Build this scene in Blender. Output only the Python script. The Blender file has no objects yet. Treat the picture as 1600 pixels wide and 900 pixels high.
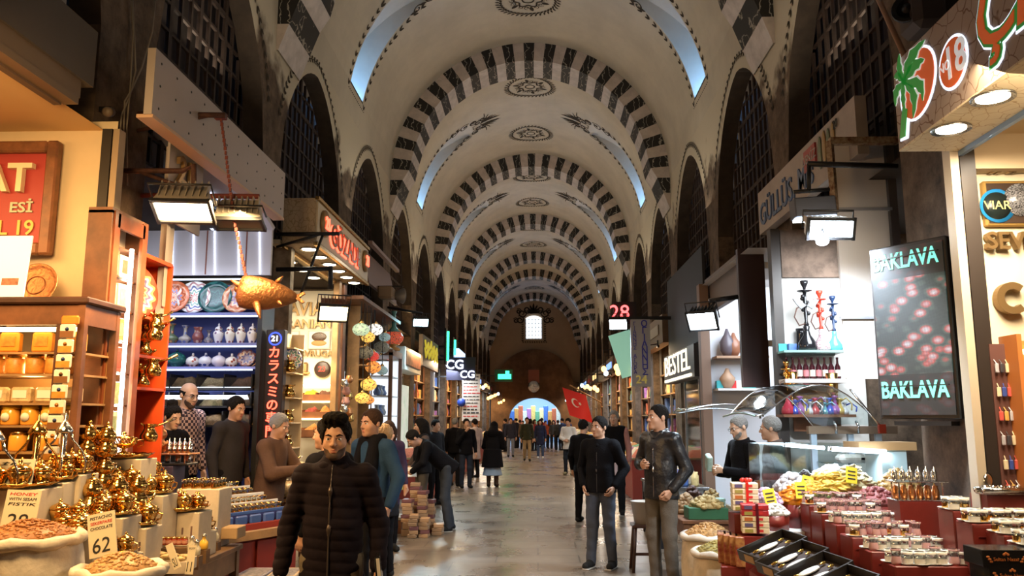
import bpy, math, random
import numpy as np
from mathutils import Vector, Matrix
random.seed(7)
SC = bpy.context.scene
COL = SC.collection
PI = math.pi
# ---------------------------------------------------------------- camera, world, lights, exposure
FPX, CAM_H = 1280.0, 1.7
TH, YAW = math.radians(9.1), math.radians(1.746)
cam_d = bpy.data.cameras.new('camera')
cam_d.sensor_width = 36.0
cam_d.lens = FPX / 1600 * 36.0
cam_d.clip_start, cam_d.clip_end = 0.05, 300
cam = bpy.data.objects.new('camera', cam_d)
cam.location = (0, 0, CAM_H)
cam.rotation_euler = (PI / 2 + TH, 0, YAW)
COL.objects.link(cam)
SC.camera = cam
SC.view_settings.view_transform = 'Standard'
SC.view_settings.look = 'None'
SC.view_settings.gamma = 1
SC.view_settings.use_curve_mapping = False
SC.view_settings.exposure = 0.0
world = bpy.data.worlds.new('world')
SC.world = world
world.use_nodes = True
bg = world.node_tree.nodes['Background']
bg.inputs[0].default_value = (1.0, 0.72, 0.5, 1)
bg.inputs[1].default_value = 0.05
cy = SC.cycles
cy.max_bounces = 6
cy.diffuse_bounces = 3
cy.glossy_bounces = 3
cy.transmission_bounces = 4
cy.transparent_max_bounces = 12
cy.caustics_reflective = False
cy.caustics_refractive = False
cy.sample_clamp_indirect = 3.0
cy.use_denoising = True
cy.use_light_tree = True

def lamp(name, kind, loc, energy, col=(1, .8, .6), size=.2, aim=None, size_y=None, spread=None, spot=None):
    d = bpy.data.lights.new(name, kind)
    d.energy, d.color = energy, col
    if kind == 'AREA':
        d.size = size
        if size_y:
            d.shape, d.size_y = 'RECTANGLE', size_y
        if spread:
            d.spread = spread
    elif kind == 'SPOT':
        d.spot_size, d.spot_blend, d.shadow_soft_size = spot or 2.2, .6, size
    else:
        d.shadow_soft_size = size
    o = bpy.data.objects.new(name, d)
    o.location = loc
    if aim is not None:
        o.rotation_euler = (Vector(aim) - Vector(loc)).to_track_quat('-Z', 'Y').to_euler()
    COL.objects.link(o)
    return o

WARM, COOL, TUNG = (1, .73, .42), (.72, .87, 1), (1, .58, .25)
# added vault fill: unseen warm area lights aimed up, standing in for bounced light
for i, y in enumerate((8.0, 14.0, 21.5, 29.4, 37.2, 45)):
    e = (20, 27, 36, 36, 30, 17)[i]
    for s in (-1, 1):
        lamp('vault_fill_light', 'AREA', (-.15 + s * 2.5, y, 4.9), e * 1.25, (1, .85, .64), 1.0, (-.15 - s * 1.0, y, 10), 2.5)
# added fill along the passage: area lights in mid-air, without fixtures
for y, e, c in ((11.5, 30, (1, .66, .36)), (19, 30, (.8, .88, 1)), (27, 45, (1, .7, .42)), (35, 35, (1, .6, .3)), (43, 45, (1, .58, .28))):
    lamp('passage_fill_light', 'AREA', (-.15, y, 5.4), e, c, 2.4, (-.15, y, 0), 1.0)
# floodlights
lamp('flood_light', 'SPOT', (-2.36, 5.42, 3.08), 230, (1, .64, .32), .12, (-3.0, 5.9, .6), spot=2.5)
lamp('flood_light', 'SPOT', (-2.42, 9.45, 2.82), 190, (1, .66, .34), .12, (-2.9, 9.4, .5), spot=2.5)
lamp('flood_light', 'SPOT', (2.2, 6.3, 3.12), 700, (.80, .90, 1), .12, (2.5, 7.2, .6), spot=2.5)
lamp('flood_light', 'SPOT', (2.0, 9.85, 2.8), 330, (.70, .86, 1), .12, (1.2, 10.4, 0), spot=2.4)
lamp('flood_light', 'SPOT', (-2.45, 17.6, 3.75), 650, (.55, .85, 1), .12, (-1.0, 17.0, 0), spot=2.4)
lamp('flood_light', 'SPOT', (1.75, 17.4, 3.7), 1000, (.62, .84, 1), .12, (.2, 15.4, 0), spot=2.4)
# shop interiors beside the camera, and fill for the gold stall
lamp('shop_and_fill_light', 'AREA', (-4.2, 4.2, 3.3), 55, (1, .55, .2), 1.2, (-3.6, 5.0, .5), 1.0)
lamp('shop_and_fill_light', 'AREA', (-2.5, 3.2, 3.2), 110, (1, .62, .26), .8, (-2.8, 5.4, .8), .8)  # added warm fill to brighten the gold tableware, no fixture there
lamp('shop_and_fill_light', 'AREA', (-2.3, 6.0, 3.3), 55, (1, .66, .30), .5, (-2.8, 6.3, .8), .5)  # second added fill above the gold stall
lamp('shop_and_fill_light', 'AREA', (2.75, 4.6, 3.3), 60, (1, .80, .55), .5, (2.9, 5.1, .7), .8)
lamp('shop_and_fill_light', 'AREA', (2.6, 4.0, 3.4), 45, (1, .74, .46), .8, (2.3, 5.8, .6), .8)
lamp('shop_and_fill_light', 'AREA', (-3.9, 7.4, 3.35), 32, (.80, .86, 1), 1.4, (-3.9, 8.6, .9), 1.2)
lamp('shop_and_fill_light', 'AREA', (-3.5, 11.2, 3.3), 95, (1, .78, .5), 1.5, (-3.5, 12.2, .5), 1.5)
lamp('shop_and_fill_light', 'AREA', (3.2, 8.2, 3.2), 60, (.85, .93, 1), .8, (3.0, 9.2, 1.6), .8)
lamp('shop_and_fill_light', 'AREA', (3.6, 11.6, 3.3), 80, (.8, .9, 1), 1.5, (3.6, 13.2, 1), 1.5)

# ---------------------------------------------------------------- pixel rays (only used to read positions in metres off the photograph)
_R = Vector((math.cos(YAW), math.sin(YAW), 0))
_F = Vector((-math.sin(YAW) * math.cos(TH), math.cos(YAW) * math.cos(TH), math.sin(TH)))
_U = _R.cross(_F)
_C = Vector((0, 0, CAM_H))
def ray(u, v): return _R * ((u - 800) / FPX) + _U * ((450 - v) / FPX) + _F
def PY(u, v, Y): r = ray(u, v); return _C + r * (Y / r.y)
def PX(u, v, X): r = ray(u, v); return _C + r * (X / r.x)
def PZ(u, v, Z): r = ray(u, v); return _C + r * ((Z - CAM_H) / r.z)

# ---------------------------------------------------------------- materials
_M = {}
def mat(name, col=(.8, .8, .8), rough=.6, metal=0., emit=0., ecol=None, noise=None, bump=None, col2=None, alpha=1., trans=0., spec=.5, coat=0.):
    if name in _M: return _M[name]
    m = bpy.data.materials.new(name); m.use_nodes = True
    nt = m.node_tree; b = nt.nodes['Principled BSDF']
    b.inputs['Base Color'].default_value = (*col, 1)
    b.inputs['Roughness'].default_value = rough
    b.inputs['Metallic'].default_value = metal
    b.inputs['Specular IOR Level'].default_value = spec
    if coat: b.inputs['Coat Weight'].default_value = coat
    if trans: b.inputs['Transmission Weight'].default_value = trans
    if alpha < 1: b.inputs['Alpha'].default_value = alpha
    if emit:
        b.inputs['Emission Color'].default_value = (*(ecol or col), 1)
        b.inputs['Emission Strength'].default_value = emit
    if noise or bump:
        tc = nt.nodes.new('ShaderNodeTexCoord')
    if noise:
        n = nt.nodes.new('ShaderNodeTexNoise'); n.inputs['Scale'].default_value = noise[0]
        n.inputs['Detail'].default_value = 5; n.inputs['Roughness'].default_value = .62
        r = nt.nodes.new('ShaderNodeValToRGB')
        c2 = col2 or tuple(c * (1 - noise[1]) for c in col)
        r.color_ramp.elements[0].color = (*c2, 1); r.color_ramp.elements[1].color = (*col, 1)
        r.color_ramp.elements[0].position, r.color_ramp.elements[1].position = .36, .62
        nt.links.new(tc.outputs['Object'], n.inputs['Vector']); nt.links.new(n.outputs['Fac'], r.inputs[0])
        nt.links.new(r.outputs[0], b.inputs['Base Color'])
    if bump:
        n2 = nt.nodes.new('ShaderNodeTexNoise'); n2.inputs['Scale'].default_value = bump[0]; n2.inputs['Detail'].default_value = 4
        bp = nt.nodes.new('ShaderNodeBump'); bp.inputs['Strength'].default_value = bump[1]; bp.inputs['Distance'].default_value = .02
        nt.links.new(tc.outputs['Object'], n2.inputs['Vector']); nt.links.new(n2.outputs['Fac'], bp.inputs['Height'])
        nt.links.new(bp.outputs[0], b.inputs['Normal'])
    _M[name] = m
    return m
def emis(name, col, s):
    return mat(name, (.02, .02, .02), .5, emit=s, ecol=col)
def hidden_mix(name, col, tint=.88, gl=.12):
    """thin glass: mostly lets light through, with a fresnel gloss"""
    if name in _M: return _M[name]
    m = bpy.data.materials.new(name); m.use_nodes = True; nt = m.node_tree; nt.nodes.clear()
    o = nt.nodes.new('ShaderNodeOutputMaterial'); t = nt.nodes.new('ShaderNodeBsdfTransparent'); g = nt.nodes.new('ShaderNodeBsdfGlossy')
    f = nt.nodes.new('ShaderNodeLayerWeight'); mx = nt.nodes.new('ShaderNodeMixShader'); mt = nt.nodes.new('ShaderNodeMath')
    f.inputs[0].default_value = .35; mt.operation = 'MULTIPLY_ADD'; mt.inputs[1].default_value = .75; mt.inputs[2].default_value = gl
    t.inputs[0].default_value = (*[c * tint for c in col], 1); g.inputs[0].default_value = (1, 1, 1, 1); g.inputs[1].default_value = .06
    nt.links.new(f.outputs['Fresnel'], mt.inputs[0]); nt.links.new(mt.outputs[0], mx.inputs[0])
    nt.links.new(t.outputs[0], mx.inputs[1]); nt.links.new(g.outputs[0], mx.inputs[2]); nt.links.new(mx.outputs[0], o.inputs[0])
    _M[name] = m
    return m

# ---------------------------------------------------------------- mesh building
class B:
    """collects shapes; build() links them as ONE mesh object"""
    def __init__(s): s.v = []; s.f = []; s.m = []; s.s = []; s.T = Matrix()
    def add(s, vs, fs, m=0, smooth=False):
        o = len(s.v); T = s.T
        s.v += [tuple(T @ Vector(p)) for p in vs]
        s.f += [tuple(i + o for i in f) for f in fs]
        s.m += [m] * len(fs) if isinstance(m, int) else list(m)
        s.s += [smooth] * len(fs)
        return s
    def box(s, c, d, m=0, rz=0, rx=0, ry=0, bev=0):
        x, y, z = [q / 2 for q in d]
        R = Matrix.Translation(c) @ Matrix.Rotation(rz, 4, 'Z') @ Matrix.Rotation(ry, 4, 'Y') @ Matrix.Rotation(rx, 4, 'X')
        if bev:
            bev = min(bev, x * .9, y * .9, z * .9)
            vs = []; idx = {}
            for sx in (-1, 1):
                for sy in (-1, 1):
                    for sz in (-1, 1):
                        for a in range(3):
                            idx[sx, sy, sz, a] = len(vs)
                            q = [sx * (x - bev), sy * (y - bev), sz * (z - bev)]; q[a] += (sx, sy, sz)[a] * bev
                            vs.append(R @ Vector(q))
            fs = []
            for a in range(3):
                b_, c_ = (a + 1) % 3, (a + 2) % 3
                for sg in (-1, 1):
                    q = []
                    for (p, r) in ((-1, -1), (1, -1), (1, 1), (-1, 1)):
                        k = [0, 0, 0]; k[a] = sg; k[b_] = p; k[c_] = r; q.append(idx[(*k, a)])
                    fs.append(q if sg > 0 else q[::-1])
                    for r in (-1, 1):   # edges running along a, between faces b_ and c_
                        k0 = [0, 0, 0]; k0[a] = -1; k0[b_] = sg; k0[c_] = r; k1 = list(k0); k1[a] = 1
                        q = [idx[(*k0, b_)], idx[(*k1, b_)], idx[(*k1, c_)], idx[(*k0, c_)]]
                        fs.append(q if sg * r > 0 else q[::-1])
            for sx in (-1, 1):
                for sy in (-1, 1):
                    for sz in (-1, 1):
                        q = [idx[sx, sy, sz, a] for a in range(3)]
                        fs.append(q if sx * sy * sz > 0 else q[::-1])
            return s.add(vs, fs, m)
        vs = [R @ Vector((a * x, b * y, c_ * z)) for a in (-1, 1) for b in (-1, 1) for c_ in (-1, 1)]
        return s.add(vs, [(0, 1, 3, 2), (4, 6, 7, 5), (0, 4, 5, 1), (2, 3, 7, 6), (0, 2, 6, 4), (1, 5, 7, 3)], m)
    def hexa(s, p, m=0):
        """8 corners: bottom ring 0-3, top ring 4-7"""
        return s.add(p, [(3, 2, 1, 0), (4, 5, 6, 7), (0, 1, 5, 4), (1, 2, 6, 5), (2, 3, 7, 6), (3, 0, 4, 7)], m)
    def lathe(s, prof, c=(0, 0, 0), seg=20, m=0, axis=None, caps=True, scale=(1, 1)):
        R = Matrix.Translation(c)
        if axis is not None: R = R @ Vector((0, 0, 1)).rotation_difference(Vector(axis)).to_matrix().to_4x4()
        n = len(prof); vs = []; fs = []; ms = []
        for r, z in prof:
            for k in range(seg):
                a = 2 * PI * k / seg
                vs.append(R @ Vector((r * math.cos(a) * scale[0], r * math.sin(a) * scale[1], z)))
        for i in range(n - 1):
            for k in range(seg):
                k2 = (k + 1) % seg
                fs.append((i * seg + k, i * seg + k2, (i + 1) * seg + k2, (i + 1) * seg + k))
                ms.append(m if isinstance(m, int) else m[i])
        if caps:
            if prof[0][0] > 1e-5: fs.append(tuple(range(seg))[::-1]); ms.append(m if isinstance(m, int) else m[0])
            if prof[-1][0] > 1e-5: fs.append(tuple((n - 1) * seg + k for k in range(seg))); ms.append(m if isinstance(m, int) else m[-1])
        return s.add(vs, fs, ms, True)
    def tube(s, pts, r=.01, seg=8, m=0, closed=False):
        pts = [Vector(p) for p in pts]; n = len(pts)
        rs = r if isinstance(r, (list, tuple)) else [r] * n
        vs = []; fs = []; up = None
        for i, p in enumerate(pts):
            t = (pts[min(i + 1, n - 1)] - pts[max(i - 1, 0)])
            if t.length < 1e-9: t = Vector((0, 0, 1))
            t.normalize()
            if up is None:
                up = Vector((0, 0, 1)) if abs(t.z) < .9 else Vector((1, 0, 0))
            a = up - t * up.dot(t)
            if a.length < 1e-6: a = Vector((1, 0, 0)) - t * t.x
            a.normalize(); b = t.cross(a); up = a
            for k in range(seg):
                an = 2 * PI * k / seg
                vs.append(p + (a * math.cos(an) + b * math.sin(an)) * rs[i])
        for i in range(n - 1):
            for k in range(seg):
                k2 = (k + 1) % seg
                fs.append((i * seg + k, i * seg + k2, (i + 1) * seg + k2, (i + 1) * seg + k))
        fs.append(tuple(range(seg))[::-1]); fs.append(tuple((n - 1) * seg + k for k in range(seg)))
        return s.add(vs, fs, m, seg > 5)
    def prism(s, poly, o, ux, uy, d, m=0, ms=None):
        """2-D outline in the plane (o, ux, uy), thickened by d along the plane's normal"""
        o, ux, uy = Vector(o), Vector(ux), Vector(uy); nz = ux.cross(uy).normalized() * d
        n = len(poly); a = [o + ux * x + uy * y for x, y in poly]
        fs = [tuple(range(n))[::-1], tuple(range(n, 2 * n))] + [(i, (i + 1) % n, (i + 1) % n + n, i + n) for i in range(n)]
        return s.add(a + [p + nz for p in a], fs, m if ms is None else [m, m] + [ms] * n)
    def quad(s, pts, m=0): return s.add(pts, [tuple(range(len(pts)))], m)
    def grid(s, fn, nu, nv, m=0, smooth=True, cu=False, mf=None):
        vs = [fn(i / nu, j / nv) for i in range(nu + 1) for j in range(nv + 1)]
        fs = []; ms = []
        for i in range(nu):
            for j in range(nv):
                a = i * (nv + 1) + j
                fs.append((a, a + nv + 1, a + nv + 2, a + 1)); ms.append(mf(i, j) if mf else m)
        return s.add(vs, fs, ms, smooth)
    def ball(s, c, r, m=0, seg=14, ring=8):
        if not isinstance(r, (tuple, list)): r = (r, r, r)
        vs = []; fs = []
        for i in range(ring + 1):
            a = PI * i / ring
            for k in range(seg):
                b = 2 * PI * k / seg
                vs.append((c[0] + r[0] * math.sin(a) * math.cos(b), c[1] + r[1] * math.sin(a) * math.sin(b), c[2] - r[2] * math.cos(a)))
        for i in range(ring):
            for k in range(seg):
                k2 = (k + 1) % seg
                fs.append((i * seg + k, i * seg + k2, (i + 1) * seg + k2, (i + 1) * seg + k))
        return s.add(vs, fs, m, True)
    def text(s, txt, o, ux, uy, size=.1, d=.01, m=0, ms=None, align='CENTER', sx=1., shear=0., bold=0.):
        vs, fs, sd = text_mesh(txt, align, shear, bold)
        o, ux, uy = Vector(o), Vector(ux).normalized(), Vector(uy).normalized(); nz = ux.cross(uy)
        P = [o + ux * x * size * sx + uy * y * size + nz * (d if z > 0 else 0) for x, y, z in vs]
        return s.add(P, fs, [(ms if (ms is not None and q) else m) for q in sd])
    def fit(s, txt, o, ux, uy, W, H, d=.01, m=0, shear=0., bold=.012):
        vs, fs, sd = text_mesh(txt, 'CENTER', shear, bold)
        xs = [p[0] for p in vs]; ys = [p[1] for p in vs]; x0, x1, y0, y1 = min(xs), max(xs), min(ys), max(ys)
        o, ux, uy = Vector(o), Vector(ux).normalized(), Vector(uy).normalized(); nz = ux.cross(uy)
        P = [o + ux * (((x - x0) / (x1 - x0) - .5) * W) + uy * (((y - y0) / (y1 - y0) - .5) * H) + nz * (d if z > 0 else 0) for x, y, z in vs]
        return s.add(P, fs, m)
    def build(s, name, mats, parent=None, loc=None, rz=0):
        me = bpy.data.meshes.new(name)
        me.from_pydata(s.v, [], s.f)
        for q in (mats if isinstance(mats, (list, tuple)) else [mats]): me.materials.append(q)
        me.polygons.foreach_set('material_index', s.m)
        me.polygons.foreach_set('use_smooth', s.s)
        me.update()
        o = bpy.data.objects.new(name, me); COL.objects.link(o)
        if parent is not None: o.parent = parent
        if loc is not None: o.location = loc
        if rz: o.rotation_euler = (0, 0, rz)
        return o

_TX = {}
def text_mesh(txt, align='CENTER', shear=0., bold=0.):
    k = (txt, align, shear, bold)
    if k not in _TX:
        c = bpy.data.curves.new('lettering', 'FONT'); c.body = txt; c.align_x = align; c.align_y = 'CENTER'
        c.size = 1; c.extrude = .5; c.resolution_u = 3; c.shear = shear; c.offset = bold
        o = bpy.data.objects.new('lettering', c)
        me = bpy.data.meshes.new_from_object(o)
        vs = [tuple(v.co) for v in me.vertices]
        fs = [tuple(p.vertices) for p in me.polygons]; sd = [abs(p.normal.z) < .5 for p in me.polygons]
        _TX[k] = (vs, fs, sd)
        bpy.data.objects.remove(o); bpy.data.curves.remove(c); bpy.data.meshes.remove(me)
    return _TX[k]

def tag(o, label=None, cat=None, group=None, kind=None):
    if label: o['label'] = label
    if cat: o['category'] = cat
    if group: o['group'] = group
    if kind: o['kind'] = kind
    return o
def thing(name, label, cat, loc=(0, 0, 0), rz=0, group=None):
    o = bpy.data.objects.new(name, None); COL.objects.link(o)
    o.location = loc; o.rotation_euler = (0, 0, rz); o.empty_display_size = .05
    return tag(o, label, cat, group)
def struct(name, b, mats):
    return tag(b.build(name, mats), kind='structure')
def dup(root, loc, rz=None, label=None, group=None, sc=None):
    r = root.copy(); COL.objects.link(r); r.location = loc
    if rz is not None: r.rotation_euler = (r.rotation_euler.x, r.rotation_euler.y, rz)
    if sc is not None: r.scale = (sc, sc, sc) if isinstance(sc, (int, float)) else sc
    if label: r['label'] = label
    if group: r['group'] = group
    for ch in list(root.children):
        c = ch.copy(); COL.objects.link(c); c.parent = r
        for g in list(ch.children):
            e = g.copy(); COL.objects.link(e); e.parent = c
    return r
def lerp(a, b, t): return a + (b - a) * t
# ================================================================ the hall: vault, ribs, walls, floor
XC, RX, ZS, RZ = -.15, 3.1, 6.95, 3.22
XL, XR = XC - RX, XC + RX
RIBS = [9.57, 17.55, 25.44, 33.3, 41.1, 46.0, 54.9]
MOD = 3.94
def vault(t, y, off=0.):
    return Vector((XC + (RX - off) * math.cos(t), y, ZS + (RZ - off) * math.sin(t)))
plaster = mat('painted_plaster', (.58, .52, .41), .85, noise=(1.2, .14), bump=(6, .05))
blackm = mat('black_marble', (.022, .020, .018), .5, spec=.3)
nt = blackm.node_tree
_t = nt.nodes.new('ShaderNodeTexCoord'); _w = nt.nodes.new('ShaderNodeTexWave'); _w.inputs['Scale'].default_value = 2.2
_w.inputs['Distortion'].default_value = 9; _w.inputs['Detail'].default_value = 3; _w.inputs['Detail Scale'].default_value = 2
_r = nt.nodes.new('ShaderNodeValToRGB'); _r.color_ramp.elements[0].position = .955; _r.color_ramp.elements[0].color = (.022, .02, .018, 1)
_r.color_ramp.elements[1].position = 1; _r.color_ramp.elements[1].color = (.34, .31, .26, 1)
nt.links.new(_t.outputs['Object'], _w.inputs['Vector']); nt.links.new(_w.outputs['Fac'], _r.inputs[0]); nt.links.new(_r.outputs[0], nt.nodes['Principled BSDF'].inputs['Base Color'])
whitem = mat('white_marble_cool_light', (.62, .57, .55), .55, noise=(5, .25))  # white marble of the soffits, the greyer light on them put into the colour
whitef = mat('white_marble_warm_light', (.56, .47, .40), .6, noise=(5, .22))  # same white marble on the front faces, tanned by the light painted in
paint = mat('black_paint', (.045, .035, .025), .8, spec=.2)

# slots (light shafts) sit in the middle of every bay, between t = 10 and 58 degrees
bays = [(1.6, RIBS[0])] + [(RIBS[i] + .95, RIBS[i + 1]) for i in range(4)] + [(RIBS[5] + .95, RIBS[6])]
SLOT = 0.49
T0, T1 = math.radians(9.5), math.radians(58)
slots = []
ceil_b = B()
def slot_off(t):      # how far the shaft's back lies beyond the vault surface
    k = (t - T0) / (T1 - T0)
    return -.62 * (1 - k) ** .8
for i, (y0, y1) in enumerate(bays):
    yc = (RIBS[0] - 3.65) if i == 0 else (y0 - .95 + y1) / 2 + .3
    if i == 5: yc = (y0 + y1) / 2
    slots.append(yc)
    ya, yb = yc - SLOT, yc + SLOT
    ys = sorted(set([y0, y1, ya, yb] + [lerp(y0, y1, k / 6) for k in range(7)]))
    ts = sorted(set([0, T0, T1, PI - T0, PI - T1, PI] + [math.radians(a) for a in range(14, 170, 4)] ))
    for a in range(len(ts) - 1):
        tm = (ts[a] + ts[a + 1]) / 2
        for b in range(len(ys) - 1):
            ym = (ys[b] + ys[b + 1]) / 2
            if ya < ym < yb and (T0 < tm < T1 or T0 < PI - tm < T1): continue
            ceil_b.add([vault(ts[a], ys[b]), vault(ts[a], ys[b + 1]), vault(ts[a + 1], ys[b + 1]), vault(ts[a + 1], ys[b])], [(0, 1, 2, 3)], 0, True)
    for sd in (0, 1):
        fl = (lambda t: PI - t) if sd else (lambda t: t)
        N = 12
        for k in range(N):
            ta, tb = lerp(T0, T1, k / N), lerp(T0, T1, (k + 1) / N)
            A, A2, Bq, B2 = vault(fl(ta), ya, slot_off(ta)), vault(fl(ta), yb, slot_off(ta)), vault(fl(tb), ya, slot_off(tb)), vault(fl(tb), yb, slot_off(tb))
            ceil_b.add([A, A2, B2, Bq], [(0, 1, 2, 3)], 0, True)
            ceil_b.quad([vault(fl(ta), ya), A, Bq, vault(fl(tb), ya)]); ceil_b.quad([vault(fl(ta), yb), A2, B2, vault(fl(tb), yb)])
# the vault above the ribs
for i, y in enumerate(RIBS):
    for k in range(30):
        ta, tb = PI * k / 30, PI * (k + 1) / 30
        ceil_b.add([vault(ta, y), vault(ta, y + .96), vault(tb, y + .96), vault(tb, y)], [(0, 1, 2, 3)], 0, True)
for k in range(30):     # bay between the two close ribs and behind the last one
    ta, tb = PI * k / 30, PI * (k + 1) / 30
    for (p, q) in ((RIBS[4] + .95, RIBS[5]), (RIBS[6] + .9, 57.0)):
        ceil_b.add([vault(ta, p), vault(ta, q), vault(tb, q), vault(tb, p)], [(0, 1, 2, 3)], 0, True)
struct('ceiling', ceil_b, [plaster])
# daylight window at the foot of every shaft
day = emis('blue_daylight', (.22, .48, 1), 13.0)
n = 0
for i, yc in enumerate(slots):
    for sd in (0, 1):
        n += 1
        t = PI - T0 if sd else T0
        b = B(); p, q = vault(t, yc - SLOT, -.02), vault(t, yc + SLOT, -.02); r_, s_ = vault(t, yc + SLOT, -.62), vault(t, yc - SLOT, -.62)
        up = Vector((0, 0, .03))
        b.quad([p + up, q + up, r_ + up, s_ + up] if sd else [s_ + up, r_ + up, q + up, p + up], 0)
        b.box((p + q) / 2 + Vector((0, 0, -.005)), (.05, 2 * SLOT, .03), 1)
        struct('window_%d' % n, b, [day, mat('dark_iron', (.03, .025, .02), .6, .3)])

# striped ribs
for i, y in enumerate(RIBS):
    b = B(); NV = 43; tmin, tmax = math.radians(-9), math.radians(189)
    for k in range(NV):
        ta, tb = lerp(tmin, tmax, k / NV), lerp(tmin, tmax, (k + 1) / NV)
        blk = (k - NV // 2) % 2 == 0
        def pt(t, yy, w):
            e = math.sin(t)
            kk = 1.0 if e > .1 else max(0.06, 1 + (e - .1) * 3.7)
            if t < 0 or t > PI:    # straight down below the spring
                return Vector((XC + (RX - w * kk) * (1 if t < PI / 2 else -1), yy, ZS + 1.35 * RZ * e))
            return vault(t, yy, w * kk)
        w = .43
        vs = [pt(ta, y, -.02), pt(ta, y, w), pt(tb, y, w), pt(tb, y, -.02), pt(ta, y + .95, -.02), pt(ta, y + .95, w), pt(tb, y + .95, w), pt(tb, y + .95, -.02)]
        b.add(vs, [(0, 1, 2, 3)], 0 if blk else 2); b.add(vs, [(1, 5, 6, 2)], 0 if blk else 1); b.add(vs, [(5, 4, 7, 6)], 0 if blk else 2)
    struct('trim_%d' % (i + 1), b, [blackm, whitem, whitef])

# walls with pointed lunettes; piers run down to the floor
wallm = mat('old_wall', (.56, .50, .38), .9, bump=(7, .25))
nt = wallm.node_tree; bs = nt.nodes['Principled BSDF']
g = nt.nodes.new('ShaderNodeNewGeometry'); sx = nt.nodes.new('ShaderNodeSeparateXYZ'); no = nt.nodes.new('ShaderNodeTexNoise'); no.inputs['Scale'].default_value = 1.6; no.inputs['Detail'].default_value = 6
ad = nt.nodes.new('ShaderNodeMath'); ad.operation = 'MULTIPLY_ADD'; ad.inputs[1].default_value = 2.2
rm = nt.nodes.new('ShaderNodeValToRGB'); rm.color_ramp.elements[0].position = .54; rm.color_ramp.elements[1].position = .56
dv = nt.nodes.new('ShaderNodeMath'); dv.operation = 'MULTIPLY'; dv.inputs[1].default_value = .078
st = nt.nodes.new('ShaderNodeValToRGB'); st.color_ramp.elements[0].color = (.035, .022, .014, 1); st.color_ramp.elements[1].color = (.19, .13, .085, 1)
st.color_ramp.elements[0].position, st.color_ramp.elements[1].position = .3, .72
n3 = nt.nodes.new('ShaderNodeTexNoise'); n3.inputs['Scale'].default_value = 5; n3.inputs['Detail'].default_value = 8; n3.inputs['Roughness'].default_value = .7
mx = nt.nodes.new('ShaderNodeMix'); mx.data_type = 'RGBA'; mx.inputs[7].default_value = (.58, .52, .40, 1)
L = nt.links.new
L(g.outputs['Position'], sx.inputs[0]); L(g.outputs['Position'], no.inputs['Vector']); L(g.outputs['Position'], n3.inputs['Vector'])
L(no.outputs['Fac'], ad.inputs[0]); L(sx.outputs['Z'], ad.inputs[2]); L(ad.outputs[0], dv.inputs[0]); L(dv.outputs[0], rm.inputs[0])
L(n3.outputs['Fac'], st.inputs[0]); L(rm.outputs[0], mx.inputs[0]); L(st.outputs[0], mx.inputs[6]); L(mx.outputs[2], bs.inputs['Base Color'])
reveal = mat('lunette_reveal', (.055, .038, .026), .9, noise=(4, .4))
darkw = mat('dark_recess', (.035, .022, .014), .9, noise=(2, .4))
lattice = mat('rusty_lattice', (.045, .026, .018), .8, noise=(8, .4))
LUN = [(3.95, 1.7), (7.9, 1.42)] + [(7.55 + MOD * k, 1.62) for k in range(1, 13)]
def arch_h(y, yc, hw=1.62, zs=4.6, ap=6.74):
    d = abs(y - yc)
    if d >= hw: return None
    k = d / hw
    return zs + (ap - zs) * math.sqrt(max(0, 1 - k ** 1.9)) * (1 - .06 * k)
for X, s, nm in ((XL, 1, 'wall_left'), (XR, -1, 'wall_right')):
    b = B()
    ys = sorted(set([1.6, 57.0] + [yc + w * q / 9 for yc, w in LUN for q in range(-9, 10)]))
    ys = [y for y in ys if 1.6 <= y <= 57]
    def low(y, eps):
        for yc, w in LUN:
            hgt = arch_h(y + eps, yc, w)
            if hgt: return hgt
        return 0.
    for a in range(len(ys) - 1):
        y0, y1 = ys[a], ys[a + 1]; z0, z1 = low(y0, 1e-4), low(y1, -1e-4)
        b.quad([(X, y0, z0), (X, y1, z1), (X, y1, ZS), (X, y0, ZS)], 0)
        D = .24 * -s
        if z0 > 0 and z1 > 0:
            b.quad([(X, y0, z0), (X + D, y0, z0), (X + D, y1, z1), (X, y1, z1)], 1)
    for yc, w in LUN:      # pier sides running back into the shops
        for e in (-1, 1):
            y = yc + w * e
            if 1.6 < y < 57: b.quad([(X, y, 0), (X - s * 1.9, y, 0), (X - s * 1.9, y, 4.7), (X, y, 4.7)], 0)
    struct(nm, b, [wallm, reveal])
n = 20
for X, s in ((XL, 1), (XR, -1)):
    for yc, w in LUN[1:]:
        n += 1; b = B(); xb = X - s * .25
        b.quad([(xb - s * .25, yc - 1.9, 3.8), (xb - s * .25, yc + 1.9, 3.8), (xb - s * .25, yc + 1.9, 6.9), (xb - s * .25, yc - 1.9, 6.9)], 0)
        for k in range(-7, 8):
            hgt = arch_h(yc + k * .22, yc, w)
            if hgt: b.box((xb, yc + k * .22, (3.8 + hgt) / 2), (.035, .035 if k % 3 else .07, hgt - 3.8), 1)
        for k in range(11):
            z = 3.95 + k * .28; hw = w
            while hw > 0 and (arch_h(yc + hw - .01, yc, w) or 0) < z: hw -= .03
            if hw > .1: b.box((xb, yc, z), (.03, 2 * hw, .03 if k % 4 else .06), 1)
        b.quad([(X, yc - w, 3.8), (X - s * 2.0, yc - w, 3.8), (X - s * 2.0, yc + w, 3.8), (X, yc + w, 3.8)], 0)
        struct('window_%d' % n, b, [darkw, lattice])

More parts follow.
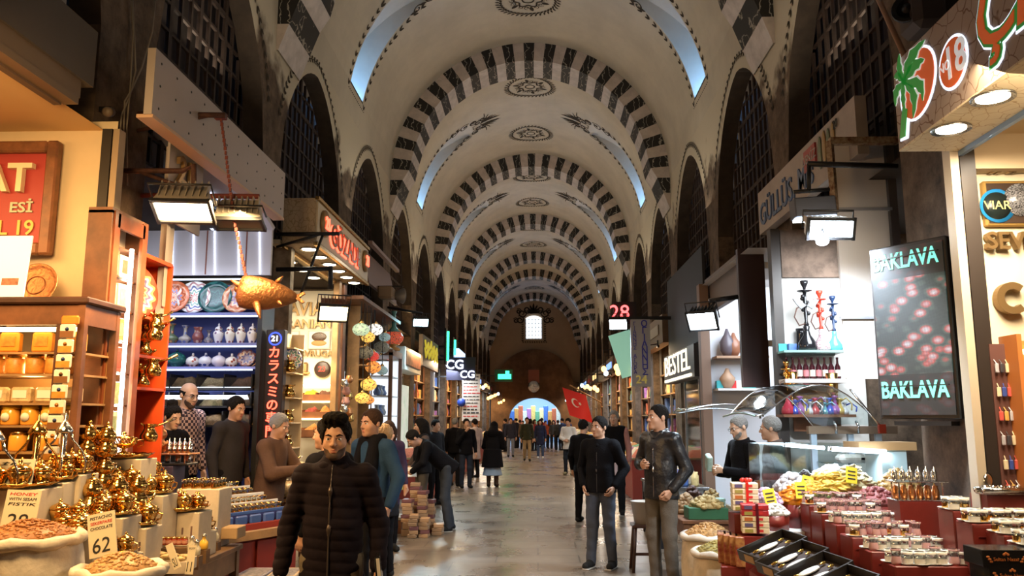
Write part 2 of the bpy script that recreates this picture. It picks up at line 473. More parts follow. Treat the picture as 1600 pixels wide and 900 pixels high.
# painted ornament, one trim object per bay
def ribbon(b, f, pts, w, closed=False):
    """a brush stroke following 2-D points on a surface f(a, b)"""
    pts = [Vector((p[0], p[1])) for p in pts]; n = len(pts); l = []; r = []
    for i in range(n):
        t = pts[(i + 1) % n if closed else min(i + 1, n - 1)] - pts[i - 1 if (closed or i) else 0]
        t = t.normalized() if t.length > 1e-9 else Vector((1, 0)); q = Vector((-t.y, t.x))
        ww = w * (1 if closed else (.35 + .65 * math.sin(PI * (i + .5) / n)))
        l.append(f(*(pts[i] + q * ww))); r.append(f(*(pts[i] - q * ww)))
    for i in range(n if closed else n - 1):
        j = (i + 1) % n
        b.quad([l[i], l[j], r[j], r[i]])
def leaf(b, f, c, ang, L, W):
    ca, sa = math.cos(ang), math.sin(ang)
    q = [(0, 0), (.35 * L, W), (.75 * L, W * .7), (L, 0), (.75 * L, -W * .5), (.35 * L, -W * .6)]
    b.quad([f(c[0] + x * ca - y * sa, c[1] + x * sa + y * ca) for x, y in q])
def scroll(b, f, c, r, ang, turns=1.3, w=.018, hand=1):
    pts = []
    for k in range(22):
        a = ang + hand * turns * 2 * PI * k / 21; rr = r * (1 - .82 * k / 21)
        pts.append((c[0] + rr * math.cos(a), c[1] + rr * math.sin(a)))
    ribbon(b, f, pts, w)
def vine(b, f, pts, step=.13, L=.085, W=.022, stem=0.006):
    """leaves in pairs along a polyline"""
    pts = [Vector(p) for p in pts]; acc = 0; k = 0
    for i in range(len(pts) - 1):
        d = pts[i + 1] - pts[i]; ln = d.length; an = math.atan2(d.y, d.x); s = step - acc if acc else 0
        while s < ln:
            c = pts[i] + d * (s / ln)
            leaf(b, f, c, an + .55, L, W); leaf(b, f, c, an - .55, L, W); s += step; k += 1
        acc = ln - (s - step)
    if stem: ribbon(b, f, pts, stem)
n = 10
for i, yc in enumerate(slots):
    n += 1; b = B(); y0, y1 = bays[i]
    for sd in (0, 1):
        # surface coordinates: a = metres along Y from the slot centre, c = metres up the curve
        def f(a, c, sd=sd, yc=yc):
            t = c / 3.16; return vault(PI - t if sd else t, yc + a, .008)
        c0, c1 = T0 * 3.16, T1 * 3.16
        for e in (-1, 1):
            vine(b, f, [(e * (SLOT + .12), c0 - .1), (e * (SLOT + .12), c0 + 1.5)], .17, .12, .032, 0)
            vine(b, f, [(e * (SLOT + .13), c0 + 1.4), (e * (SLOT + .08), c1 - .3)], .2, .14, .04, 0)
            for (cx, cz, r, an, hd) in ((.5, c1 - .55, .13, .5, 1), (.42, c1 - .2, .17, 1.2, -1), (.36, c1 + .1, .16, 1.5, 1), (.2, c1 + .22, .13, 2.2, -1), (.3, c1 + .38, .12, 1, 1)):
                scroll(b, f, (e * cx, cz), r, an if e > 0 else PI - an, 1.4, .022, hd * e)
            for q in range(5):
                leaf(b, f, (e * (.48 - .05 * q), c1 - .75 + .25 * q), PI / 2 - e * (.5), .2, .045)
            for q in range(4):
                leaf(b, f, (e * .05, c1 + .3), PI / 2 - e * (.12 + .27 * q), .62 - .09 * q, .045)
                ribbon(b, f, [(e * .05, c1 + .3), (e * (.12 + .1 * q), c1 + .62 - .06 * q), (e * (.16 + .16 * q), c1 + .8 - .12 * q)], .016)
        vine(b, f, [(-SLOT - .12, c0 - .16), (SLOT + .12, c0 - .16)], .085, .1, .02)
        ribbon(b, f, [(-.1, c1 + .05), (-.1, c1 + .3), (.1, c1 + .3), (.1, c1 + .05), (-.1, c1 + .05)], .02)
    # crown medallions
    for my in ((yc - 1.75, yc + 1.75) if y1 - y0 > 5 else (yc,)):
        def f2(a, c, my=my): return vault(PI / 2 - a / 3.16, my + c, .008)
        ring = [(.58 * math.cos(2 * PI * k / 40), .58 * math.sin(2 * PI * k / 40)) for k in range(40)]
        for k in range(40):
            an = 2 * PI * k / 40
            leaf(b, f2, (.55 * math.cos(an), .55 * math.sin(an)), an + 1.1, .13, .03); leaf(b, f2, (.60 * math.cos(an), .60 * math.sin(an)), an + .6, .12, .03)
        ribbon(b, f2, ring, .009, True)
        ribbon(b, f2, [(.12 * math.cos(2 * PI * k / 16), .12 * math.sin(2 * PI * k / 16)) for k in range(16)], .018, True)
        ribbon(b, f2, [((.26 + .045 * math.cos(6 * 2 * PI * k / 48)) * math.cos(2 * PI * k / 48), (.26 + .045 * math.cos(6 * 2 * PI * k / 48)) * math.sin(2 * PI * k / 48)) for k in range(48)], .02, True)
        for k in range(6):
            an = PI / 3 * k + .3
            leaf(b, f2, (.28 * math.cos(an), .28 * math.sin(an)), an, .2, .06)
            for e in (-1, 1): scroll(b, f2, (.33 * math.cos(an + e * .3), .33 * math.sin(an + e * .3)), .07, an, 1.1, .012, e)
    # vines round the lunettes
    for X, s in ((XL, 1), (XR, -1)):
        for lc, w in LUN:
            if not (y0 - .6 < lc < y1 + .4): continue
            def f3(a, c, X=X, s=s): return Vector((X + s * .008, a, c)) if c < ZS else vault(PI - (c - ZS) / 3.22 if s > 0 else (c - ZS) / 3.22, a, .008)
            pts = []
            for k in range(25):
                a = lerp(-.955, .955, k / 24) * w; z = arch_h(lc + a * .98, lc, w)
                pts.append((lc + a * 1.1, (z or 4.9) + .20))
            vine(b, f3, pts, .13, .10, .028)
    struct('trim_%d' % n, b, [paint])

# floor of worn slabs
fm = mat('stone_floor', (.20, .165, .13), .34, bump=(3, .12)); nt = fm.node_tree; bs = nt.nodes['Principled BSDF']
tc = nt.nodes.new('ShaderNodeTexCoord'); mp = nt.nodes.new('ShaderNodeMapping'); mp.inputs['Scale'].default_value = (.55, .55, .55)
br = nt.nodes.new('ShaderNodeTexBrick'); br.inputs['Scale'].default_value = 1.6; br.inputs['Mortar Size'].default_value = .008
br.inputs['Color1'].default_value = (.20, .16, .12, 1); br.inputs['Color2'].default_value = (.16, .125, .095, 1); br.inputs['Mortar'].default_value = (.085, .07, .055, 1); br.inputs['Brick Width'].default_value = .9; br.inputs['Row Height'].default_value = .5
no = nt.nodes.new('ShaderNodeTexNoise'); no.inputs['Scale'].default_value = .9; no.inputs['Detail'].default_value = 7; no.inputs['Roughness'].default_value = .65
mu = nt.nodes.new('ShaderNodeMix'); mu.data_type = 'RGBA'; mu.blend_type = 'MULTIPLY'; mu.inputs[0].default_value = .8
r2 = nt.nodes.new('ShaderNodeValToRGB'); r2.color_ramp.elements[0].position = .3; r2.color_ramp.elements[0].color = (.45, .43, .42, 1); r2.color_ramp.elements[1].position = .7; r2.color_ramp.elements[1].color = (1.25, 1.2, 1.15, 1)
r3 = nt.nodes.new('ShaderNodeMapRange'); r3.inputs[1].default_value = .3; r3.inputs[2].default_value = .7; r3.inputs[3].default_value = .17; r3.inputs[4].default_value = .46
L = nt.links.new
L(tc.outputs['Object'], mp.inputs[0]); L(mp.outputs[0], br.inputs['Vector']); L(tc.outputs['Object'], no.inputs['Vector']); L(no.outputs['Fac'], r2.inputs[0])
L(br.outputs['Color'], mu.inputs[6]); L(r2.outputs[0], mu.inputs[7]); L(mu.outputs[2], bs.inputs['Base Color']); L(no.outputs['Fac'], r3.inputs[0]); L(r3.outputs[0], bs.inputs['Roughness'])
b = B(); b.quad([(-6.5, -3, 0), (6.5, -3, 0), (6.5, 66, 0), (-6.5, 66, 0)])
struct('floor', b, [fm])

# shop backs: outer walls and flat shop ceilings behind both arcades
shopw = mat('shop_back_wall', (.30, .22, .15), .8, noise=(3, .3))
for s, nm in ((-1, 'west'), (1, 'east')):
    b = B(); X = XC + s * 5.2
    b.quad([(X, 1.6, 0), (X, 57, 0), (X, 57, 4.6), (X, 1.6, 4.6)]); xi = XC + s * (RX + .45)
    b.quad([(X, 1.6, 4.6), (X, 57, 4.6), (xi, 57, 4.6), (xi, 1.6, 4.6)])
    b.quad([(X, 1.6, 0), (XC + s * RX, 1.6, 0), (XC + s * RX, 1.6, 4.7), (X, 1.6, 4.7)])
    struct('wall_' + nm, b, [shopw])

# far end: cream arch wall, brown stone gate with the lit passage behind
YE = 56.6
endm = mat('end_plaster', (.50, .36, .23), .85, noise=(.8, .12)); stone = mat('brown_stone', (.20, .115, .065), .9, noise=(1.2, .5), bump=(5, .3))
b = B(); N = 40
pts = [vault(PI * k / N, YE) for k in range(N + 1)]
for k in range(N): b.quad([(pts[k].x, YE, 4.1), pts[k], pts[k + 1], (pts[k + 1].x, YE, 4.1)], 0)
struct('wall_end', b, [endm])
b = B(); hw, zt = 2.55, 6.45; gx, gw, gz = -.14, 1.82, 3.15
def ell(x, w, zs, zt): return zs + (zt - zs) * math.sqrt(max(0, 1 - (x / w) ** 2))
for k in range(48):       # tympanum of brown stone with the gate opening
    xa, xb = lerp(-3.0, 3.0, k / 48), lerp(-3.0, 3.0, (k + 1) / 48)
    tz = lambda x: 4.2 if abs(x) > hw else ell(x, hw, 4.2, 6.45)
    lo = lambda x: 0 if abs(x) >= gw else ell(x, gw, 1.6, gz)
    xa2, xb2 = xa * (1 - 1e-6), xb * (1 - 1e-6)
    b.quad([(XC + xa, YE - .35, lo(xa2)), (XC + xb, YE - .35, lo(xb2)), (XC + xb, YE - .35, tz(xb)), (XC + xa, YE - .35, tz(xa))], 0)
    b.quad([(XC + xa, YE - .35, tz(xa)), (XC + xb, YE - .35, tz(xb)), (XC + xb, YE, tz(xb)), (XC + xa, YE, tz(xa))], 0)
    if abs(xa + xb) / 2 < gw: b.quad([(XC + xa, YE - .35, lo(xa2)), (XC + xa, YE + 1, lo(xa2)), (XC + xb, YE + 1, lo(xb2)), (XC + xb, YE - .35, lo(xb2))], 0)
struct('wall_gate', b, [stone])
win = emis('window_daylight', (.80, .90, 1), 3.0); wf = mat('white_window_frame', (.75, .75, .75), .5)
b = B(); c = PY(834, 512, YE); ww, wh = 1.15, 1.62
arch = [(-ww / 2, -wh / 2), (ww / 2, -wh / 2)] + [(ww / 2 * math.cos(PI * k / 12), wh / 2 - .28 + .28 * math.sin(PI * k / 12)) for k in range(13)]
b.prism(arch, (c.x, YE - .02, c.z), (1, 0, 0), (0, 0, 1), .05, 0)
for k in range(1, 5): b.box((c.x - ww / 2 + ww * k / 5, YE - .09, c.z - .1), (.035, .03, wh - .25), 1)
for k in range(1, 6): b.box((c.x, YE - .09, c.z - wh / 2 + wh * k / 6), (ww, .03, .035), 1)
for e in (-1, 1): b.box((c.x + e * ww / 2, YE - .06, c.z - .12), (.09, .12, wh - .2), 1)
b.box((c.x, YE - .06, c.z - wh / 2), (ww + .1, .12, .09), 1)
struct('window_50', b, [win, wf])
b = B()
fe = lambda a, q: Vector((c.x + a, YE - .015, c.z + q))
for e in (-1, 1):
    vine(b, fe, [(e * .78, -.95), (e * .78, .5)], .16, .15, .035)
    for (x, z, r, an) in ((.95, .55, .3, 1), (.8, 1.0, .33, 2), (.45, 1.25, .3, 2.2), (1.25, .5, .2, .5), (1.05, 1.15, .2, 1)):
        scroll(b, fe, (e * x, z), r, an if e > 0 else PI - an, 1.5, .05, e)
    for q in range(4): leaf(b, fe, (0, 1.0), PI / 2 - e * .42 * q, .75 - .08 * q, .1)
vine(b, fe, [(-.8, -1.0), (.8, -1.0)], .16, .14, .03)
struct('trim_40', b, [paint])
# passage behind the gate
b = B()
b.quad([(-5, 64, 0), (5, 64, 0), (5, 64, 5), (-5, 64, 5)], 0)
for e in (-1, 1): b.quad([(XC + e * 3, 57, 0), (XC + e * 3, 64, 0), (XC + e * 3, 64, 5), (XC + e * 3, 57, 5)], 0)
b.quad([(-5, 57.6, 5), (5, 57.6, 5), (5, 64, 5), (-5, 64, 5)], 0)
struct('wall_passage', b, [mat('passage_wall', (.45, .55, .70), .8)])
lamp('passage_end_lamp', 'AREA', (-.15, 60, 4.6), 700, (.55, .78, 1), 3, (-.15, 60, 0), 3)
# ================================================================ materials shared by the stalls
wood = mat('brown_wood', (.22, .085, .035), .45, noise=(4, .45)); dwood = mat('dark_wood', (.075, .03, .018), .45, noise=(4, .5))
lwood = mat('oak_wood', (.42, .24, .10), .5, noise=(5, .35)); redwood = mat('red_painted_wood', (.30, .035, .02), .45)
iron = mat('rusty_iron', (.085, .035, .025), .7, .4, noise=(20, .5)); black = mat('black_metal', (.02, .02, .022), .4, .4); grey = mat('grey_metal', (.22, .21, .2), .45, .7)
steel = mat('steel', (.55, .56, .58), .25, 1.); white = mat('white_panel', (.72, .70, .68), .6); cream = mat('cream_board', (.80, .72, .52), .6)
gold = mat('polished_gold', (1.0, .58, .16), .14, 1., noise=(60, .25)); copper = mat('hammered_copper', (.75, .33, .13), .28, 1., bump=(45, .35)); brass = mat('brass', (.78, .50, .18), .25, 1.)
silver = mat('polished_silver', (.78, .76, .72), .14, 1., bump=(60, .15)); gilt = mat('gilt_letter', (.30, .19, .08), .35, .6)
orange = mat('orange_paint', (.72, .085, .015), .45); blueb = mat('blue_back', (.10, .13, .42), .6)
glass = hidden_mix('clear_glass', (.97, 1, .99)); glassg = hidden_mix('counter_glass', (.88, .97, .97), .93, .12)
tube_w = emis('white_tube', (1, .97, .9), 14); tube_c = emis('cool_tube', (.75, .88, 1), 12); tube_y = emis('warm_tube', (1, .72, .32), 9); led = emis('led_strip', (.70, .80, 1), 4)
spot_m = emis('downlight_glow', (1, .88, .66), 18); red_led = emis('red_led', (1, .06, .03), 7); blue_led = emis('blue_led', (.03, .07, 1), 3)
paper = mat('white_paper', (.78, .74, .64), .7); ink = mat('black_ink', (.02, .02, .02), .7); redink = mat('red_ink', (.6, .03, .03), .7)
cable_m = mat('grey_cable', (.25, .22, .18), .6)
def downlight(loc, label, grp, r=.06):
    t = thing('downlight', label, 'light', loc, 0, grp)
    B().lathe([(r, .012), (r * 1.35, .0), (r * 1.35, .014)], seg=20).build('trim_ring', steel, t)
    B().lathe([(r, .004), (r, .010)], seg=20).build('diffuser', spot_m, t)
    return t
def flood(loc, rz, tilt, label, glow, housing=None, w=.42, hgt=.2, lab2=None):
    """floodlight: finned housing, glass face tilted down"""
    t = thing('floodlight', label, 'light', loc, rz)
    t.rotation_euler = (tilt, 0, rz)
    b = B(); n = 8
    b.hexa([(-w / 2, -.02, -hgt / 2), (w / 2, -.02, -hgt / 2), (w / 2, -.02, hgt / 2), (-w / 2, -.02, hgt / 2), (-w / 2.6, .16, -hgt / 3), (w / 2.6, .16, -hgt / 3), (w / 2.6, .16, hgt / 3), (-w / 2.6, .16, hgt / 3)])
    for k in range(n): b.box((lerp(-w / 2.4, w / 2.4, k / (n - 1)), .1, hgt * .40), (.008, .15, .05))
    b.build('housing', housing or mat('grey_cast_metal', (.30, .27, .23), .5, .6), t)
    b = B()
    for e in (-1, 1):
        b.box((e * w / 2, -.03, 0), (.022, .03, hgt + .03)); b.box((0, -.03, e * hgt / 2), (w + .02, .03, .022))
    b.build('bezel', black, t)
    b = B(); b.quad([(-w / 2, -.025, -hgt / 2), (w / 2, -.025, -hgt / 2), (w / 2, -.025, hgt / 2), (-w / 2, -.025, hgt / 2)])
    b.build('lens', glow, t)
    b = B()
    b.tube([(-w / 2 - .02, .04, 0), (-w / 2 - .02, .05, hgt * .9), (w / 2 + .02, .05, hgt * .9), (w / 2 + .02, .04, 0)], .009, 6)
    b.build('yoke', black, t)
    return t
def arm(name, pts, r, label, m=iron, extra=()):
    b = B()
    b.tube(pts, r, 8)
    for e in extra: b.tube(e, r * .7, 6)
    return tag(b.build(name, m), label, 'bracket')

# ================================================================ LEFT 1: shop beside the camera (Y < 5.65)
b = B(); b.quad([(-5.4, 5.63, 0), (-3.05, 5.63, 0), (-3.05, 5.63, 3.85), (-5.4, 5.63, 3.85)])
struct('wall_cream', b, mat('cream_plaster', (.74, .58, .36), .8, noise=(2, .1)))
b = B(); b.quad([(-5.4, 1.6, 3.78), (-5.4, 5.65, 3.78), (-3.15, 5.65, 3.78), (-3.15, 1.6, 3.78)])
struct('ceiling_shop', b, mat('shop_ceiling', (.70, .45, .2), .8))
X0 = -2.98; zt, zb = PX(150, 48, X0).z, PX(146, 137, X0).z; ye = PX(150, 90, X0).y
t = thing('shutter_fascia', 'grey metal fascia with roller shutter box at top left corner', 'fascia', (X0, (2.2 + ye) / 2, zb))
L_ = ye - 2.2
B().box((-.06, 0, (zt - zb) / 2), (.12, L_, zt - zb)).build('fascia_panel', mat('grey_brown_panel', (.06, .048, .04), .7, noise=(1, .15)), t)
b = B()
b.box((-.10, -.06, -.06), (.16, L_ - .1, .12), 0); b.box((-.06, -.08, -.15), (.10, L_ - .12, .05), 0)
b.build('shutter_rail', mat('shutter_rail', (.16, .11, .07), .5, .5), t)
B().box((-.13, -.1, -.12), (.05, L_ - .14, .14)).build('roller_slat', mat('roller_slat', (.10, .06, .035), .6), t)
t = thing('door_post', 'dark metal door post with pale edge beside cream shop wall', 'post', (-3.02, 5.56, 0))
B().box((-.04, 0, 1.9), (.07, .10, 3.7)).build('post', mat('dark_post', (.02, .015, .012), .5), t)
B().box((.025, 0, 1.9), (.045, .09, 3.7)).build('edge_strip', mat('pale_strip', (.36, .27, .18), .5, .3), t)
# red framed sign
c = PY(30, 310, 5.5); t = thing('framed_sign', 'red shop sign in brown wooden frame with raised cream letters', 'sign', (0, 0, 0))
p0, p1, p2, p3 = PY(95, 221, 5.55), PY(101, 398, 5.55), None, None
xr, ztp, zbt = p0.x, p0.z, p1.z; xl = xr - 1.15
t.location = ((xl + xr) / 2, 5.585, zbt); W2 = (xr - xl) / 2; H_ = ztp - zbt; fr = .085
b = B()
for e in (-1, 1): b.box((e * (W2 - fr / 2), -.03, H_ / 2), (fr, .07, H_), bev=.012)
for z in (fr / 2, H_ - fr / 2): b.box((0, -.03, z), (2 * W2 - 2 * fr, .065, fr), bev=.012)
b.build('frame', mat('walnut_frame', (.26, .10, .04), .45, noise=(6, .5)), t)
B().box((0, 0, H_ / 2), (2 * W2 - fr, .03, H_ - fr)).build('panel', mat('sign_red', (.36, .035, .03), .5), t)
xrr = W2 - fr - .09
B().text('AT', (xrr, -.02, H_ * .66), (1, 0, 0), (0, 0, 1), .29, .045, 0, align='RIGHT', bold=.02).build('lettering', mat('cream_letter', (.80, .66, .42), .5), t)
B().text('ESİ', (xrr + .01, -.018, H_ * .415), (1, 0, 0), (0, 0, 1), .105, .008, 0, align='RIGHT', bold=.02, sx=1.2).build('lettering', mat('mint_letter', (.42, .50, .36), .5), t)
B().text('AL 19', (xrr + .03, -.018, H_ * .235), (1, 0, 0), (0, 0, 1), .15, .008, 0, align='RIGHT', bold=.015).build('lettering', mat('gold_letter', (.72, .50, .12), .5), t)

# display cabinet with jars, tray, poster
cab = thing('display_cabinet', 'dark wooden glass display cabinet of jars under the red sign', 'cabinet', (-3.30, 5.32, 0))
w2, d2, ztop = .42, .22, PY(60, 478, 5.2).z
b = B()
for e in (-1, 1):
    for q in (-1, 1): b.box((e * (w2 - .02), q * (d2 - .02), ztop / 2), (.045, .045, ztop))
b.box((0, -d2 + .02, ztop - .06), (2 * w2, .03, .15)); b.box((w2 - .015, 0, ztop - .06), (.03, 2 * d2, .15))
b.build('frame', wood, cab)
B().box((0, 0, ztop + .02), (2 * w2 + .06, 2 * d2 + .06, .045), bev=.01).build('top', dwood, cab)
SHZ = [PY(60, v, 5.3).z for v in (553, 586, 630, 664, 704)]
for z in SHZ: B().box((0, 0, z - .008), (2 * w2 - .07, 2 * d2 - .05, .014)).build('shelf', lwood, cab)
B().box((0, d2 - .03, 1.1), (2 * w2 - .05, .015, 2.1)).build('back_panel', mat('cabinet_back', (.55, .30, .10), .6), cab)
B().box((0, -d2 + .05, ztop - .16), (2 * w2 - .12, .03, .025)).build('light_tube', tube_y, cab)
lamp('cabinet_lamp', 'POINT', (-3.30, 5.28, 2.0), 14, (1, .62, .25), .1)
honey = mat('honey_jar', (.85, .40, .05), .2, coat=.5); foil = mat('packet_foil', (.80, .60, .33), .35, .1, noise=(25, .4)); amber = mat('amber_packet', (.72, .30, .05), .4, noise=(20, .4))
jy = [(.95, .62, .10), (.80, .35, .06), (.70, .55, .35)]
k = 0
for r_, z in enumerate(SHZ):
    n_ = (4, 6, 5, 6, 5)[r_]
    for q in range(n_):
        x = -3.30 + lerp(-w2 + .1, w2 - .1, q / (n_ - 1)); y = 5.32 - .12
        if r_ in (1, 3, 4):
            t = thing('jar', ('amber jar standing on the shelf of the glass display cabinet', 'yellow-lidded honey jar on cabinet shelf below the amber jars', 'amber jar on the lowest cabinet shelf')[(1, 3, 4).index(r_)], 'jar', (x, y, z), 0, ('amber jars in the cabinet', 'honey jars in the cabinet', 'low jars in the cabinet')[(1, 3, 4).index(r_)])
            B().lathe([(.0, 0), (.05, .0), (.055, .01), (.055, .09), (.045, .105)], seg=14).build('body', honey if r_ != 1 else amber, t)
            B().lathe([(.047, .1), (.05, .102), (.05, .125), (.0, .127)], seg=14).build('lid', mat('yellow_lid', (.85, .58, .04), .4) if r_ == 3 else brass, t)
            if r_ == 3: B().lathe([(.0, 0), (.028, .001), (.028, .004)], (0, -.056, .05), 12, axis=(0, -1, 0)).build('label', paper, t)
        else:
            bb = B(); hh = .13 if r_ == 0 else .10
            bb.box((0, 0, hh / 2), (.13, .06, hh), 0, bev=.012); bb.box((0, -.031, hh * .55), (.09, .006, hh * .5), 1)
            o = bb.build('spice_packet', [foil if r_ else mat('orange_pack', (.75, .28, .03), .4), paper if r_ else amber], None, (x, y, z))
            tag(o, ('orange packet on top shelf of the glass display cabinet', 'pale packet on the middle shelf of the glass display cabinet')[r_ > 0], 'packet', ('packets on the top cabinet shelf', 'packets on the middle cabinet shelf')[r_ > 0])
c = PY(53, 445, 5.38); t = thing('copper_tray', 'round engraved copper tray leaning on wall atop cabinet', 'tray', (c.x, 5.40, c.z))
t.rotation_euler = (PI / 2 - .22, 0, 0)
b = B(); b.lathe([(0, 0), (.11, .002), (.135, .006), (.15, .016), (.156, .014), (.14, -.002), (0, -.006)], seg=36)
b.build('tray', mat('dull_copper', (.48, .20, .08), .4, .8, bump=(30, .4)), t)
B().lathe([(.06, .004), (.064, .008), (.068, .004)], seg=30, caps=False).build('engraving', mat('copper_dark', (.3, .11, .04), .4, .8), t)
c = PY(14, 410, 5.12); b = B(); b.box((0, 0, .2), (.30, .012, .42), 0, rx=-.1)
for k in range(3): b.box((.05 + .02 * (k % 2), -.012 + .012 * k, .10 + .085 * k), (.11, .012, .045), 1, rx=-.1)
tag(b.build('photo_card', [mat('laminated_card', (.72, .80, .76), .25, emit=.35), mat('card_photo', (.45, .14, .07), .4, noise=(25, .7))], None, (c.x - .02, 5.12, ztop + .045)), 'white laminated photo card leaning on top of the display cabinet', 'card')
# sachet strip
p = PY(107, 505, 5.02); q_ = PY(99, 700, 5.02); t = thing('sachet_strip', 'hanging strip of spice sachets beside the display cabinet', 'packets', (p.x, 5.02, p.z))
B().box((0, .02, .02), (.11, .03, .06), bev=.01).build('header', mat('orange_header', (.70, .22, .02), .5), t)
b = B(); b.box((-.07, .05, -.40), (.035, .06, .8), 0); b.build('rail', dwood, t)
for k in range(9):
    bb = B(); bb.box((0, 0, 0), (.10, .018, .088), 0, bev=.008); bb.box((0, -.006, -.02), (.085, .016, .04), 1); bb.lathe([(.0, 0), (.013, .001)], (0, -.011, .012), 10, 1 if k % 2 else 2, axis=(0, -1, 0))
    bb.build('sachet', [paper, amber if k % 3 else mat('brown_spice', (.2, .08, .02), .6), mat('sachet_dot', (.05, .1, .3), .5)], t, (-.012 * k * .4, 0, -.05 - .094 * k))

# ---------------- pier: lit wooden case of packets, camera, cables
t = thing('lit_showcase', 'tall lit wooden showcase of packets on the stone pier', 'showcase', (-3.03, 5.72, 0))
zt, zb = PX(150, 315, -2.95).z, 1.02
b = B(); D, Wd = .17, .50
b.box((0, -Wd / 2, (zt + zb) / 2), (D, .03, zt - zb)); b.box((0, Wd / 2, (zt + zb) / 2), (D, .03, zt - zb)); b.box((0, 0, zt), (D, Wd + .03, .04)); b.box((0, 0, zb), (D, Wd + .03, .04))
b.build('case', wood, t)
b = B()
for e in (-1, 1): b.box((D / 2, e * (Wd / 2 - .045), (zt + zb) / 2), (.025, .075, zt - zb))
b.box((D / 2, 0, zt - .06), (.025, Wd - .1, .10))
b.build('door_frame', mat('mahogany', (.26, .07, .025), .35, noise=(5, .4)), t)
B().box((-D / 2 + .01, 0, (zt + zb) / 2), (.012, Wd - .02, zt - zb)).build('back_panel', mat('case_back', (.7, .6, .42), .6), t)
B().tube([(.04, .13, zb + .08), (.04, .13, zt - .2)], .016, 8).build('light_tube', tube_w, t)
for e in range(9):
    z = zb + .1 + e * .225
    if z < zt - .15: B().box((-.02, 0, z), (.12, Wd - .06, .012)).build('shelf', wood, t)
lamp('case_lamp', 'AREA', (-2.98, 5.80, 2.1), 9, (1, .9, .7), .03, (-3.08, 5.6, 2.1), 1.6)
pk = [(.85, .80, .66), (.78, .30, .10), (.45, .55, .30), (.88, .72, .40), (.65, .12, .08)]
for e in range(9):
    z = zb + .107 + e * .225
    if z > zt - .28: continue
    for q in range(2):
        bb = B(); hh = .16 + .02 * ((e + q) % 2); bb.box((0, 0, hh / 2), (.05, .12, hh), 0, bev=.006); bb.box((.024, 0, hh * .5), (.006, .07, hh * .6), 1)
        o = bb.build('tea_packet', [mat('packet_%d' % ((e * 2 + q) % 5), pk[(e * 2 + q) % 5], .45), mat('packet_face_%d' % ((e + q) % 3), pk[(e + q + 2) % 5], .45, noise=(30, .4))], None, (-2.985, 5.72 - .15 + .14 * q, z))
        tag(o, 'tea packet inside the lit wooden showcase on the pier', 'packet', 'tea packets in the lit showcase')
c = PX(170, 175, -3.15); t = thing('security_camera', 'small security camera on the brown stone pier', 'camera', c)
B().lathe([(.0, -.07), (.035, -.07), (.038, .05), (.03, .06), (0, .06)], seg=16, axis=(.3, -.9, -.35)).build('body', mat('camera_brown', (.13, .09, .06), .5), t)
B().box((-.06, .06, .04), (.1, .04, .04)).build('mount', black, t)
for i, pts in enumerate(([(207, 0), (210, 60), (212, 110), (203, 150), (190, 180), (186, 225)], [(243, 0), (238, 50), (222, 105), (206, 140), (195, 158), (192, 230)], [(205, 0), (208, 50), (204, 130), (198, 200), (199, 290)])):
    tag(B().tube([PX(u, v, -3.22) for u, v in pts], .007, 6).build('cable', cable_m), ('thin grey cable looping down the near stone pier', 'pale cable crossing to the upper edge of the near pier', 'grey cable hanging straight down the near pier')[i], 'cable')

# ---------------- orange shelf on the far side of the pier
t = thing('orange_shelf', 'orange painted open shelf holding plate and gold coffee pots', 'shelf', (-3.14, 6.28, 0))
zt, zb = PX(199, 385, -2.98).z, 1.0; D, Wd = .30, .52
b = B(); b.box((-D / 2, 0, (zt + zb) / 2), (.02, Wd, zt - zb)); b.box((0, 0, zt), (D, Wd, .03)); b.box((0, 0, zb), (D, Wd, .03))
for e in (-1, 1): b.box((0, e * Wd / 2, (zt + zb) / 2), (D, .025, zt - zb))
b.build('carcass', orange, t)
OZ = [PX(222, v, -3.05).z for v in (497, 558, 608)]
for z in OZ: B().box((0, 0, z), (D, Wd, .022)).build('shelf', orange, t)

def coffee_pot(loc, rz, label, grp, m=copper, s=1.):
    t = thing('coffee_pot', label, 'pot', loc, rz, grp)
    B().lathe([(0, 0), (.05 * s, 0), (.062 * s, .02 * s), (.065 * s, .045 * s), (.045 * s, .08 * s), (.036 * s, .10 * s), (.046 * s, .125 * s), (.05 * s, .13 * s), (.044 * s, .128 * s), (.034 * s, .1 * s), (0, .05 * s)], seg=18).build('body', m, t)
    B().tube([(.045 * s, 0, .115 * s), (.11 * s, 0, .135 * s), (.17 * s, 0, .165 * s)], [.008 * s, .008 * s, .012 * s], 6).build('handle', brass, t)
    B().prism([(-.01 * s, 0), (.01 * s, 0), (0, .02 * s)], (-.055 * s, -.005, .118 * s), (0, 1, 0), (-.7, 0, .7), .01 * s).build('spout', m, t)
    return t
pot0 = coffee_pot((-3.12, 6.15, OZ[1] + .011), -.6, 'gold coffee pot on upper compartment of the orange shelf', 'gold coffee pots on the orange shelf', gold)
for (y, lv, dz) in ((6.38, 1, 0), (6.16, 1, .125), (6.37, 1, .125), (6.15, 2, 0), (6.37, 2, 0), (6.16, 2, .125), (6.36, 2, .125)):
    dup(pot0, (-3.10, y, OZ[lv] + .011 + dz), -.6 + .1 * dz, 'gold coffee pot %s compartment of the orange shelf' % ('on upper' if lv == 1 else 'in lower'), 'gold coffee pots on the orange shelf' if lv == 1 else 'gold coffee pots in lower compartment')
pot0['label'] = 'gold coffee pot on upper compartment of the orange shelf'
for i, (u, v) in enumerate(((240, 532), (238, 588), (232, 690), (243, 517))):
    c = PX(u, v, -2.90); dup(pot0, c, -.2 + .5 * i, ('copper coffee pot hung at the edge of orange shelf, middle', 'copper coffee pot hung at the edge of orange shelf, lower', 'copper coffee pot hung lowest beside the orange shelf', 'copper coffee pot hung highest beside the orange shelf')[i], 'pots hung on the orange shelf edge')
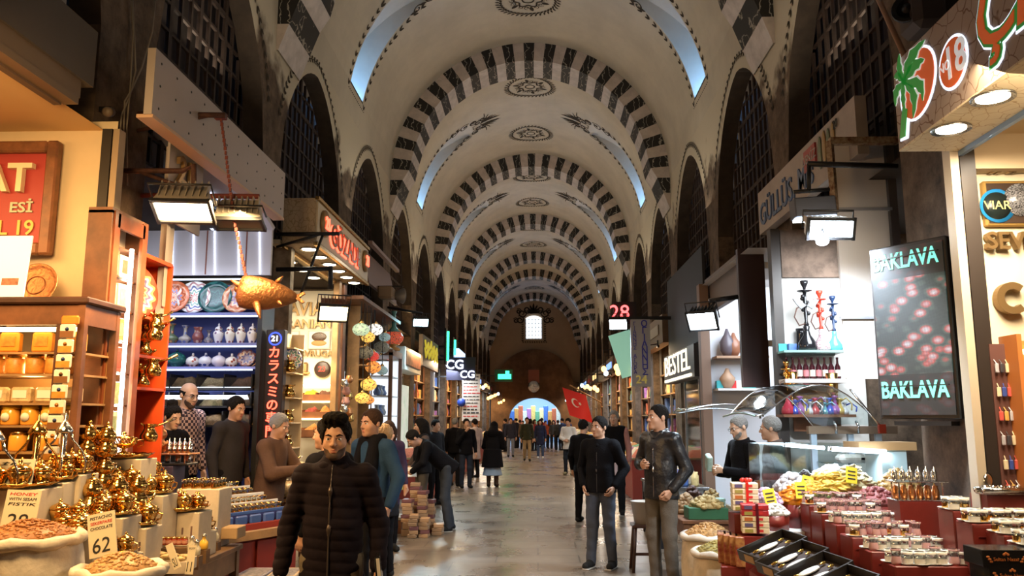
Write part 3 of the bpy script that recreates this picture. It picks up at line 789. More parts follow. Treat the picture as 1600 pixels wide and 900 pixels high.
def pattern_plate(name, cols, rings=9, petals=12):
    """glazed plate: rings and petals in object coordinates"""
    if name in _M: return _M[name]
    m = bpy.data.materials.new(name); m.use_nodes = True; nt = m.node_tree; bs = nt.nodes['Principled BSDF']; bs.inputs['Roughness'].default_value = .18; L = nt.links.new
    tc = nt.nodes.new('ShaderNodeTexCoord'); sp = nt.nodes.new('ShaderNodeSeparateXYZ'); L(tc.outputs['Object'], sp.inputs[0])
    ln = nt.nodes.new('ShaderNodeVectorMath'); ln.operation = 'LENGTH'; L(tc.outputs['Object'], ln.inputs[0])
    an = nt.nodes.new('ShaderNodeMath'); an.operation = 'ARCTAN2'; L(sp.outputs[1], an.inputs[0]); L(sp.outputs[0], an.inputs[1])
    a2 = nt.nodes.new('ShaderNodeMath'); a2.operation = 'MULTIPLY'; a2.inputs[1].default_value = petals; L(an.outputs[0], a2.inputs[0])
    co = nt.nodes.new('ShaderNodeMath'); co.operation = 'COSINE'; L(a2.outputs[0], co.inputs[0])
    rr = nt.nodes.new('ShaderNodeMath'); rr.operation = 'MULTIPLY_ADD'; rr.inputs[1].default_value = .014; L(co.outputs[0], rr.inputs[0]); L(ln.outputs['Value'], rr.inputs[2])
    rs = nt.nodes.new('ShaderNodeMath'); rs.operation = 'MULTIPLY'; rs.inputs[1].default_value = 1 / .19; L(rr.outputs[0], rs.inputs[0])
    r = nt.nodes.new('ShaderNodeValToRGB'); r.color_ramp.interpolation = 'CONSTANT'; L(rs.outputs[0], r.inputs[0])
    for k in range(rings):
        c = cols[k % len(cols)]
        e = r.color_ramp.elements[k] if k < 2 else r.color_ramp.elements.new(k / rings)
        e.position = k / rings; e.color = (*c, 1)
    L(r.outputs[0], bs.inputs['Base Color']); _M[name] = m
    return m
def plate(loc, aim, r, m, label, grp=None):
    t = B().lathe([(0, .0), (.62, .0), (.72, .05), (1., .14), (1.0, .11), (.72, .0), (.6, -.04), (0, -.04)], seg=32)
    t.v = [(x * r, y * r, z * r) for x, y, z in t.v]
    o = t.build('ceramic_plate', m, None, loc); o.rotation_euler = Vector(aim).to_track_quat('Z', 'Y').to_euler()
    return tag(o, label, 'plate', grp)
plate(PX(215, 455, -3.10), (1, -.25, .15), .20, pattern_plate('plate_cream_red', [(.75, .5, .2), (.6, .1, .05), (.8, .7, .45), (.5, .15, .08), (.8, .62, .3), (.15, .12, .3), (.85, .8, .7)]), 'round patterned plate in top compartment of the orange shelf')

# ================================================================ LEFT 2: shop 21 with the blue shelves
X0 = -2.75; pn, pf = PX(238, 160, X0), PX(444, 310, X0)
zt0, zb0, zt1, zb1 = PX(236, 58, X0).z, PX(232, 163, X0).z, PX(444, 275, X0).z, PX(444, 350, X0).z
zt, zb = (zt0 + zt1) / 2, (zb0 + zb1) / 2
t = thing('fascia_board', 'long white studded fascia board above shop 21', 'fascia', (X0, (pn.y + pf.y) / 2, zb)); L_ = pf.y - pn.y
wp = mat('white_fascia', (.46, .40, .37), .6, noise=(1.2, .08))
B().box((-.03, 0, (zt - zb) / 2), (.06, L_, zt - zb)).build('board', wp, t)
B().box((-.05, 0, -.01), (.12, L_, .025)).build('soffit', mat('raw_edge', (.62, .40, .26), .6), t)
b = B()
for k in range(12):
    y = lerp(-L_ / 2 + .1, L_ / 2 - .1, k / 11)
    for z in (.08, (zt - zb) / 2, zt - zb - .08): b.lathe([(0, .004), (.009, .003), (.011, 0)], (0.0, y, z), 8, axis=(1, 0, 0))
b.build('stud', black, t)
b = B(); xs = -3.02; ya, yb = 6.45, 9.1      # corridor side panel below the fascia
b.quad([(xs, ya, 2.6), (xs, ya + .06, 2.6), (xs, ya + .06, zb), (xs, ya, zb)])
b.box((-3.06, 6.55, 3.2), (.05, .14, 1.5)); struct('trim_60', b, wp)
c = PX(245, 240, -3.0)
t = thing('house_number', 'brass number 21 fixed on the white panel', 'number', (-2.93, 6.50, c.z - .07))
B().box((-.02, .07, -.10), (.02, .66, .66), 0).build('backing_panel', wp, t)
b = B(); b.text('21', (.0, .0, 0), (0, 1, 0), (0, 0, 1), .32, .03, 0, bold=.02); b.build('digits', gilt, t)
# slanted white ceiling panels with led lines, facing the passage
YB = 8.98
z1, z2 = PY(320, 432, YB).z, PY(320, 360, YB).z
b = B(); b.box((-3.72, YB - .05, (z1 + z2) / 2), (1.5, .05, z2 - z1), 0)
y3, z3 = 7.0, z2 + .50
b.hexa([(-4.5, YB - .08, z2 - .02), (-2.95, YB - .08, z2 - .02), (-2.95, YB - .03, z2 + .02), (-4.5, YB - .03, z2 + .02), (-4.5, y3, z3), (-2.95, y3, z3), (-2.95, y3, z3 + .06), (-4.5, y3, z3 + .06)], 0)
t = thing('led_canopy', 'slanted white panel canopy with zigzag light lines over the blue shelves', 'canopy', (0, 0, 0)); b.build('panel', mat('canopy_panel', (.60, .56, .58), .55), t)
b = B()
for k in range(3): b.box((-3.25 - .45 * k, YB - .078, (z1 + z2) / 2), (.014, .006, z2 - z1 - .02))
b.build('joint', mat('joint_red', (.25, .08, .05), .6), t)
def on_slope(s): return Vector((0, lerp(YB - .09, y3, s), lerp(z2 - .035, z3 - .012, s)))
b = B()
for k in range(5):
    x = -3.08 - .24 * k - (.03 if k > 1 else 0)
    b.tube([(x, YB - .082, z1 + .01), (x - .03, YB - .085, z2 - .03)], .008, 5)
    q0, q1 = on_slope(.02), on_slope(.42); q2 = on_slope(.75)
    b.tube([(x - .03, q0.y, q0.z), (x - .28, q1.y, q1.z)], .009, 5)
    if k % 2 == 0: b.tube([(x - .03, q0.y, q0.z), (x + .13, q1.y - .1, q1.z)], .009, 5)
    else: b.tube([(x - .28, q1.y, q1.z), (x - .55, q2.y, q2.z)], .009, 5)
b.build('led_line', led, t)
# shelf wall
t = thing('display_shelf', 'blue-backed wall shelving with white light strips and ceramics', 'shelf', (-3.55, YB, 0))
xl, xr = -4.25, -2.98; W2 = (xr - xl) / 2; cx = (xl + xr) / 2; t.location.x = cx
SZ = [PY(320, v, YB - .25).z for v in (489, 536, 573)]
B().box((0, .1, 1.9), (2 * W2, .03, 2.6)).build('back_panel', blueb, t)
for z in SZ: B().box((0, -.14, z - .014), (2 * W2, .30, .026)).build('shelf', mat('shelf_blue', (.16, .18, .42), .5), t)
for z in SZ[:2] + [PY(320, 433, YB - .2).z]:
    B().box((0, -.285, z - .04), (2 * W2 - .05, .012, .016)).build('light_strip', led, t)
for e in (-1, 1): B().box((e * W2, -.1, 1.8), (.05, .4, 2.6)).build('upright', black if e > 0 else mat('grey_upright', (.3, .3, .34), .5), t)
lamp('blue_shelf_lamp', 'AREA', (cx, YB - .5, PY(320, 430, YB).z), 4, (.75, .82, 1), 1.1, (cx, YB - .1, 1.8), .1)
cer = {'or': pattern_plate('plate_orange', [(.5, .12, .05), (.75, .55, .4), (.45, .1, .05), (.2, .25, .45), (.6, .18, .08), (.35, .08, .04), (.62, .25, .14), (.55, .16, .07)]),
       'wf': pattern_plate('plate_floral', [(.75, .7, .62), (.5, .1, .08), (.72, .7, .65), (.15, .3, .25), (.78, .75, .7), (.12, .15, .35), (.75, .72, .66), (.4, .2, .2), (.76, .74, .7)], 9, 9),
       'dg': pattern_plate('plate_green', [(.01, .05, .05), (.02, .10, .09), (.01, .045, .05), (.03, .12, .11), (.012, .06, .06)], 9, 7),
       'sq': pattern_plate('plate_rust', [(.6, .35, .2), (.4, .12, .06), (.2, .15, .3), (.65, .42, .25), (.45, .12, .05), (.5, .2, .1)], 8, 10)}
for u, v, r, k, lb in ((247, 465, .17, 'dg', 'dark green plate at left end of top blue shelf'), (271, 462, .185, 'or', 'orange glazed plate on the top blue shelf'), (304, 462, .185, 'wf', 'white floral plate between orange and green plates'), (337, 462, .185, 'dg', 'large dark green relief plate on the top blue shelf'), (373, 465, .175, 'sq', 'rust patterned plate at right end of top blue shelf')):
    c = PY(u, v, YB - .16 - (.03 if k == 'or' else 0)); plate((c.x, c.y, SZ[0] + r * .98), (.05, -1, .22), r, cer[k], lb)
def flora(name, base, spot, sc=14, spot2=None):
    if name in _M: return _M[name]
    m = mat(name, base, .2); nt = m.node_tree; L = nt.links.new; tc = nt.nodes.new('ShaderNodeTexCoord'); vo = nt.nodes.new('ShaderNodeTexVoronoi'); vo.inputs['Scale'].default_value = sc
    r = nt.nodes.new('ShaderNodeValToRGB'); r.color_ramp.interpolation = 'CONSTANT'; r.color_ramp.elements[0].color = (*spot, 1); r.color_ramp.elements[1].position = .34; r.color_ramp.elements[1].color = (*base, 1)
    if spot2: e = r.color_ramp.elements.new(.2); e.color = (*spot2, 1)
    L(tc.outputs['Object'], vo.inputs['Vector']); L(vo.outputs['Distance'], r.inputs[0]); L(r.outputs[0], nt.nodes['Principled BSDF'].inputs['Base Color'])
    return m
PROF = {'bottle': [(0, 0), (.55, 0), (.62, .05), (1, .32), (.95, .5), (.45, .72), (.28, .8), (.26, 1.25), (.34, 1.4), (.6, 1.55), (.62, 1.58), (.5, 1.56), (.2, 1.35)],
        'vase': [(0, 0), (.55, 0), (.6, .05), (.95, .45), (1, .7), (.75, 1.0), (.62, 1.1), (.66, 1.4), (.85, 1.55), (.8, 1.57), (.58, 1.42)],
        'jar': [(0, 0), (.55, 0), (.58, .04), (.72, .35), (1, .95), (.95, 1.15), (.62, 1.3), (.6, 1.4)], 'jarlid': [(.68, 1.4), (.72, 1.45), (.6, 1.62), (.25, 1.75), (.12, 1.8), (.2, 1.9), (.12, 2.02), (0, 2.12)],
        'ball': [(0, 0), (.4, 0), (.45, .06), (.9, .45), (1, .85), (.85, 1.3), (.4, 1.6), (.2, 1.66), (0, 1.67)]}
def pro(k, r): return [(a * r, z * r * (1 if k == 'ball' else 1.85)) for a, z in PROF[k]]
for i, (u, k, r, m, lb) in enumerate(((250, 'bottle', .065, flora('glaze_darkgreen', (.03, .05, .06), (.1, .2, .2)), 'dark slim-necked vase behind left end of middle blue shelf'), (268, 'bottle', .075, flora('glaze_green', (.10, .14, .08), (.5, .35, .1), 18, (.3, .08, .05)), 'green floral bottle vase on middle blue shelf'), (289, 'bottle', .068, flora('glaze_grey', (.34, .32, .30), (.12, .14, .3), 20), 'grey bottle vase second along middle blue shelf'),
                                 (309, 'vase', .062, flora('glaze_rose', (.22, .07, .07), (.5, .35, .25), 20), 'reddish wide-mouthed vase on middle blue shelf'), (326, 'bottle', .05, flora('glaze_slate', (.16, .15, .17), (.45, .38, .35), 22), 'small slate bottle vase beside the ginger jars'))):
    c = PY(u, 530, YB - .17); o = B().lathe(pro(k, r), seg=20).build('ceramic_vase', m, None, (c.x, c.y, SZ[1])); tag(o, lb, 'vase')
for i, (u, base, sp, s2, ob) in enumerate(((341, (.72, .72, .74), (.08, .11, .30), (.2, .06, .1), 'blue bouquet pattern'), (359, (.74, .72, .66), (.10, .14, .10), (.35, .06, .05), 'dark leaf pattern'), (376, (.74, .72, .66), (.09, .1, .14), (.3, .05, .05), 'dense dark flowers'), (394, (.76, .70, .66), (.25, .08, .1), (.08, .1, .2), 'red flowers'))):
    c = PY(u, 530, YB - .17); m = flora('ginger_glaze_%d' % i, base, sp, 24, s2); r = .058
    t = thing('ginger_jar', 'lidded white ginger jar with %s' % ob, 'jar', (c.x, c.y, SZ[1]), 0, 'ginger jars on the middle blue shelf')
    B().lathe(pro('jar', r), seg=18).build('body', m, t); B().lathe(pro('jarlid', r), seg=18).build('lid', m, t)
for i, (u, r, m, lb) in enumerate(((252, .085, flora('glaze_bluewhite', (.62, .64, .7), (.05, .09, .35), 18), 'blue and white round jar at left end of lower blue shelf'), (276, .10, flora('glaze_teal', (.02, .11, .11), (.04, .2, .19), 24), 'large teal green globe jar on lower blue shelf'), (301, .073, flora('glaze_w1', (.72, .72, .70), (.08, .2, .15), 22, (.45, .06, .05)), 'white globe jar with green and red sprigs'),
                                (321, .075, flora('glaze_w2', (.70, .72, .78), (.05, .08, .3), 18), 'white globe jar with blue dots'), (342, .078, mat('glaze_pale', (.68, .66, .74), .2), 'plain pale lilac globe jar on lower blue shelf'), (362, .07, flora('glaze_w3', (.74, .72, .68), (.3, .08, .06), 24), 'white globe jar with small red flowers'))):
    c = PY(u, 565, YB - .16); o = B().lathe(pro('ball', r), seg=22).lathe([(.014, 0), (.012, .03), (0, .034)], (0, 0, r * 1.66), 8).build('globe_jar', m, None, (c.x, c.y, SZ[2])); tag(o, lb, 'jar')
for u, r, lb in ((385, .10, 'brown blue plate leaning at right end of lower blue shelf'), (392, .085, 'small patterned plate half hidden behind the leaning brown plate')):
    c = PY(u, 560, YB - .15 + (.05 if u > 386 else 0)); plate((c.x, c.y, SZ[2] + r), (.1, -1, .25), r, pattern_plate('plate_brownblue', [(.3, .16, .12), (.1, .1, .25), (.5, .4, .35), (.25, .1, .08), (.12, .1, .2)], 8, 8), lb)
# spice bins below
spice_cols = [(.42, .26, .13), (.30, .17, .07), (.55, .40, .22), (.20, .09, .05), (.48, .20, .06), (.45, .36, .18), (.26, .16, .10), (.38, .08, .05)]
def heap(name, cols, label, grp, loc, sx, sy, hz, cat='spice', seed=0, n=7, kind='stuff'):
    rr = random.Random(seed); ph = [rr.uniform(0, 6) for _ in range(6)]
    def f(u, v):
        x, y = (u - .5) * sx, (v - .5) * sy
        e = min(1, 4.5 * min(u, 1 - u)) * min(1, 4.5 * min(v, 1 - v))
        return (x, y, hz * (e ** .6) * (.8 + .12 * math.sin(ph[0] + 9 * u) + .1 * math.sin(ph[1] + 11 * v) + .05 * math.sin(ph[2] + 31 * u + 20 * v)))
    m = mat('heap_%d_%d_%d' % tuple(int(q * 99) for q in cols), cols, .75, noise=(70, .55), bump=(90, .9))
    o = B().grid(f, n, n).build(name, m, None, loc); tag(o, label, cat, grp, kind)
    return o
for r_, v in enumerate((606, 634, 664)):
    z = PY(320, v, YB - .3).z
    t = thing('spice_bin_rack', ('upper glass-fronted row of spice bins under blue shelves', 'middle glass-fronted row of spice bins under blue shelves', 'lowest glass-fronted row of spice bins under blue shelves')[r_], 'rack', (cx, YB - .16, z))
    b = B(); b.box((0, 0, -.01), (2 * W2 - .07, .36, .02))
    for k in range(5): b.box((lerp(-W2 + .05, W2 - .05, k / 4), 0, .07), (.012, .34, .15))
    b.build('tray', black, t)
    B().box((0, -.18, .05), (2 * W2 - .07, .006, .12)).build('glass_front', glass, t)
    B().box((0, -.16, .19), (2 * W2 - .1, .014, .014)).build('light_strip', led, t)
    for k in range(4):
        heap('spice_heap', spice_cols[(k + 3 * r_) % 8], 'heap of loose spice in the glass bins under the blue shelves', 'spices in the bins under the blue shelves', (cx + lerp(-W2, W2, (k + .5) / 4), YB - .17, z + .002), 2 * W2 / 4 - .06, .30, .13, seed=k + r_, n=5)
lamp('bin_lamp', 'AREA', (cx, YB - .5, 1.95), 5, (.85, .88, 1), 1.0, (cx, YB, 1.5), .1)

# ---------------- brackets, floodlights, chain, hanging copper fish
YA = 5.9
arm('lamp_bracket', [PY(152, 267, YA), PY(285, 267, YA), PY(303, 258, YA), PY(303, 300, YA)], .022, 'dark iron bracket arm holding the lit orange floodlight', iron, [[PY(222, 270, YA), PY(296, 296, YA)]])
arm('chain_bracket', [PY(205, 178, 6.3), PY(352, 180, 6.3)], .024, 'upper rusty bracket with the long red chain', iron, [[PY(205, 206, 6.3), PY(325, 181, 6.3)]])
arm('lamp_bracket', [PY(195, 305, 6.45), PY(405, 307, 6.45)], .022, 'straight rusty red bracket carrying the unlit floodlight', mat('red_rust', (.16, .035, .025), .7))
p = PY(288, 326, 5.75); flood(p, .12, 1.05, 'lit orange floodlight on the near left bracket', emis('flood_orange', (1, .78, .42), 25), w=.40, hgt=.22)
p = PY(374, 345, 6.4); flood(p, .1, 1.32, 'unlit grey floodlight hanging behind the lit one', mat('dull_lens', (.10, .085, .07), .6), w=.38, hgt=.18)
pts = [PY(345, 182, 6.35), PY(352, 232, 6.35), PY(359, 290, 6.35), PY(366, 345, 6.35), PY(378, 400, 6.35), PY(386, 440, 6.35)]
b = B()
for i in range(len(pts) - 1):
    for k in range(8):
        c = pts[i].lerp(pts[i + 1], k / 8); d = (pts[i + 1] - pts[i]).normalized()
        b.box(c, (.014, .022, .03) if k % 2 else (.022, .014, .03), 0)
b.box(pts[0], (.09, .05, .05)); tag(b.build('chain', mat('red_rust', (.16, .035, .025), .7)), 'red rusty chain hanging from upper bracket past the fish', 'chain')
c = PY(408, 459, 6.35); t = thing('copper_fish', 'brown hammered copper fish hanging from the red chain', 'ornament', c); fishm = mat('dark_copper', (.34, .15, .06), .42, .85, bump=(38, .5))
ax = Vector((1, .18, -.10)).normalized()
prof = [(.0, -.175), (.09, -.172), (.125, -.15), (.135, -.10), (.133, -.02), (.12, .06), (.09, .16), (.055, .24), (.03, .28), (0, .29)]
B().lathe(prof, seg=26, axis=ax).build('body', fishm, t)
B().ball((-.16, -.055, .03), (.035, .05, .035)).ball((-.165, -.02, -.03), (.03, .045, .025)).build('mouth', fishm, t)
for (a, q, d) in (((-.10, -.08, .03), (-.20, -.14, .09), .03), ((.0, -.1, -.09), (.06, -.16, -.22), .03), ((.14, -.02, -.06), (.20, -.1, -.1), .02), ((.12, 0, .09), (.17, 0, .14), .02)):
    a, q = Vector(a), Vector(q); B().tube([a, a.lerp(q, .5), q], [d, d * .8, .004], 7).build('fin', fishm, t)
B().prism([(0, -.012), (.06, -.045), (.075, -.03), (.03, 0), (.075, .035), (.06, .05), (0, .012)], ax * .27 + Vector((0, -.01, 0)), ax, (0, .2, 1), .02).build('tail_fin', fishm, t)

# ---------------- vertical red LED sign
c0, c1 = PY(413, 515, 8.75), PY(441, 690, 8.75); wd = .20; hgt = c0.z - PY(410, 692, 8.75).z
t = thing('led_sign', 'narrow vertical black sign with red Japanese characters and number 21', 'sign', ((c0.x + c1.x) / 2, 8.75, c0.z - hgt))
B().box((0, .06, hgt / 2), (wd, .12, hgt), bev=.008).build('box', mat('sign_black', (.015, .008, .01), .35), t)
b = B()
for k, ch in enumerate('カラスミの専門店'): b.text(ch, (0, -.004, hgt - .255 - .140 * k), (1, 0, 0), (0, 0, 1), .135, .008, bold=.012)
b.build('characters', red_led, t)
b = B(); b.lathe([(.058, 0), (.066, .006), (.074, 0)], (0, -.004, hgt - .1), 24, axis=(0, -1, 0), caps=False); b.build('ring', blue_led, t)
b = B(); b.text('21', (0, -.004, hgt - .1), (1, 0, 0), (0, 0, 1), .085, .008, bold=.01); b.build('number', emis('white_led', (.9, .9, 1), 5), t)
t = thing('bric_rack', 'narrow cream shelf beside red sign with plates and pots', 'shelf', (-2.73, 8.95, 0))
b = B(); b.box((-.07, .12, 1.85), (.015, .4, 1.6)); b.box((0, .3, 1.85), (.16, .015, 1.6))
for k in range(6): b.box((0, .12, 1.12 + .27 * k), (.15, .38, .014))
b.build('carcass', mat('cream_shelf', (.72, .58, .38), .5), t)
plate((-2.70, 8.98, 2.36), (.8, -.6, .15), .12, cer['wf'], 'blue white plate on narrow shelf beside the red sign')
for k in range(5): dup(pot0, (-2.70, 8.92, 1.13 + .27 * k), .8 + k, ('brass pot on lowest level of the narrow cream shelf', 'brass pot second from bottom of narrow cream shelf', 'brass pot midway up the narrow cream shelf', 'brass pot below the plate on narrow cream shelf', 'brass pot beside the plate on narrow cream shelf')[k], 'pots on the narrow cream shelf')
# ================================================================ LEFT 3: caviar shop (Y 9.9 - 13.1)
def on_wall(X): return ((0, 1, 0), (0, 0, 1)) if X < 0 else ((0, -1, 0), (0, 0, 1))
FC = ((1, 0, 0), (0, 0, 1))
crackle = mat('crackle_plaster', (.50, .40, .27), .6)
def cracks(m, base, line, sc=9, w=.045):
    nt = m.node_tree; L = nt.links.new; tc = nt.nodes.new('ShaderNodeTexCoord'); no = nt.nodes.new('ShaderNodeTexNoise'); no.inputs['Scale'].default_value = 3; no.inputs['Detail'].default_value = 3
    ad = nt.nodes.new('ShaderNodeMix'); ad.data_type = 'RGBA'; ad.blend_type = 'LINEAR_LIGHT'; ad.inputs[0].default_value = .12
    vo = nt.nodes.new('ShaderNodeTexVoronoi'); vo.feature = 'DISTANCE_TO_EDGE'; vo.inputs['Scale'].default_value = sc
    r = nt.nodes.new('ShaderNodeValToRGB'); r.color_ramp.elements[0].color = (*line, 1); r.color_ramp.elements[1].color = (*base, 1); r.color_ramp.elements[0].position = w * .4; r.color_ramp.elements[1].position = w
    L(tc.outputs['Object'], ad.inputs[6]); L(tc.outputs['Object'], no.inputs['Vector']); L(no.outputs['Color'], ad.inputs[7]); L(ad.outputs[2], vo.inputs['Vector']); L(vo.outputs['Distance'], r.inputs[0])
    L(r.outputs[0], nt.nodes['Principled BSDF'].inputs['Base Color'])
cracks(crackle, (.50, .40, .27), (.33, .25, .15), 14)
YC = 12.98
zlo, zhi = 1.0, 3.75
b = B(); b.quad([(-4.6, YC, 0), (-3.2, YC, 0), (-3.2, YC, zhi), (-4.6, YC, zhi)]); struct('wall_caviar', b, mat('caviar_board', (.86, .80, .64), .55))
t = thing('wall_sign', 'caviar shop lettering and framed pictures on lit cream wall', 'sign', (-3.3, YC - .02, 2.4))
def wl(txt, u, v, size, m, d=.03, sx=1., al='RIGHT'):
    p = PY(u, v, YC); return B().text(txt, (p.x + 3.3, -.01, p.z - 2.4), *FC, size, d, 0, align=al, sx=sx, bold=.02).build('lettering', m, t)
wl('CAVIAR', 521, 484, .30, gilt, sx=.85); wl('IRANIAN', 519, 507, .195, gilt); wl('BELUGA  SEVRUGA', 521, 553, .135, gilt)
for u, v, w, h_, n_, lab in ((459, 531, .18, .29, 'side', 'framed picture at left of the caviar wall'), (499, 531, .36, .30, 'main', 'framed picture of black caviar heaped on bread')):
    p = PY(u, v, YC - .02); f_ = thing('framed_picture', lab, 'picture', p)
    B().box((0, 0, 0), (w, .03, h_), bev=.006).build('frame', mat('pale_frame', (.62, .58, .5), .5), f_)
    B().box((0, -.017, 0), (w - .04, .006, h_ - .04)).build('picture', mat('picture_white', (.8, .76, .7), .4), f_)
    if n_ == 'main':
        bb = B(); bb.ball((0, -.02, .045), (.12, .012, .075), 0, 20, 10); bb.build('caviar_print', mat('caviar_black', (.03, .022, .018), .3, noise=(90, .9), col2=(.2, .12, .08)), f_)
        B().ball((0, -.022, -.055), (.125, .01, .045), 0, 20, 8).build('bread_print', mat('bread_tan', (.62, .30, .10), .5), f_)
    else: B().ball((.03, -.02, 0), (.05, .01, .02)).build('tin_print', black, f_)
p = PY(473, 576, YC - .04); f_ = thing('brass_emblem', 'square brass emblem at left below the caviar lettering', 'emblem', p)
B().box((0, 0, 0), (.17, .05, .20), bev=.02).build('block', gilt, f_); B().box((.02, -.03, -.07), (.21, .03, .035), bev=.01).build('ribbon', copper, f_)
p = PY(504, 577, YC - .04); f_ = thing('round_emblem', 'round dark emblem with red 23 below the caviar lettering', 'emblem', p)
B().lathe([(.13, 0), (.13, .02), (.11, .035), (0, .03)], seg=28, axis=(0, -1, 0)).build('disc', mat('emblem_dark', (.05, .03, .025), .3), f_); B().text('23', (0, -.03, 0), *FC, .12, .008, bold=.02).build('number', mat('emblem_red', (.55, .03, .02), .4), f_)
# wooden jambs
for u, w, m, lb in ((524, .07, lwood, 'pale wooden jamb post right of caviar wall'), (532, .10, wood, 'brown wooden post left of the lamp shop')):
    c = PX(u, 600, -3.06); tag(B().box((0, 0, 1.9), (.09, .09 + w, 3.8), bev=.008).build('door_jamb_post', m, None, (c.x, c.y - .05, 0)), lb, 'post')
# spice trays on stepped racks with tubes
for r_, (v, y) in enumerate(((625, 12.75), (652, 12.45), (680, 12.15))):
    z = PY(480, v, y).z; xa, xb = PY(452, v, y).x, PY(521, v, y).x; cx2 = (xa + xb) / 2
    t = thing('spice_tray', ('upper', 'middle', 'lower')[r_] + ' lit wooden spice tray under the caviar wall', 'tray', (cx2, y, z)); Wt = xb - xa
    b = B(); b.box((0, 0, -.02), (Wt, .34, .03)); b.box((0, -.17, .03), (Wt, .02, .10))
    for k in range(4): b.box((lerp(-Wt / 2, Wt / 2, k / 3), 0, .05), (.015, .34, .12))
    b.build('tray', wood, t); B().box((0, .1, .235), (Wt - .06, .03, .025)).build('light_tube', tube_y, t)
    for k, cl in enumerate((((.60, .38, .10), (.85, .62, .03), (.16, .06, .03)), ((.75, .45, .14), (.30, .03, .015), (.70, .22, .04)), ((.68, .42, .05), (.55, .20, .03), (.6, .42, .2)))[r_]):
        heap('spice_heap', cl, ('ochre', 'yellow', 'dark', 'tan', 'deep red', 'orange', 'mustard', 'rust', 'beige')[r_ * 3 + k] + ' spice heap in the lit trays of caviar shop', None, (cx2 + lerp(-Wt / 2, Wt / 2, (k + .5) / 3), y, z), Wt / 3 - .02, .32, .17, seed=r_ * 3 + k, n=6)
lamp('tray_lamp', 'AREA', (-3.55, 12.2, 2.6), 14, (1, .75, .4), .8, (-3.6, 12.7, 1.4), .2)
# canopy with letters
Xc2 = -2.70; ya, yb = PX(493, 340, Xc2).y, PX(573, 420, Xc2).y; zt, zb = PX(494, 309, Xc2).z, PX(492, 381, Xc2).z
t = thing('shop_canopy', 'beige lit canopy with raised brass letters and downlights', 'canopy', (Xc2, (ya + yb) / 2, zb)); L_, H_ = yb - ya, zt - zb
B().box((-.20, 0, H_ / 2), (.40, L_, H_)).build('box', crackle, t)
B().box((.012, 0, H_ / 2), (.02, L_ - .04, H_ - .08)).build('sign_panel', mat('sign_cream', (.62, .52, .36), .5), t)
b = B()
for z in (0, H_): b.box((.015, 0, z), (.05, L_ + .02, .04))
b.box((-.38, 0, -.03), (.03, L_, .04)); b.build('trim_rail', brass, t)
B().text('GÖZADE', (.04, -.05, H_ * .44), *on_wall(-1), .40, .018, 0, bold=.01, sx=1.05).build('lettering', gilt, t)
B().text('GÖZADE', (.023, -.07, H_ * .42), *on_wall(-1), .40, .006, 0, bold=.03, sx=1.05).build('lettering', red_led, t)
for e in (-1, 1):
    y = e * (L_ / 2 - .3); B().lathe([(.17, 0), (.17, .04), (0, .04)], (.02, y, H_ * .55), 24, axis=(1, 0, 0)).build('number_disc', gilt, t)
    B().text('21', (.065, y + .04, H_ * .55), *on_wall(-1), .22, .015, 0, bold=.02).build('number', red_led, t)
for k, (u, v) in enumerate(((475, 385), (494, 401), (508, 415), (525, 428), (539, 439), (553, 451))):
    y = lerp(ya + .3, yb - .2, k / 5); downlight((Xc2 - .15, y, zb - .018), 'downlight in the outer row under the beige canopy', 'outer downlights under the beige canopy', .085)
for k in range(4): downlight((-3.35, ya + .5 + .62 * k, zb - .02), 'downlight in the inner row behind the beige canopy', 'inner downlights behind the beige canopy', .085)
b = B(); b.box((-3.6, (ya + yb) / 2, zb + .03), (.95, L_, .05)); struct('ceiling_caviar', b, cream)
lamp('canopy_lamp', 'AREA', (-2.95, 11.2, zb - .06), 45, (1, .82, .58), 2.2, (-2.95, 11.2, 0), .2)
b = B(); b.quad([(-3.05, 9.86, 0), (-4.6, 9.86, 0), (-4.6, 9.86, 3.8), (-3.05, 9.86, 3.8)]); b.box((-3.1, 9.95, 2.2), (.12, .14, 3.5)); struct('trim_61', b, [mat('stone_jamb', (.40, .32, .22), .8, noise=(8, .5))])
arm('lamp_bracket', [PY(432, 366, 9.6), PY(530, 365, 9.6)], .025, 'dark grey upper bracket arm under the beige canopy', black, [[PY(432, 386, 9.6), PY(500, 366, 9.6)], [PY(504, 368, 9.6), PY(468, 465, 9.6)]])
arm('lamp_bracket', [PY(432, 421, 9.5), PY(517, 420, 9.5), PY(517, 416, 9.5), PY(516, 452, 9.5)], .028, 'grey lower bracket arm with drop holding the warm floodlight', black)
flood(PY(521, 487, 9.3), .35, .75, 'glowing warm floodlight in front of caviar wall', emis('flood_warm', (1, .74, .36), 25), wood, w=.33, hgt=.22)

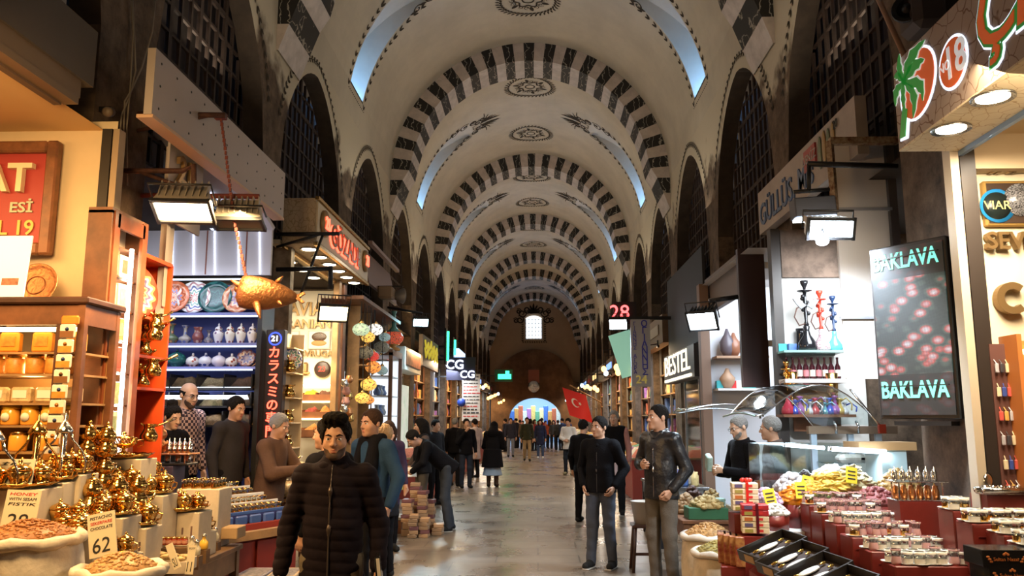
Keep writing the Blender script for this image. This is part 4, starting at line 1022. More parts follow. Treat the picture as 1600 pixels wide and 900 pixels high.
# ================================================================ LEFT 4: lamp shop (Y 13.9 - 17)
t = thing('awning_panel', 'dull mauve metal awning panel beyond the beige canopy', 'awning', (0, 0, 0))
p0, p1, p2, p3 = PX(574, 375, -2.95), PX(617, 438, -2.95), PX(617, 442, -2.95), PX(574, 440, -2.95)
b = B(); y0, y1, zt, zb = p0.y, p1.y, p0.z, PX(574, 436, -2.95).z
b.box((-3.0, (y0 + y1) / 2, (zt + zb) / 2 - .1), (.05, y1 - y0, zt - zb), ry=-.25); b.build('panel', mat('mauve_panel', (.24, .15, .12), .6), t)
B().box((-2.9, (y0 + y1) / 2, zt - .04), (.08, y1 - y0, .06)).build('gutter', mat('gutter_pink', (.33, .22, .18), .5), t)
c = PX(604, 458, -2.75); t = thing('speaker_box', 'dusty brown speaker box on bracket below mauve awning', 'speaker', c)
B().box((0, 0, 0), (.28, .30, .22), bev=.03).build('body', mat('dusty_brown', (.22, .15, .09), .7), t); B().lathe([(.06, 0), (.14, .18), (.15, .2)], (.1, .12, -.02), 14, axis=(.8, .5, 0)).build('horn', grey, t); B().box((0, 0, .12), (.6, .03, .03)).build('bracket', black, t)
# lamp shop shelving and mosaic lamps
b = B()
for v in (540, 569, 592): b.box((-3.06, 14.2, PX(548, v, -3.1).z), (.3, .9, .025))
for dy in (-.45, .45): b.box((-3.1, 14.2 + dy, 1.8), (.2, .04, 3.6))
tag(b.build('lamp_rack', lwood), 'brown wooden rack of the mosaic lamp shop', 'rack')
tag(B().box((-3.02, 14.7, 3.63), (.5, 3.6, .06)).build('lamp_beam', wood), 'brown wooden beam from which the mosaic lamps hang', 'beam')
def mosaic(name, c1, c2, s=0.):
    m = flora('mosaic_' + name, c1, c2, 30, (.02, .02, .02))
    if s:
        bs = m.node_tree.nodes['Principled BSDF']; bs.inputs['Emission Strength'].default_value = s
        r = [n_ for n_ in m.node_tree.nodes if n_.type == 'VALTORGB'][0]; m.node_tree.links.new(r.outputs[0], bs.inputs['Emission Color'])
    return m
def hanging_lamp(c, r, m, label, chain_top, squash=.75):
    t = thing('mosaic_lamp', label, 'lamp', c, 0, 'mosaic lamps of the lamp shop')
    b = B(); b.ball((0, 0, 0), (r, r, r * squash), 0, 18, 10); b.build('glass_globe', m, t)
    b = B(); b.lathe([(r * .3, r * squash * .92), (r * .38, r * squash), (r * .2, r * squash * 1.35), (.01, r * squash * 1.6)], seg=14); b.lathe([(0, -r * squash * 1.25), (.02, -r * squash * 1.1), (r * .3, -r * squash * .92)], seg=14); b.build('brass_cap', brass, t)
    B().tube([(0, 0, r * squash * 1.5), (0, 0, chain_top - c.z)], .007, 5).build('chain', black, t)
lm = [mosaic('green', (.45, .6, .4), (.75, .8, .7), .9), mosaic('white', (.85, .82, .75), (.2, .2, .25), 1.2), mosaic('red', (.55, .05, .04), (.85, .3, .15), .9), mosaic('orange', (.75, .28, .06), (.4, .1, .05), 1.0), mosaic('gold', (.8, .5, .1), (.5, .2, .05), 1.1), mosaic('smoke', (.28, .26, .2), (.5, .45, .35), .15), mosaic('cyan', (.35, .5, .5), (.75, .8, .8), .4)]
for u, v, r, k, lb in ((564, 515, .14, 0, 'pale green lamp in the top left of lamp shop'), (586, 515, .14, 1, 'white mosaic lamp with dark flowers'), (575, 527, .12, 4, 'amber lamp between green and white lamps'), (601, 527, .11, 6, 'bluish lamp at top right of lamp shop'), (570, 551, .15, 5, 'big smoky lamp under the green lamp'), (596, 543, .16, 5, 'smoky wide lamp in middle of the lamp cluster'), (583, 557, .11, 2, 'red flowered lamp under the smoky lamps'),
                    (609, 549, .09, 6, 'small pale lamp right of smoky lamp'), (583, 574, .14, 3, 'orange mosaic lamp in middle of the lamp cluster'), (597, 579, .11, 6, 'pale turquoise lamp beside the orange lamp'), (576, 601, .14, 4, 'golden mosaic lamp lower in the cluster'), (566, 622, .12, 4, 'yellow lit lamp near the bottom of cluster'), (577, 625, .09, 3, 'small orange lamp at the cluster bottom')):
    hanging_lamp(PX(u, v, -2.85 if k != 5 else -2.95), r, lm[k], lb, 3.6)
for k, (u, v) in enumerate(((545, 594), (538, 600), (545, 620), (540, 628), (545, 645), (537, 640), (547, 655), (541, 612))):
    c = PX(u, v, -2.9); t = B().lathe([(0, -.05), (.05, -.04), (.07, 0), (.045, .05), (.05, .07), (0, .075)], seg=12).tube([(0, 0, .07), (0, 0, .2)], .005, 4).build('trinket', (copper, silver, brass, mat('pink_glaze', (.6, .3, .25), .3))[k % 4], None, c); tag(t, 'small hanging metal trinket on the lamp shop post', 'trinket', 'trinkets hung on the lamp shop post')
t = thing('glass_showcase', 'tall lit glass showcase of white shelves beside lamp shop', 'showcase', (-3.1, 16.2, 0)); zt = PX(610, 560, -3.1).z
b = B()
for dx in (-.3, .3):
    for dy in (-.55, .55): b.box((dx, dy, zt / 2), (.07, .07, zt))
b.box((0, 0, zt), (.67, 1.17, .12)); b.box((0, 0, .4), (.67, 1.17, .8)); b.build('frame', mat('showcase_brown', (.20, .11, .08), .5), t)
B().box((-.3, 0, zt / 2), (.02, 1.0, zt - .2)).box((0, .54, zt / 2), (.6, .02, zt - .2)).build('back_panel', mat('lit_white', (.8, .85, .92), .5, emit=.9), t)
for k in range(5): B().box((0, 0, 1.0 + .38 * k), (.56, 1.0, .02)).build('shelf', white, t)
for k in range(9):
    tag(B().lathe([(0, 0), (.06, 0), (.08, .06), (.04, .14), (.05, .2), (0, .2)], seg=12).build('glass_vase', (mat('slate_blue', (.1, .15, .3), .3), mat('smoke_glass', (.3, .32, .36), .2))[k % 2], None, (-3.1, 15.9 + .3 * (k % 3), 1.02 + .38 * (k // 3 + 1))), 'small vase in the tall lit glass showcase', 'vase', 'vases in the tall glass showcase')
c = PX(627, 556, -2.82); t = thing('onion_vase', 'long-necked red and turquoise glass vase atop the showcase', 'vase', (c.x, 16.0, zt + .06))
B().lathe([(0, 0), (.13, 0), (.14, .03), (.05, .08), (.12, .12)], seg=18).build('foot', mat('amber_glass', (.6, .3, .08), .2), t); B().lathe([(.12, .12), (.19, .2), (.2, .27), (.14, .36)], seg=18).build('bowl', mosaic('redvase', (.65, .10, .05), (.8, .35, .15), .5), t); B().lathe([(.14, .36), (.05, .46), (.035, .7), (.06, .78), (.05, .78)], seg=14).build('neck', mat('teal_glass', (.12, .32, .30), .15), t)
def board(name, label, X, u0, u1, vt, vb, at_u, m, th=.1, frame=None):
    """shop sign standing in a plane of constant X; its vertical extent is read at pixel column at_u"""
    y0, y1 = PX(u0, vt, X).y, PX(u1, vt, X).y; ym = PX(at_u, vt, X).y; zt, zb = PX(at_u, vt, X).z, PX(at_u, vb, X).z
    t = thing(name, label, 'sign', (X, (y0 + y1) / 2, (zt + zb) / 2)); L_, H_ = abs(y1 - y0), zt - zb
    s = 1 if X < 0 else -1
    B().box((-s * th / 2, 0, 0), (th, L_, H_)).build('panel', m, t)
    B().box((-s * (th + abs(abs(X - XC) - RX + .0) / 2 + .01), 0, 0), (abs(abs(X - XC) - RX) + .08, .12, .06)).build('bracket', black, t)
    if frame:
        b = B()
        for z in (-H_ / 2, H_ / 2): b.box((-s * th / 2, 0, z), (th + .03, L_ + .03, .05))
        for y in (-L_ / 2, L_ / 2): b.box((-s * th / 2, y, 0), (th + .03, .05, H_))
        b.build('frame', frame, t)
    return t, L_, H_, s
t, L_, H_, s = board('shop_sign', 'white framed sign with brown goods picture beside showcase', -2.85, 633, 658, 541, 577, 633, mat('sign_greywhite', (.52, .50, .44), .5), .32)
B().box((.01, 0, .02), (.02, L_ - .3, H_ - .2)).build('picture', mat('brown_goods_print', (.25, .08, .03), .5, noise=(9, .8)), t)
t, L_, H_, s = board('script_sign', 'dark sign with sprawling yellow handwritten script', -2.85, 661, 685, 522, 571, 661, mat('slate_sign', (.10, .085, .08), .5), .1)
rr = random.Random(4)
for q in range(2):
    b = B(); pts = [(.012, lerp(-L_ / 2 + .3, L_ / 2 - .3, k / 13), H_ * (.16 - .24 * q) + (.28 if k % 3 == 0 else -.12 if k % 3 == 1 else .05) * H_ * rr.uniform(.5, 1)) for k in range(14)]
    b.tube(pts, .03, 6); b.build('script', mat('yellow_script', (.75, .62, .06), .5, emit=.5), t)
b = B(); [b.box((-3.2, 19.0, 1.4), (.06, 2.6, 2.2))]; tag(b.build('lit_window', mat('shop_window_glow', (.6, .7, .6), .3, emit=.7, noise=(4, .7))), 'bright glazed shop window under the yellow script sign', 'window')
# farther bits
for u, v, h_, lb in ((700, 541, .9, 'tall green neon bar on left wall'), (711, 543, .5, 'short green neon bar on left wall')):
    c = PX(u, v, -2.7); tag(B().box((0, 0, 0), (.06, .08, h_)).box((-.08, .1, 0), (.06, .3, h_ + .2), 1).box((-.34, .1, 0), (.5, .06, .06), 1).build('neon_bar', [emis('green_neon', (.03, 1, .35), 5), black], None, c), lb, 'neon')
t, L_, H_, s = board('lightbox_sign', 'white and blue glowing sign board on left wall', -2.6, 717, 727, 547, 562, 720, emis('pale_blue_box', (.45, .65, 1), 2.2), .2)
c = PX(720, 576, -2.5); t = thing('letter_sign', 'dark sign with white letters CG facing the passage', 'sign', (c.x, c.y, c.z))
B().box((-.6, .05, .3), (.5, .05, .05)).build('bracket', black, t); B().box((0, .05, 0), (.95, .06, .75)).build('panel', mat('navy_sign', (.02, .02, .05), .5), t); B().text('CG', (-.2, 0, .12), *FC, .42, .03, bold=.02).build('lettering', emis('white_letters', (.8, .85, 1), 3), t); B().text('CG', (.22, 0, -.2), *FC, .34, .03, bold=.02).build('lettering', emis('white_letters', (.8, .85, 1), 3), t)
c = PX(736, 621, -2.25); t = thing('list_board', 'tall white board of red and black handwritten lines', 'board', c); hb = (657 - 585) / 1280 * c.y; wb = 28 / 1280 * c.y
B().box((-.75, .02, hb * .45), (.8, .05, .05)).build('bracket', black, t); B().box((0, 0, 0), (wb, .06, hb)).build('panel', mat('board_white', (.72, .66, .58), .6), t)
for k in range(13):
    b = B(); rr = random.Random(k); x = -wb * .42
    while x < wb * .36:
        w = rr.uniform(.04, .12) * wb * 2; b.box((min(x + w / 2, wb * .42), -.035, hb * (.44 - .07 * k)), (w, .01, hb * (.018 + .014 * (k in (10, 11))))); x += w + .05 * wb
    b.build('written_line', redink if k in (3, 4, 5, 9, 12) else ink, t)
c = PY(721, 629, c.y - .08); tag(B().lathe([(.14, 0), (.14, .05), (0, .05)], seg=24, axis=(0, -1, 0)).build('round_sign', mat('blue_disc', (.02, .06, .35), .4), None, c), 'round blue sign at foot of the white list board', 'sign')
# ================================================================ RIGHT 1: cracked-plaster sign, cream caviar wall, post, screen
XS = 2.42
yf = PX(1400, 170, XS).y; zt, zb = PX(1400, 98, XS).z, PX(1400, 238, XS).z; yn = 3.0
t = thing('shop_sign', 'cracked plaster sign box with palm logo and orange letters', 'sign', (XS, 0, 0)); L_, H_ = yf - yn, zt - zb
crk = mat('cracked_plaster', (.42, .33, .27), .6); cracks(crk, (.44, .35, .29), (.20, .11, .07), 8, .035)
crk2 = mat('cracked_soffit', (.8, .7, .5), .5); cracks(crk2, (.82, .72, .50), (.55, .38, .18), 12, .03)
B().box((.20, (yf + yn) / 2, (zt + zb) / 2), (.40, L_, H_)).build('box', crk, t)
B().box((.20, (yf + yn) / 2, zb - .006), (.40, L_, .012)).build('soffit', crk2, t)
B().box((.40, (yf + yn) / 2, zb - .02), (.03, L_, .05)).build('edge_strip', mat('blue_steel', (.25, .38, .6), .3, .6), t)
def sp(u, v): p = PX(u, v, XS); return (-p.y, p.z)
def plate2d(pts, x, d, m, name):
    return B().prism(pts, (-x, 0, 0), (0, -1, 0), (0, 0, 1), d, 0).build(name, m, t)
halo = emis('white_halo', (.75, .82, 1), 1.6); lor = mat('logo_orange', (.80, .13, .02), .4, emit=.25, ecol=(.8, .13, .02)); lgr = mat('logo_green', (.04, .38, .06), .4, emit=.2, ecol=(.04, .38, .06)); lwh = mat('logo_white', (.85, .85, .85), .4, emit=.4)
def ring(c, rx, ry, n=28, tilt=0.):
    o = []
    for k in range(n):
        a = 2 * PI * k / n; x, y = rx * math.cos(a), ry * math.sin(a)
        o.append(sp(c[0] + x + tilt * y, c[1] + y))
    return o[::-1]
plate2d(ring((1436, 130), 26, 60, tilt=-.18), .0, .006, halo, 'logo_halo'); plate2d(ring((1436, 130), 23.5, 56, tilt=-.18), .004, .006, lor, 'logo_disc')
hub = (1416, 128)
b = B(); bw = B()
for tip, w, bend in (((1449, 62), 8, (-4, -6)), ((1448, 92), 7, (2, -8)), ((1409, 84), 6, (-3, 2)), ((1401, 121), 5, (-2, -7)), ((1403, 166), 6, (-5, -4)), ((1431, 184), 8, (8, -8)), ((1446, 157), 8, (10, -10)), ((1418, 176), 5, (-2, 0))):
    n_ = 7; L1, R1 = [], []
    for k in range(n_ + 1):
        s_ = k / n_; cx_ = lerp(hub[0], tip[0], s_) + bend[0] * math.sin(PI * s_) ; cy_ = lerp(hub[1], tip[1], s_) + bend[1] * math.sin(PI * s_)
        dx, dy = tip[0] - hub[0], tip[1] - hub[1]; q = math.hypot(dx, dy); px, py = -dy / q * .45, dx / q
        ww = w * 1.45 * math.sin(PI * min(.98, .12 + s_ * .86)) * (.72 if k % 2 else 1.1)
        L1.append((cx_ + px * ww, cy_ + py * ww)); R1.append((cx_ - px * ww, cy_ - py * ww))
    for k in range(n_):
        for bb, ex, x0 in ((bw, 1.35, .012), (b, 1., .016)):
            def g(p, c_): return sp(c_[0] + (p[0] - c_[0]) * ex, c_[1] + (p[1] - c_[1]) * ex)
            m0 = ((L1[k][0] + R1[k][0]) / 2, (L1[k][1] + R1[k][1]) / 2); m1 = ((L1[k + 1][0] + R1[k + 1][0]) / 2, (L1[k + 1][1] + R1[k + 1][1]) / 2)
            bb.prism([g(L1[k], m0), g(R1[k], m0), g(R1[k + 1], m1), g(L1[k + 1], m1)], (-x0, 0, 0), (0, -1, 0), (0, 0, 1), .003)
bw.build('leaf_halo', lwh, t); b.build('palm_leaf', lgr, t)
plate2d([sp(1410, 217), sp(1418, 213), sp(1421, 170), sp(1414, 168)], .012, .006, lgr, 'palm_trunk'); plate2d([sp(1408, 221), sp(1420, 216), sp(1423, 166), sp(1412, 164)], .0, .006, halo, 'trunk_halo')
plate2d(ring((1491, 97), 21.5, 45, tilt=-.16), .0, .006, halo, 'number_halo'); plate2d(ring((1491, 97), 18.5, 40, tilt=-.16), .004, .006, lor, 'number_disc')
p = PX(1495, 94, XS); B().text('18', (-.011, p.y, p.z), *on_wall(1), .27, .004, bold=.015, sx=.95).build('number', lwh, t)
p = PX(1479, 106, XS); B().text('NO', (-.011, p.y, p.z), *on_wall(1), .085, .004).build('number', lwh, t)
for ch, u, v in (('Ç', 1553, 20), ('I', 1594, -14)):
    p = PX(u, v, XS)
    for m, ex, x0, d in ((halo, .05, 0, .006), (lgr, .03, .005, .006), (lor, .0, .01, .006)): B().text(ch, (-x0, p.y, p.z), *on_wall(1), .57, d, bold=ex, shear=.2).build('lettering', m, t)
for u, v in ((1551, 152), (1486, 201)):
    p = PZ(u, v, zb - .013); downlight((p.x, p.y, zb - .025), 'round downlight under the cracked plaster sign', 'downlights under the cracked sign', .085)
lamp('sign_lamp', 'AREA', (2.6, 4.6, zb - .06), 22, (1, .90, .72), .2, (2.7, 4.7, 0), 1.4)
t = thing('horn_speaker', 'black loudspeaker above the cracked plaster sign', 'speaker', PX(1430, 18, 2.75)); B().box((.05, 0, 0), (.24, .30, .36), bev=.05).build('body', mat('speaker_brown', (.06, .045, .04), .6), t); B().lathe([(.11, 0), (.10, .02), (.045, -.02), (.03, .02), (0, .03)], (-.08, -.05, 0), 20, axis=(-.6, -.8, 0)).build('cone', black, t)
tag(B().tube([PX(1345, -60, 2.7), PX(1414, 88, 2.46)], .02, 8).build('wooden_pole', mat('pale_stick', (.35, .2, .12), .6)), 'slanting wooden pole reaching the cracked sign', 'pole')
YW = 5.58
b = B(); b.quad([(2.9, YW, 0), (4.8, YW, 0), (4.8, YW, 3.8), (2.9, YW, 3.8)]); struct('wall_ivory', b, mat('ivory_wall', (.84, .76, .56), .55))
b = B(); b.quad([(2.85, 1.6, 3.62), (4.9, 1.6, 3.62), (4.9, 5.6, 3.62), (2.85, 5.6, 3.62)]); b.box((3.6, 5.5, 3.5), (1.5, .12, .25)); struct('ceiling_east', b, mat('east_ceiling', (.72, .58, .38), .7))
t = thing('wall_sign', 'brass lettering on ivory wall at the right edge', 'sign', (3.0, YW, 2.5))
for txt, u, v, sz, al in (('IRANIAN', 1536, 261, .19, 'LEFT'), ('SEVRUGA', 1534, 380, .165, 'LEFT')):
    p = PY(u, v, YW); B().text(txt, (p.x - 3.0, -.015, p.z - 2.5), *FC, sz, .05, align=al, bold=.02).build('lettering', gilt, t)
p = PY(1574, 468, YW); b = B(); nn = 20; pts = []
for k in range(nn + 1): a = math.radians(48 + 264 * k / nn); pts.append((.108 * math.cos(a), .108 * math.sin(a)))
for k in range(nn, -1, -1): a = math.radians(44 + 272 * k / nn); pts.append((.060 * math.cos(a), .060 * math.sin(a)))
for k in range(nn):
    q = [pts[k], pts[k + 1], pts[2 * nn + 1 - k - 1], pts[2 * nn + 1 - k]]; b.prism(q, (p.x - 3.0, -.015, p.z - 2.5), (1, 0, 0), (0, 0, 1), .06)
b.build('lettering', gilt, t)
p = PY(1570, 319, YW - .02); t = thing('framed_picture', 'framed picture of caviar tin and black roe on ivory wall', 'picture', (p.x + .03, YW - .02, p.z)); W2 = .36
B().box((0, 0, 0), (W2, .05, .32), bev=.01).build('frame', mat('gilt_frame', (.45, .28, .08), .4, .5), t); B().box((0, -.028, 0), (W2 - .04, .006, .28)).build('picture', mat('picture_dark', (.05, .03, .02), .4), t)
B().lathe([(.118, 0), (.118, .004), (.0, .005)], (-.10, -.032, -.02), 28, axis=(0, -1, 0), scale=(1, 1)).build('tin_print', mat('tin_blue', (.02, .25, .62), .3), t); B().lathe([(.095, 0), (.095, .004), (0, .005)], (-.105, -.036, -.02), 28, axis=(0, -1, 0)).build('tin_label', mat('tin_black', (.012, .02, .02), .3), t)
B().text('VIAR', (-.105, -.042, -.02), *FC, .085, .003).build('lettering', mat('tin_gold', (.75, .6, .25), .4), t); B().lathe([(.115, 0), (.115, .004), (0, .02)], (.06, -.034, .02), 28, axis=(0, -1, 0)).build('roe_print', mat('roe', (.012, .012, .014), .2, noise=(120, .5), col2=(.30, .30, .32)), t)
t = thing('door_post', 'pale and black door post at the right stone pier', 'post', (2.78, 5.38, 0))
B().box((0, 0, 1.85), (.055, .10, 3.7)).build('edge_strip', mat('pale_post', (.62, .52, .38), .5, .2), t); B().box((.085, .0, 1.85), (.10, .10, 3.7)).build('post', mat('black_post', (.03, .022, .018), .4), t)
# LED screen on the pier
pl, pr = PY(1366, 520, 6.30), PY(1489, 505, 5.78); w = math.hypot(pr.x - pl.x, pr.y - pl.y); ang = math.atan2(pr.y - pl.y, pr.x - pl.x); zt, zb = PY(1356, 391, 6.30).z, PY(1378, 655, 6.30).z
t = thing('led_screen', 'tall LED screen reading BAKLAVA twice around pastry picture', 'screen', ((pl.x + pr.x) / 2, (pl.y + pr.y) / 2, zb), ang); H_ = zt - zb
B().box((0, .075, H_ / 2), (w, .15, H_), bev=.008).build('housing', mat('screen_black', (.02, .018, .018), .4), t)
scr = bpy.data.materials.new('led_matrix'); scr.use_nodes = True; nt = scr.node_tree; bs = nt.nodes['Principled BSDF']; L = nt.links.new; bs.inputs['Base Color'].default_value = (.03, .032, .035, 1); bs.inputs['Roughness'].default_value = .35
tc = nt.nodes.new('ShaderNodeTexCoord'); sxyz = nt.nodes.new('ShaderNodeSeparateXYZ'); L(tc.outputs['Object'], sxyz.inputs[0])
def mth(op, a, b_=None, c_=None):
    n_ = nt.nodes.new('ShaderNodeMath'); n_.operation = op
    for i_, q in enumerate((a, b_, c_)):
        if q is None: continue
        if isinstance(q, (int, float)): n_.inputs[i_].default_value = q
        else: L(q, n_.inputs[i_])
    return n_.outputs[0]
PITCH = .0085
dx = mth('ABSOLUTE', mth('SUBTRACT', mth('FRACT', mth('DIVIDE', sxyz.outputs[0], PITCH)), .5)); dz = mth('ABSOLUTE', mth('SUBTRACT', mth('FRACT', mth('DIVIDE', sxyz.outputs[2], PITCH)), .5))
dot = mth('LESS_THAN', mth('MAXIMUM', dx, dz), .36)
vo = nt.nodes.new('ShaderNodeTexVoronoi'); vo.inputs['Scale'].default_value = 9; mp = nt.nodes.new('ShaderNodeMapping'); mp.inputs['Scale'].default_value = (1, .01, 1.5); L(tc.outputs['Object'], mp.inputs[0]); L(mp.outputs[0], vo.inputs['Vector'])
cr = nt.nodes.new('ShaderNodeValToRGB'); cr.color_ramp.elements[0].color = (.95, .85, .9, 1); cr.color_ramp.elements[0].position = .12; cr.color_ramp.elements[1].color = (.03, .06, .05, 1); cr.color_ramp.elements[1].position = .62; e = cr.color_ramp.elements.new(.36); e.color = (.75, .12, .10, 1); e = cr.color_ramp.elements.new(.48); e.color = (.10, .16, .13, 1)
L(vo.outputs['Distance'], cr.inputs[0])
inb = mth('MULTIPLY', mth('GREATER_THAN', sxyz.outputs[2], H_ * .25), mth('LESS_THAN', sxyz.outputs[2], H_ * .80))
st_ = mth('MULTIPLY', mth('MULTIPLY_ADD', inb, 1.1, .10), mth('MULTIPLY_ADD', dot, .9, .1)); L(cr.outputs[0], bs.inputs['Emission Color']); L(st_, bs.inputs['Emission Strength'])
B().box((0, -.004, H_ / 2), (w - .05, .01, H_ - .06)).build('display', scr, t)
aq = emis('led_aqua', (.25, 1, .78), 1.6)
for z, s_ in ((H_ * .905, 1.3), (H_ * .165, 2.2)):
    bb = B(); bb.fit('BAKLAVA', (-.01, -.010, z), *FC, w * .84, .125, .004, bold=.02); bb.build('lettering', emis('led_aqua%d' % (s_ * 10), (.22, .9, .68), s_), t); bb = B(); bb.box((-.01, -.016, z + .026), (w - .09, .006, .009)); bb.build('scan_gap', mat('screen_black', (.02, .018, .018), .4), t)
b = B(); b.box((.02, .05, -.03), (w * .7, .1, .03)); b.box((w / 2 + .04, .1, H_ * .5), (.03, .04, H_ * .5)); b.build('mount', black, t)

# ================================================================ RIGHT 2: white panels, blue lettered board, floodlights
YP = 7.15; xl, xr = PY(1310, 400, YP).x, PY(1391, 400, YP).x; ztp, zm, zlo = PY(1350, 226, YP).z, PY(1350, 328, YP).z, PY(1350, 593, YP).z
t = thing('white_shutter', 'tall white panelled shutter beside the LED screen', 'shutter', ((xl + xr) / 2, YP, zlo)); wdt = xr - xl
pm = mat('shutter_white', (.78, .74, .70), .5)
for k, (a, b_) in enumerate(((zlo, PY(1350, 497, YP).z), (PY(1350, 497, YP).z, zm), (zm, ztp))): B().box((0, 0, (a + b_) / 2 - zlo), (wdt, .04, b_ - a - .012)).build('panel', pm, t)
b = B()
for z in (zm, PY(1350, 497, YP).z): b.box((0, -.02, z - zlo), (wdt + .06, .05, .025))
b.build('rail', mat('shutter_rail_grey', (.5, .5, .52), .4, .5), t)
b = B(); b.box((wdt / 2 + .05, 0, (ztp - zlo) / 2), (.07, .07, ztp - zlo)); b.build('side_post', mat('shutter_post', (.12, .10, .09), .5, .3), t)
t = thing('rusty_frame', 'cream painted rusty angle frame above white shutter', 'frame', (0, 0, 0)); q0, q1, q2 = PY(1296, 221, 6.9), PY(1402, 217, 6.9), PY(1305, 332, 6.9)
m_ = mat('rusty_cream', (.42, .32, .20), .7, noise=(22, .6), col2=(.14, .05, .02)); B().box(((q0.x + q1.x) / 2, 6.9, q0.z), (q1.x - q0.x, .06, .06)).build('rail', m_, t); B().tube([q0, q2], .035, 4).build('post', m_, t)
XB = 2.80
t, L_, H_, s = board('shop_sign', 'dirty white shop board with tall blue lettering above alcove', XB, 1184, 1345, 303, 370, 1184, mat('sign_dirty', (.42, .36, .32), .6, noise=(2, .2)), .10)
B().fit('GÜLLÜS. Mis', (-.001, L_ * .16, -.02), *on_wall(1), L_ * .62, H_ * .62, .014).build('lettering', mat('faded_blue', (.07, .12, .24), .5), t)
B().box((-.01, -L_ * .13, .08), (.02, .34, .22)).build('red_label', mat('faded_red', (.34, .04, .04), .5), t); B().text('DENİZ', (-.02, -L_ * .13, .08), *on_wall(1), .13, .006).build('lettering', mat('sign_dirty', (.42, .36, .32), .6), t)
for k in range(4): B().ball((-.01, -L_ * .22 - .12 * k, .04 + .02 * (k % 2)), (.012, .05, .17), 0, 12, 8).build('vegetable_print', (mat('veg_green', (.14, .17, .10), .5), mat('veg_tan', (.36, .24, .10), .5))[k % 2], t)
B().text('20', (-.012, -L_ * .36, .17), *on_wall(1), .12, .006).build('number', ink, t)
arm('lamp_bracket', [PY(1262, 256, 6.6), PY(1330, 258, 6.6), PY(1402, 260, 6.6)], .025, 'dark bracket arm beside the rusty frame', black, [[PY(1264, 256, 6.6), PY(1264, 300, 6.6)], [PY(1240, 300, 6.6), PY(1296, 296, 6.6)]])
c = PY(1270, 326, 6.7); t = thing('hood_lamp', 'dark hooded strip lamp above the white floodlight', 'lamp', c); B().box((0, 0, 0), (.34, .16, .17), bev=.01, ry=-.06).build('hood', mat('hood_blue', (.05, .06, .09), .5), t); B().box((0, -.03, -.098), (.33, .10, .02), ry=-.06).build('lens', emis('flood_white', (.8, .92, 1), 25), t)
c = PY(1296, 357, 6.35); flood(c, .05, .35, 'bright white floodlight hanging left of the LED screen', emis('flood_white', (.8, .92, 1), 25), mat('pale_cast', (.62, .60, .57), .5), w=.36, hgt=.15)
c = PY(1285, 377, 6.34); t = B().ball((0, 0, 0), (.05, .05, .035), 0, 16, 8).lathe([(.02, .03), (.02, .1)], seg=10, m=1).build('bulb', [emis('flood_white', (.8, .92, 1), 25), black], None, c); tag(t, 'glowing white bulb under the white floodlight', 'bulb')

# ================================================================ RIGHT 3: hookah alcove
YA2 = 9.15; xl, xr = PY(1222, 500, YA2).x, 3.35
b = B(); b.quad([(xl, YA2, 0), (3.6, YA2, 0), (3.6, YA2, 3.8), (xl, YA2, 3.8)]); struct('wall_alcove', b, mat('alcove_white', (.72, .70, .66), .6))
zb1 = PY(1260, 435, YA2).z; b = B(); b.box(((xl + 3.4) / 2, YA2 - .05, (zb1 + 3.8) / 2), (3.4 - xl, .08, 3.8 - zb1)); struct('trim_62', b, mat('old_brick', (.22, .15, .11), .9, noise=(6, .5), bump=(9, .5)))
zs1, zs2 = PY(1260, 549, YA2 - .2).z, PY(1260, 593, YA2 - .2).z
t = thing('glass_shelf', 'pale green glass shelf carrying the hookahs', 'shelf', (2.95, YA2 - .2, zs1)); B().box((0, 0, -.012), (.66, .36, .024)).build('pane', mat('shelf_glass', (.35, .55, .50), .1, alpha=.75), t); B().box((0, .1, -.03), (.6, .03, .02)).build('bracket', steel, t)
t = thing('bottle_shelf', 'white shelf carrying dark bottles below hookahs', 'shelf', (2.95, YA2 - .2, zs2)); B().box((0, 0, -.02), (.66, .34, .04)).build('board', white, t); B().box((0, .15, -.15), (.64, .02, .25)).build('back_panel', mat('ochre_board', (.45, .24, .08), .6), t)
b = B(); b.box((xl - .07, YA2 - .06, 1.9), (.10, .14, 3.8)); struct('trim_63', b, [mat('jamb_dark', (.05, .04, .035), .5), mat('jamb_brown', (.15, .10, .07), .7)])
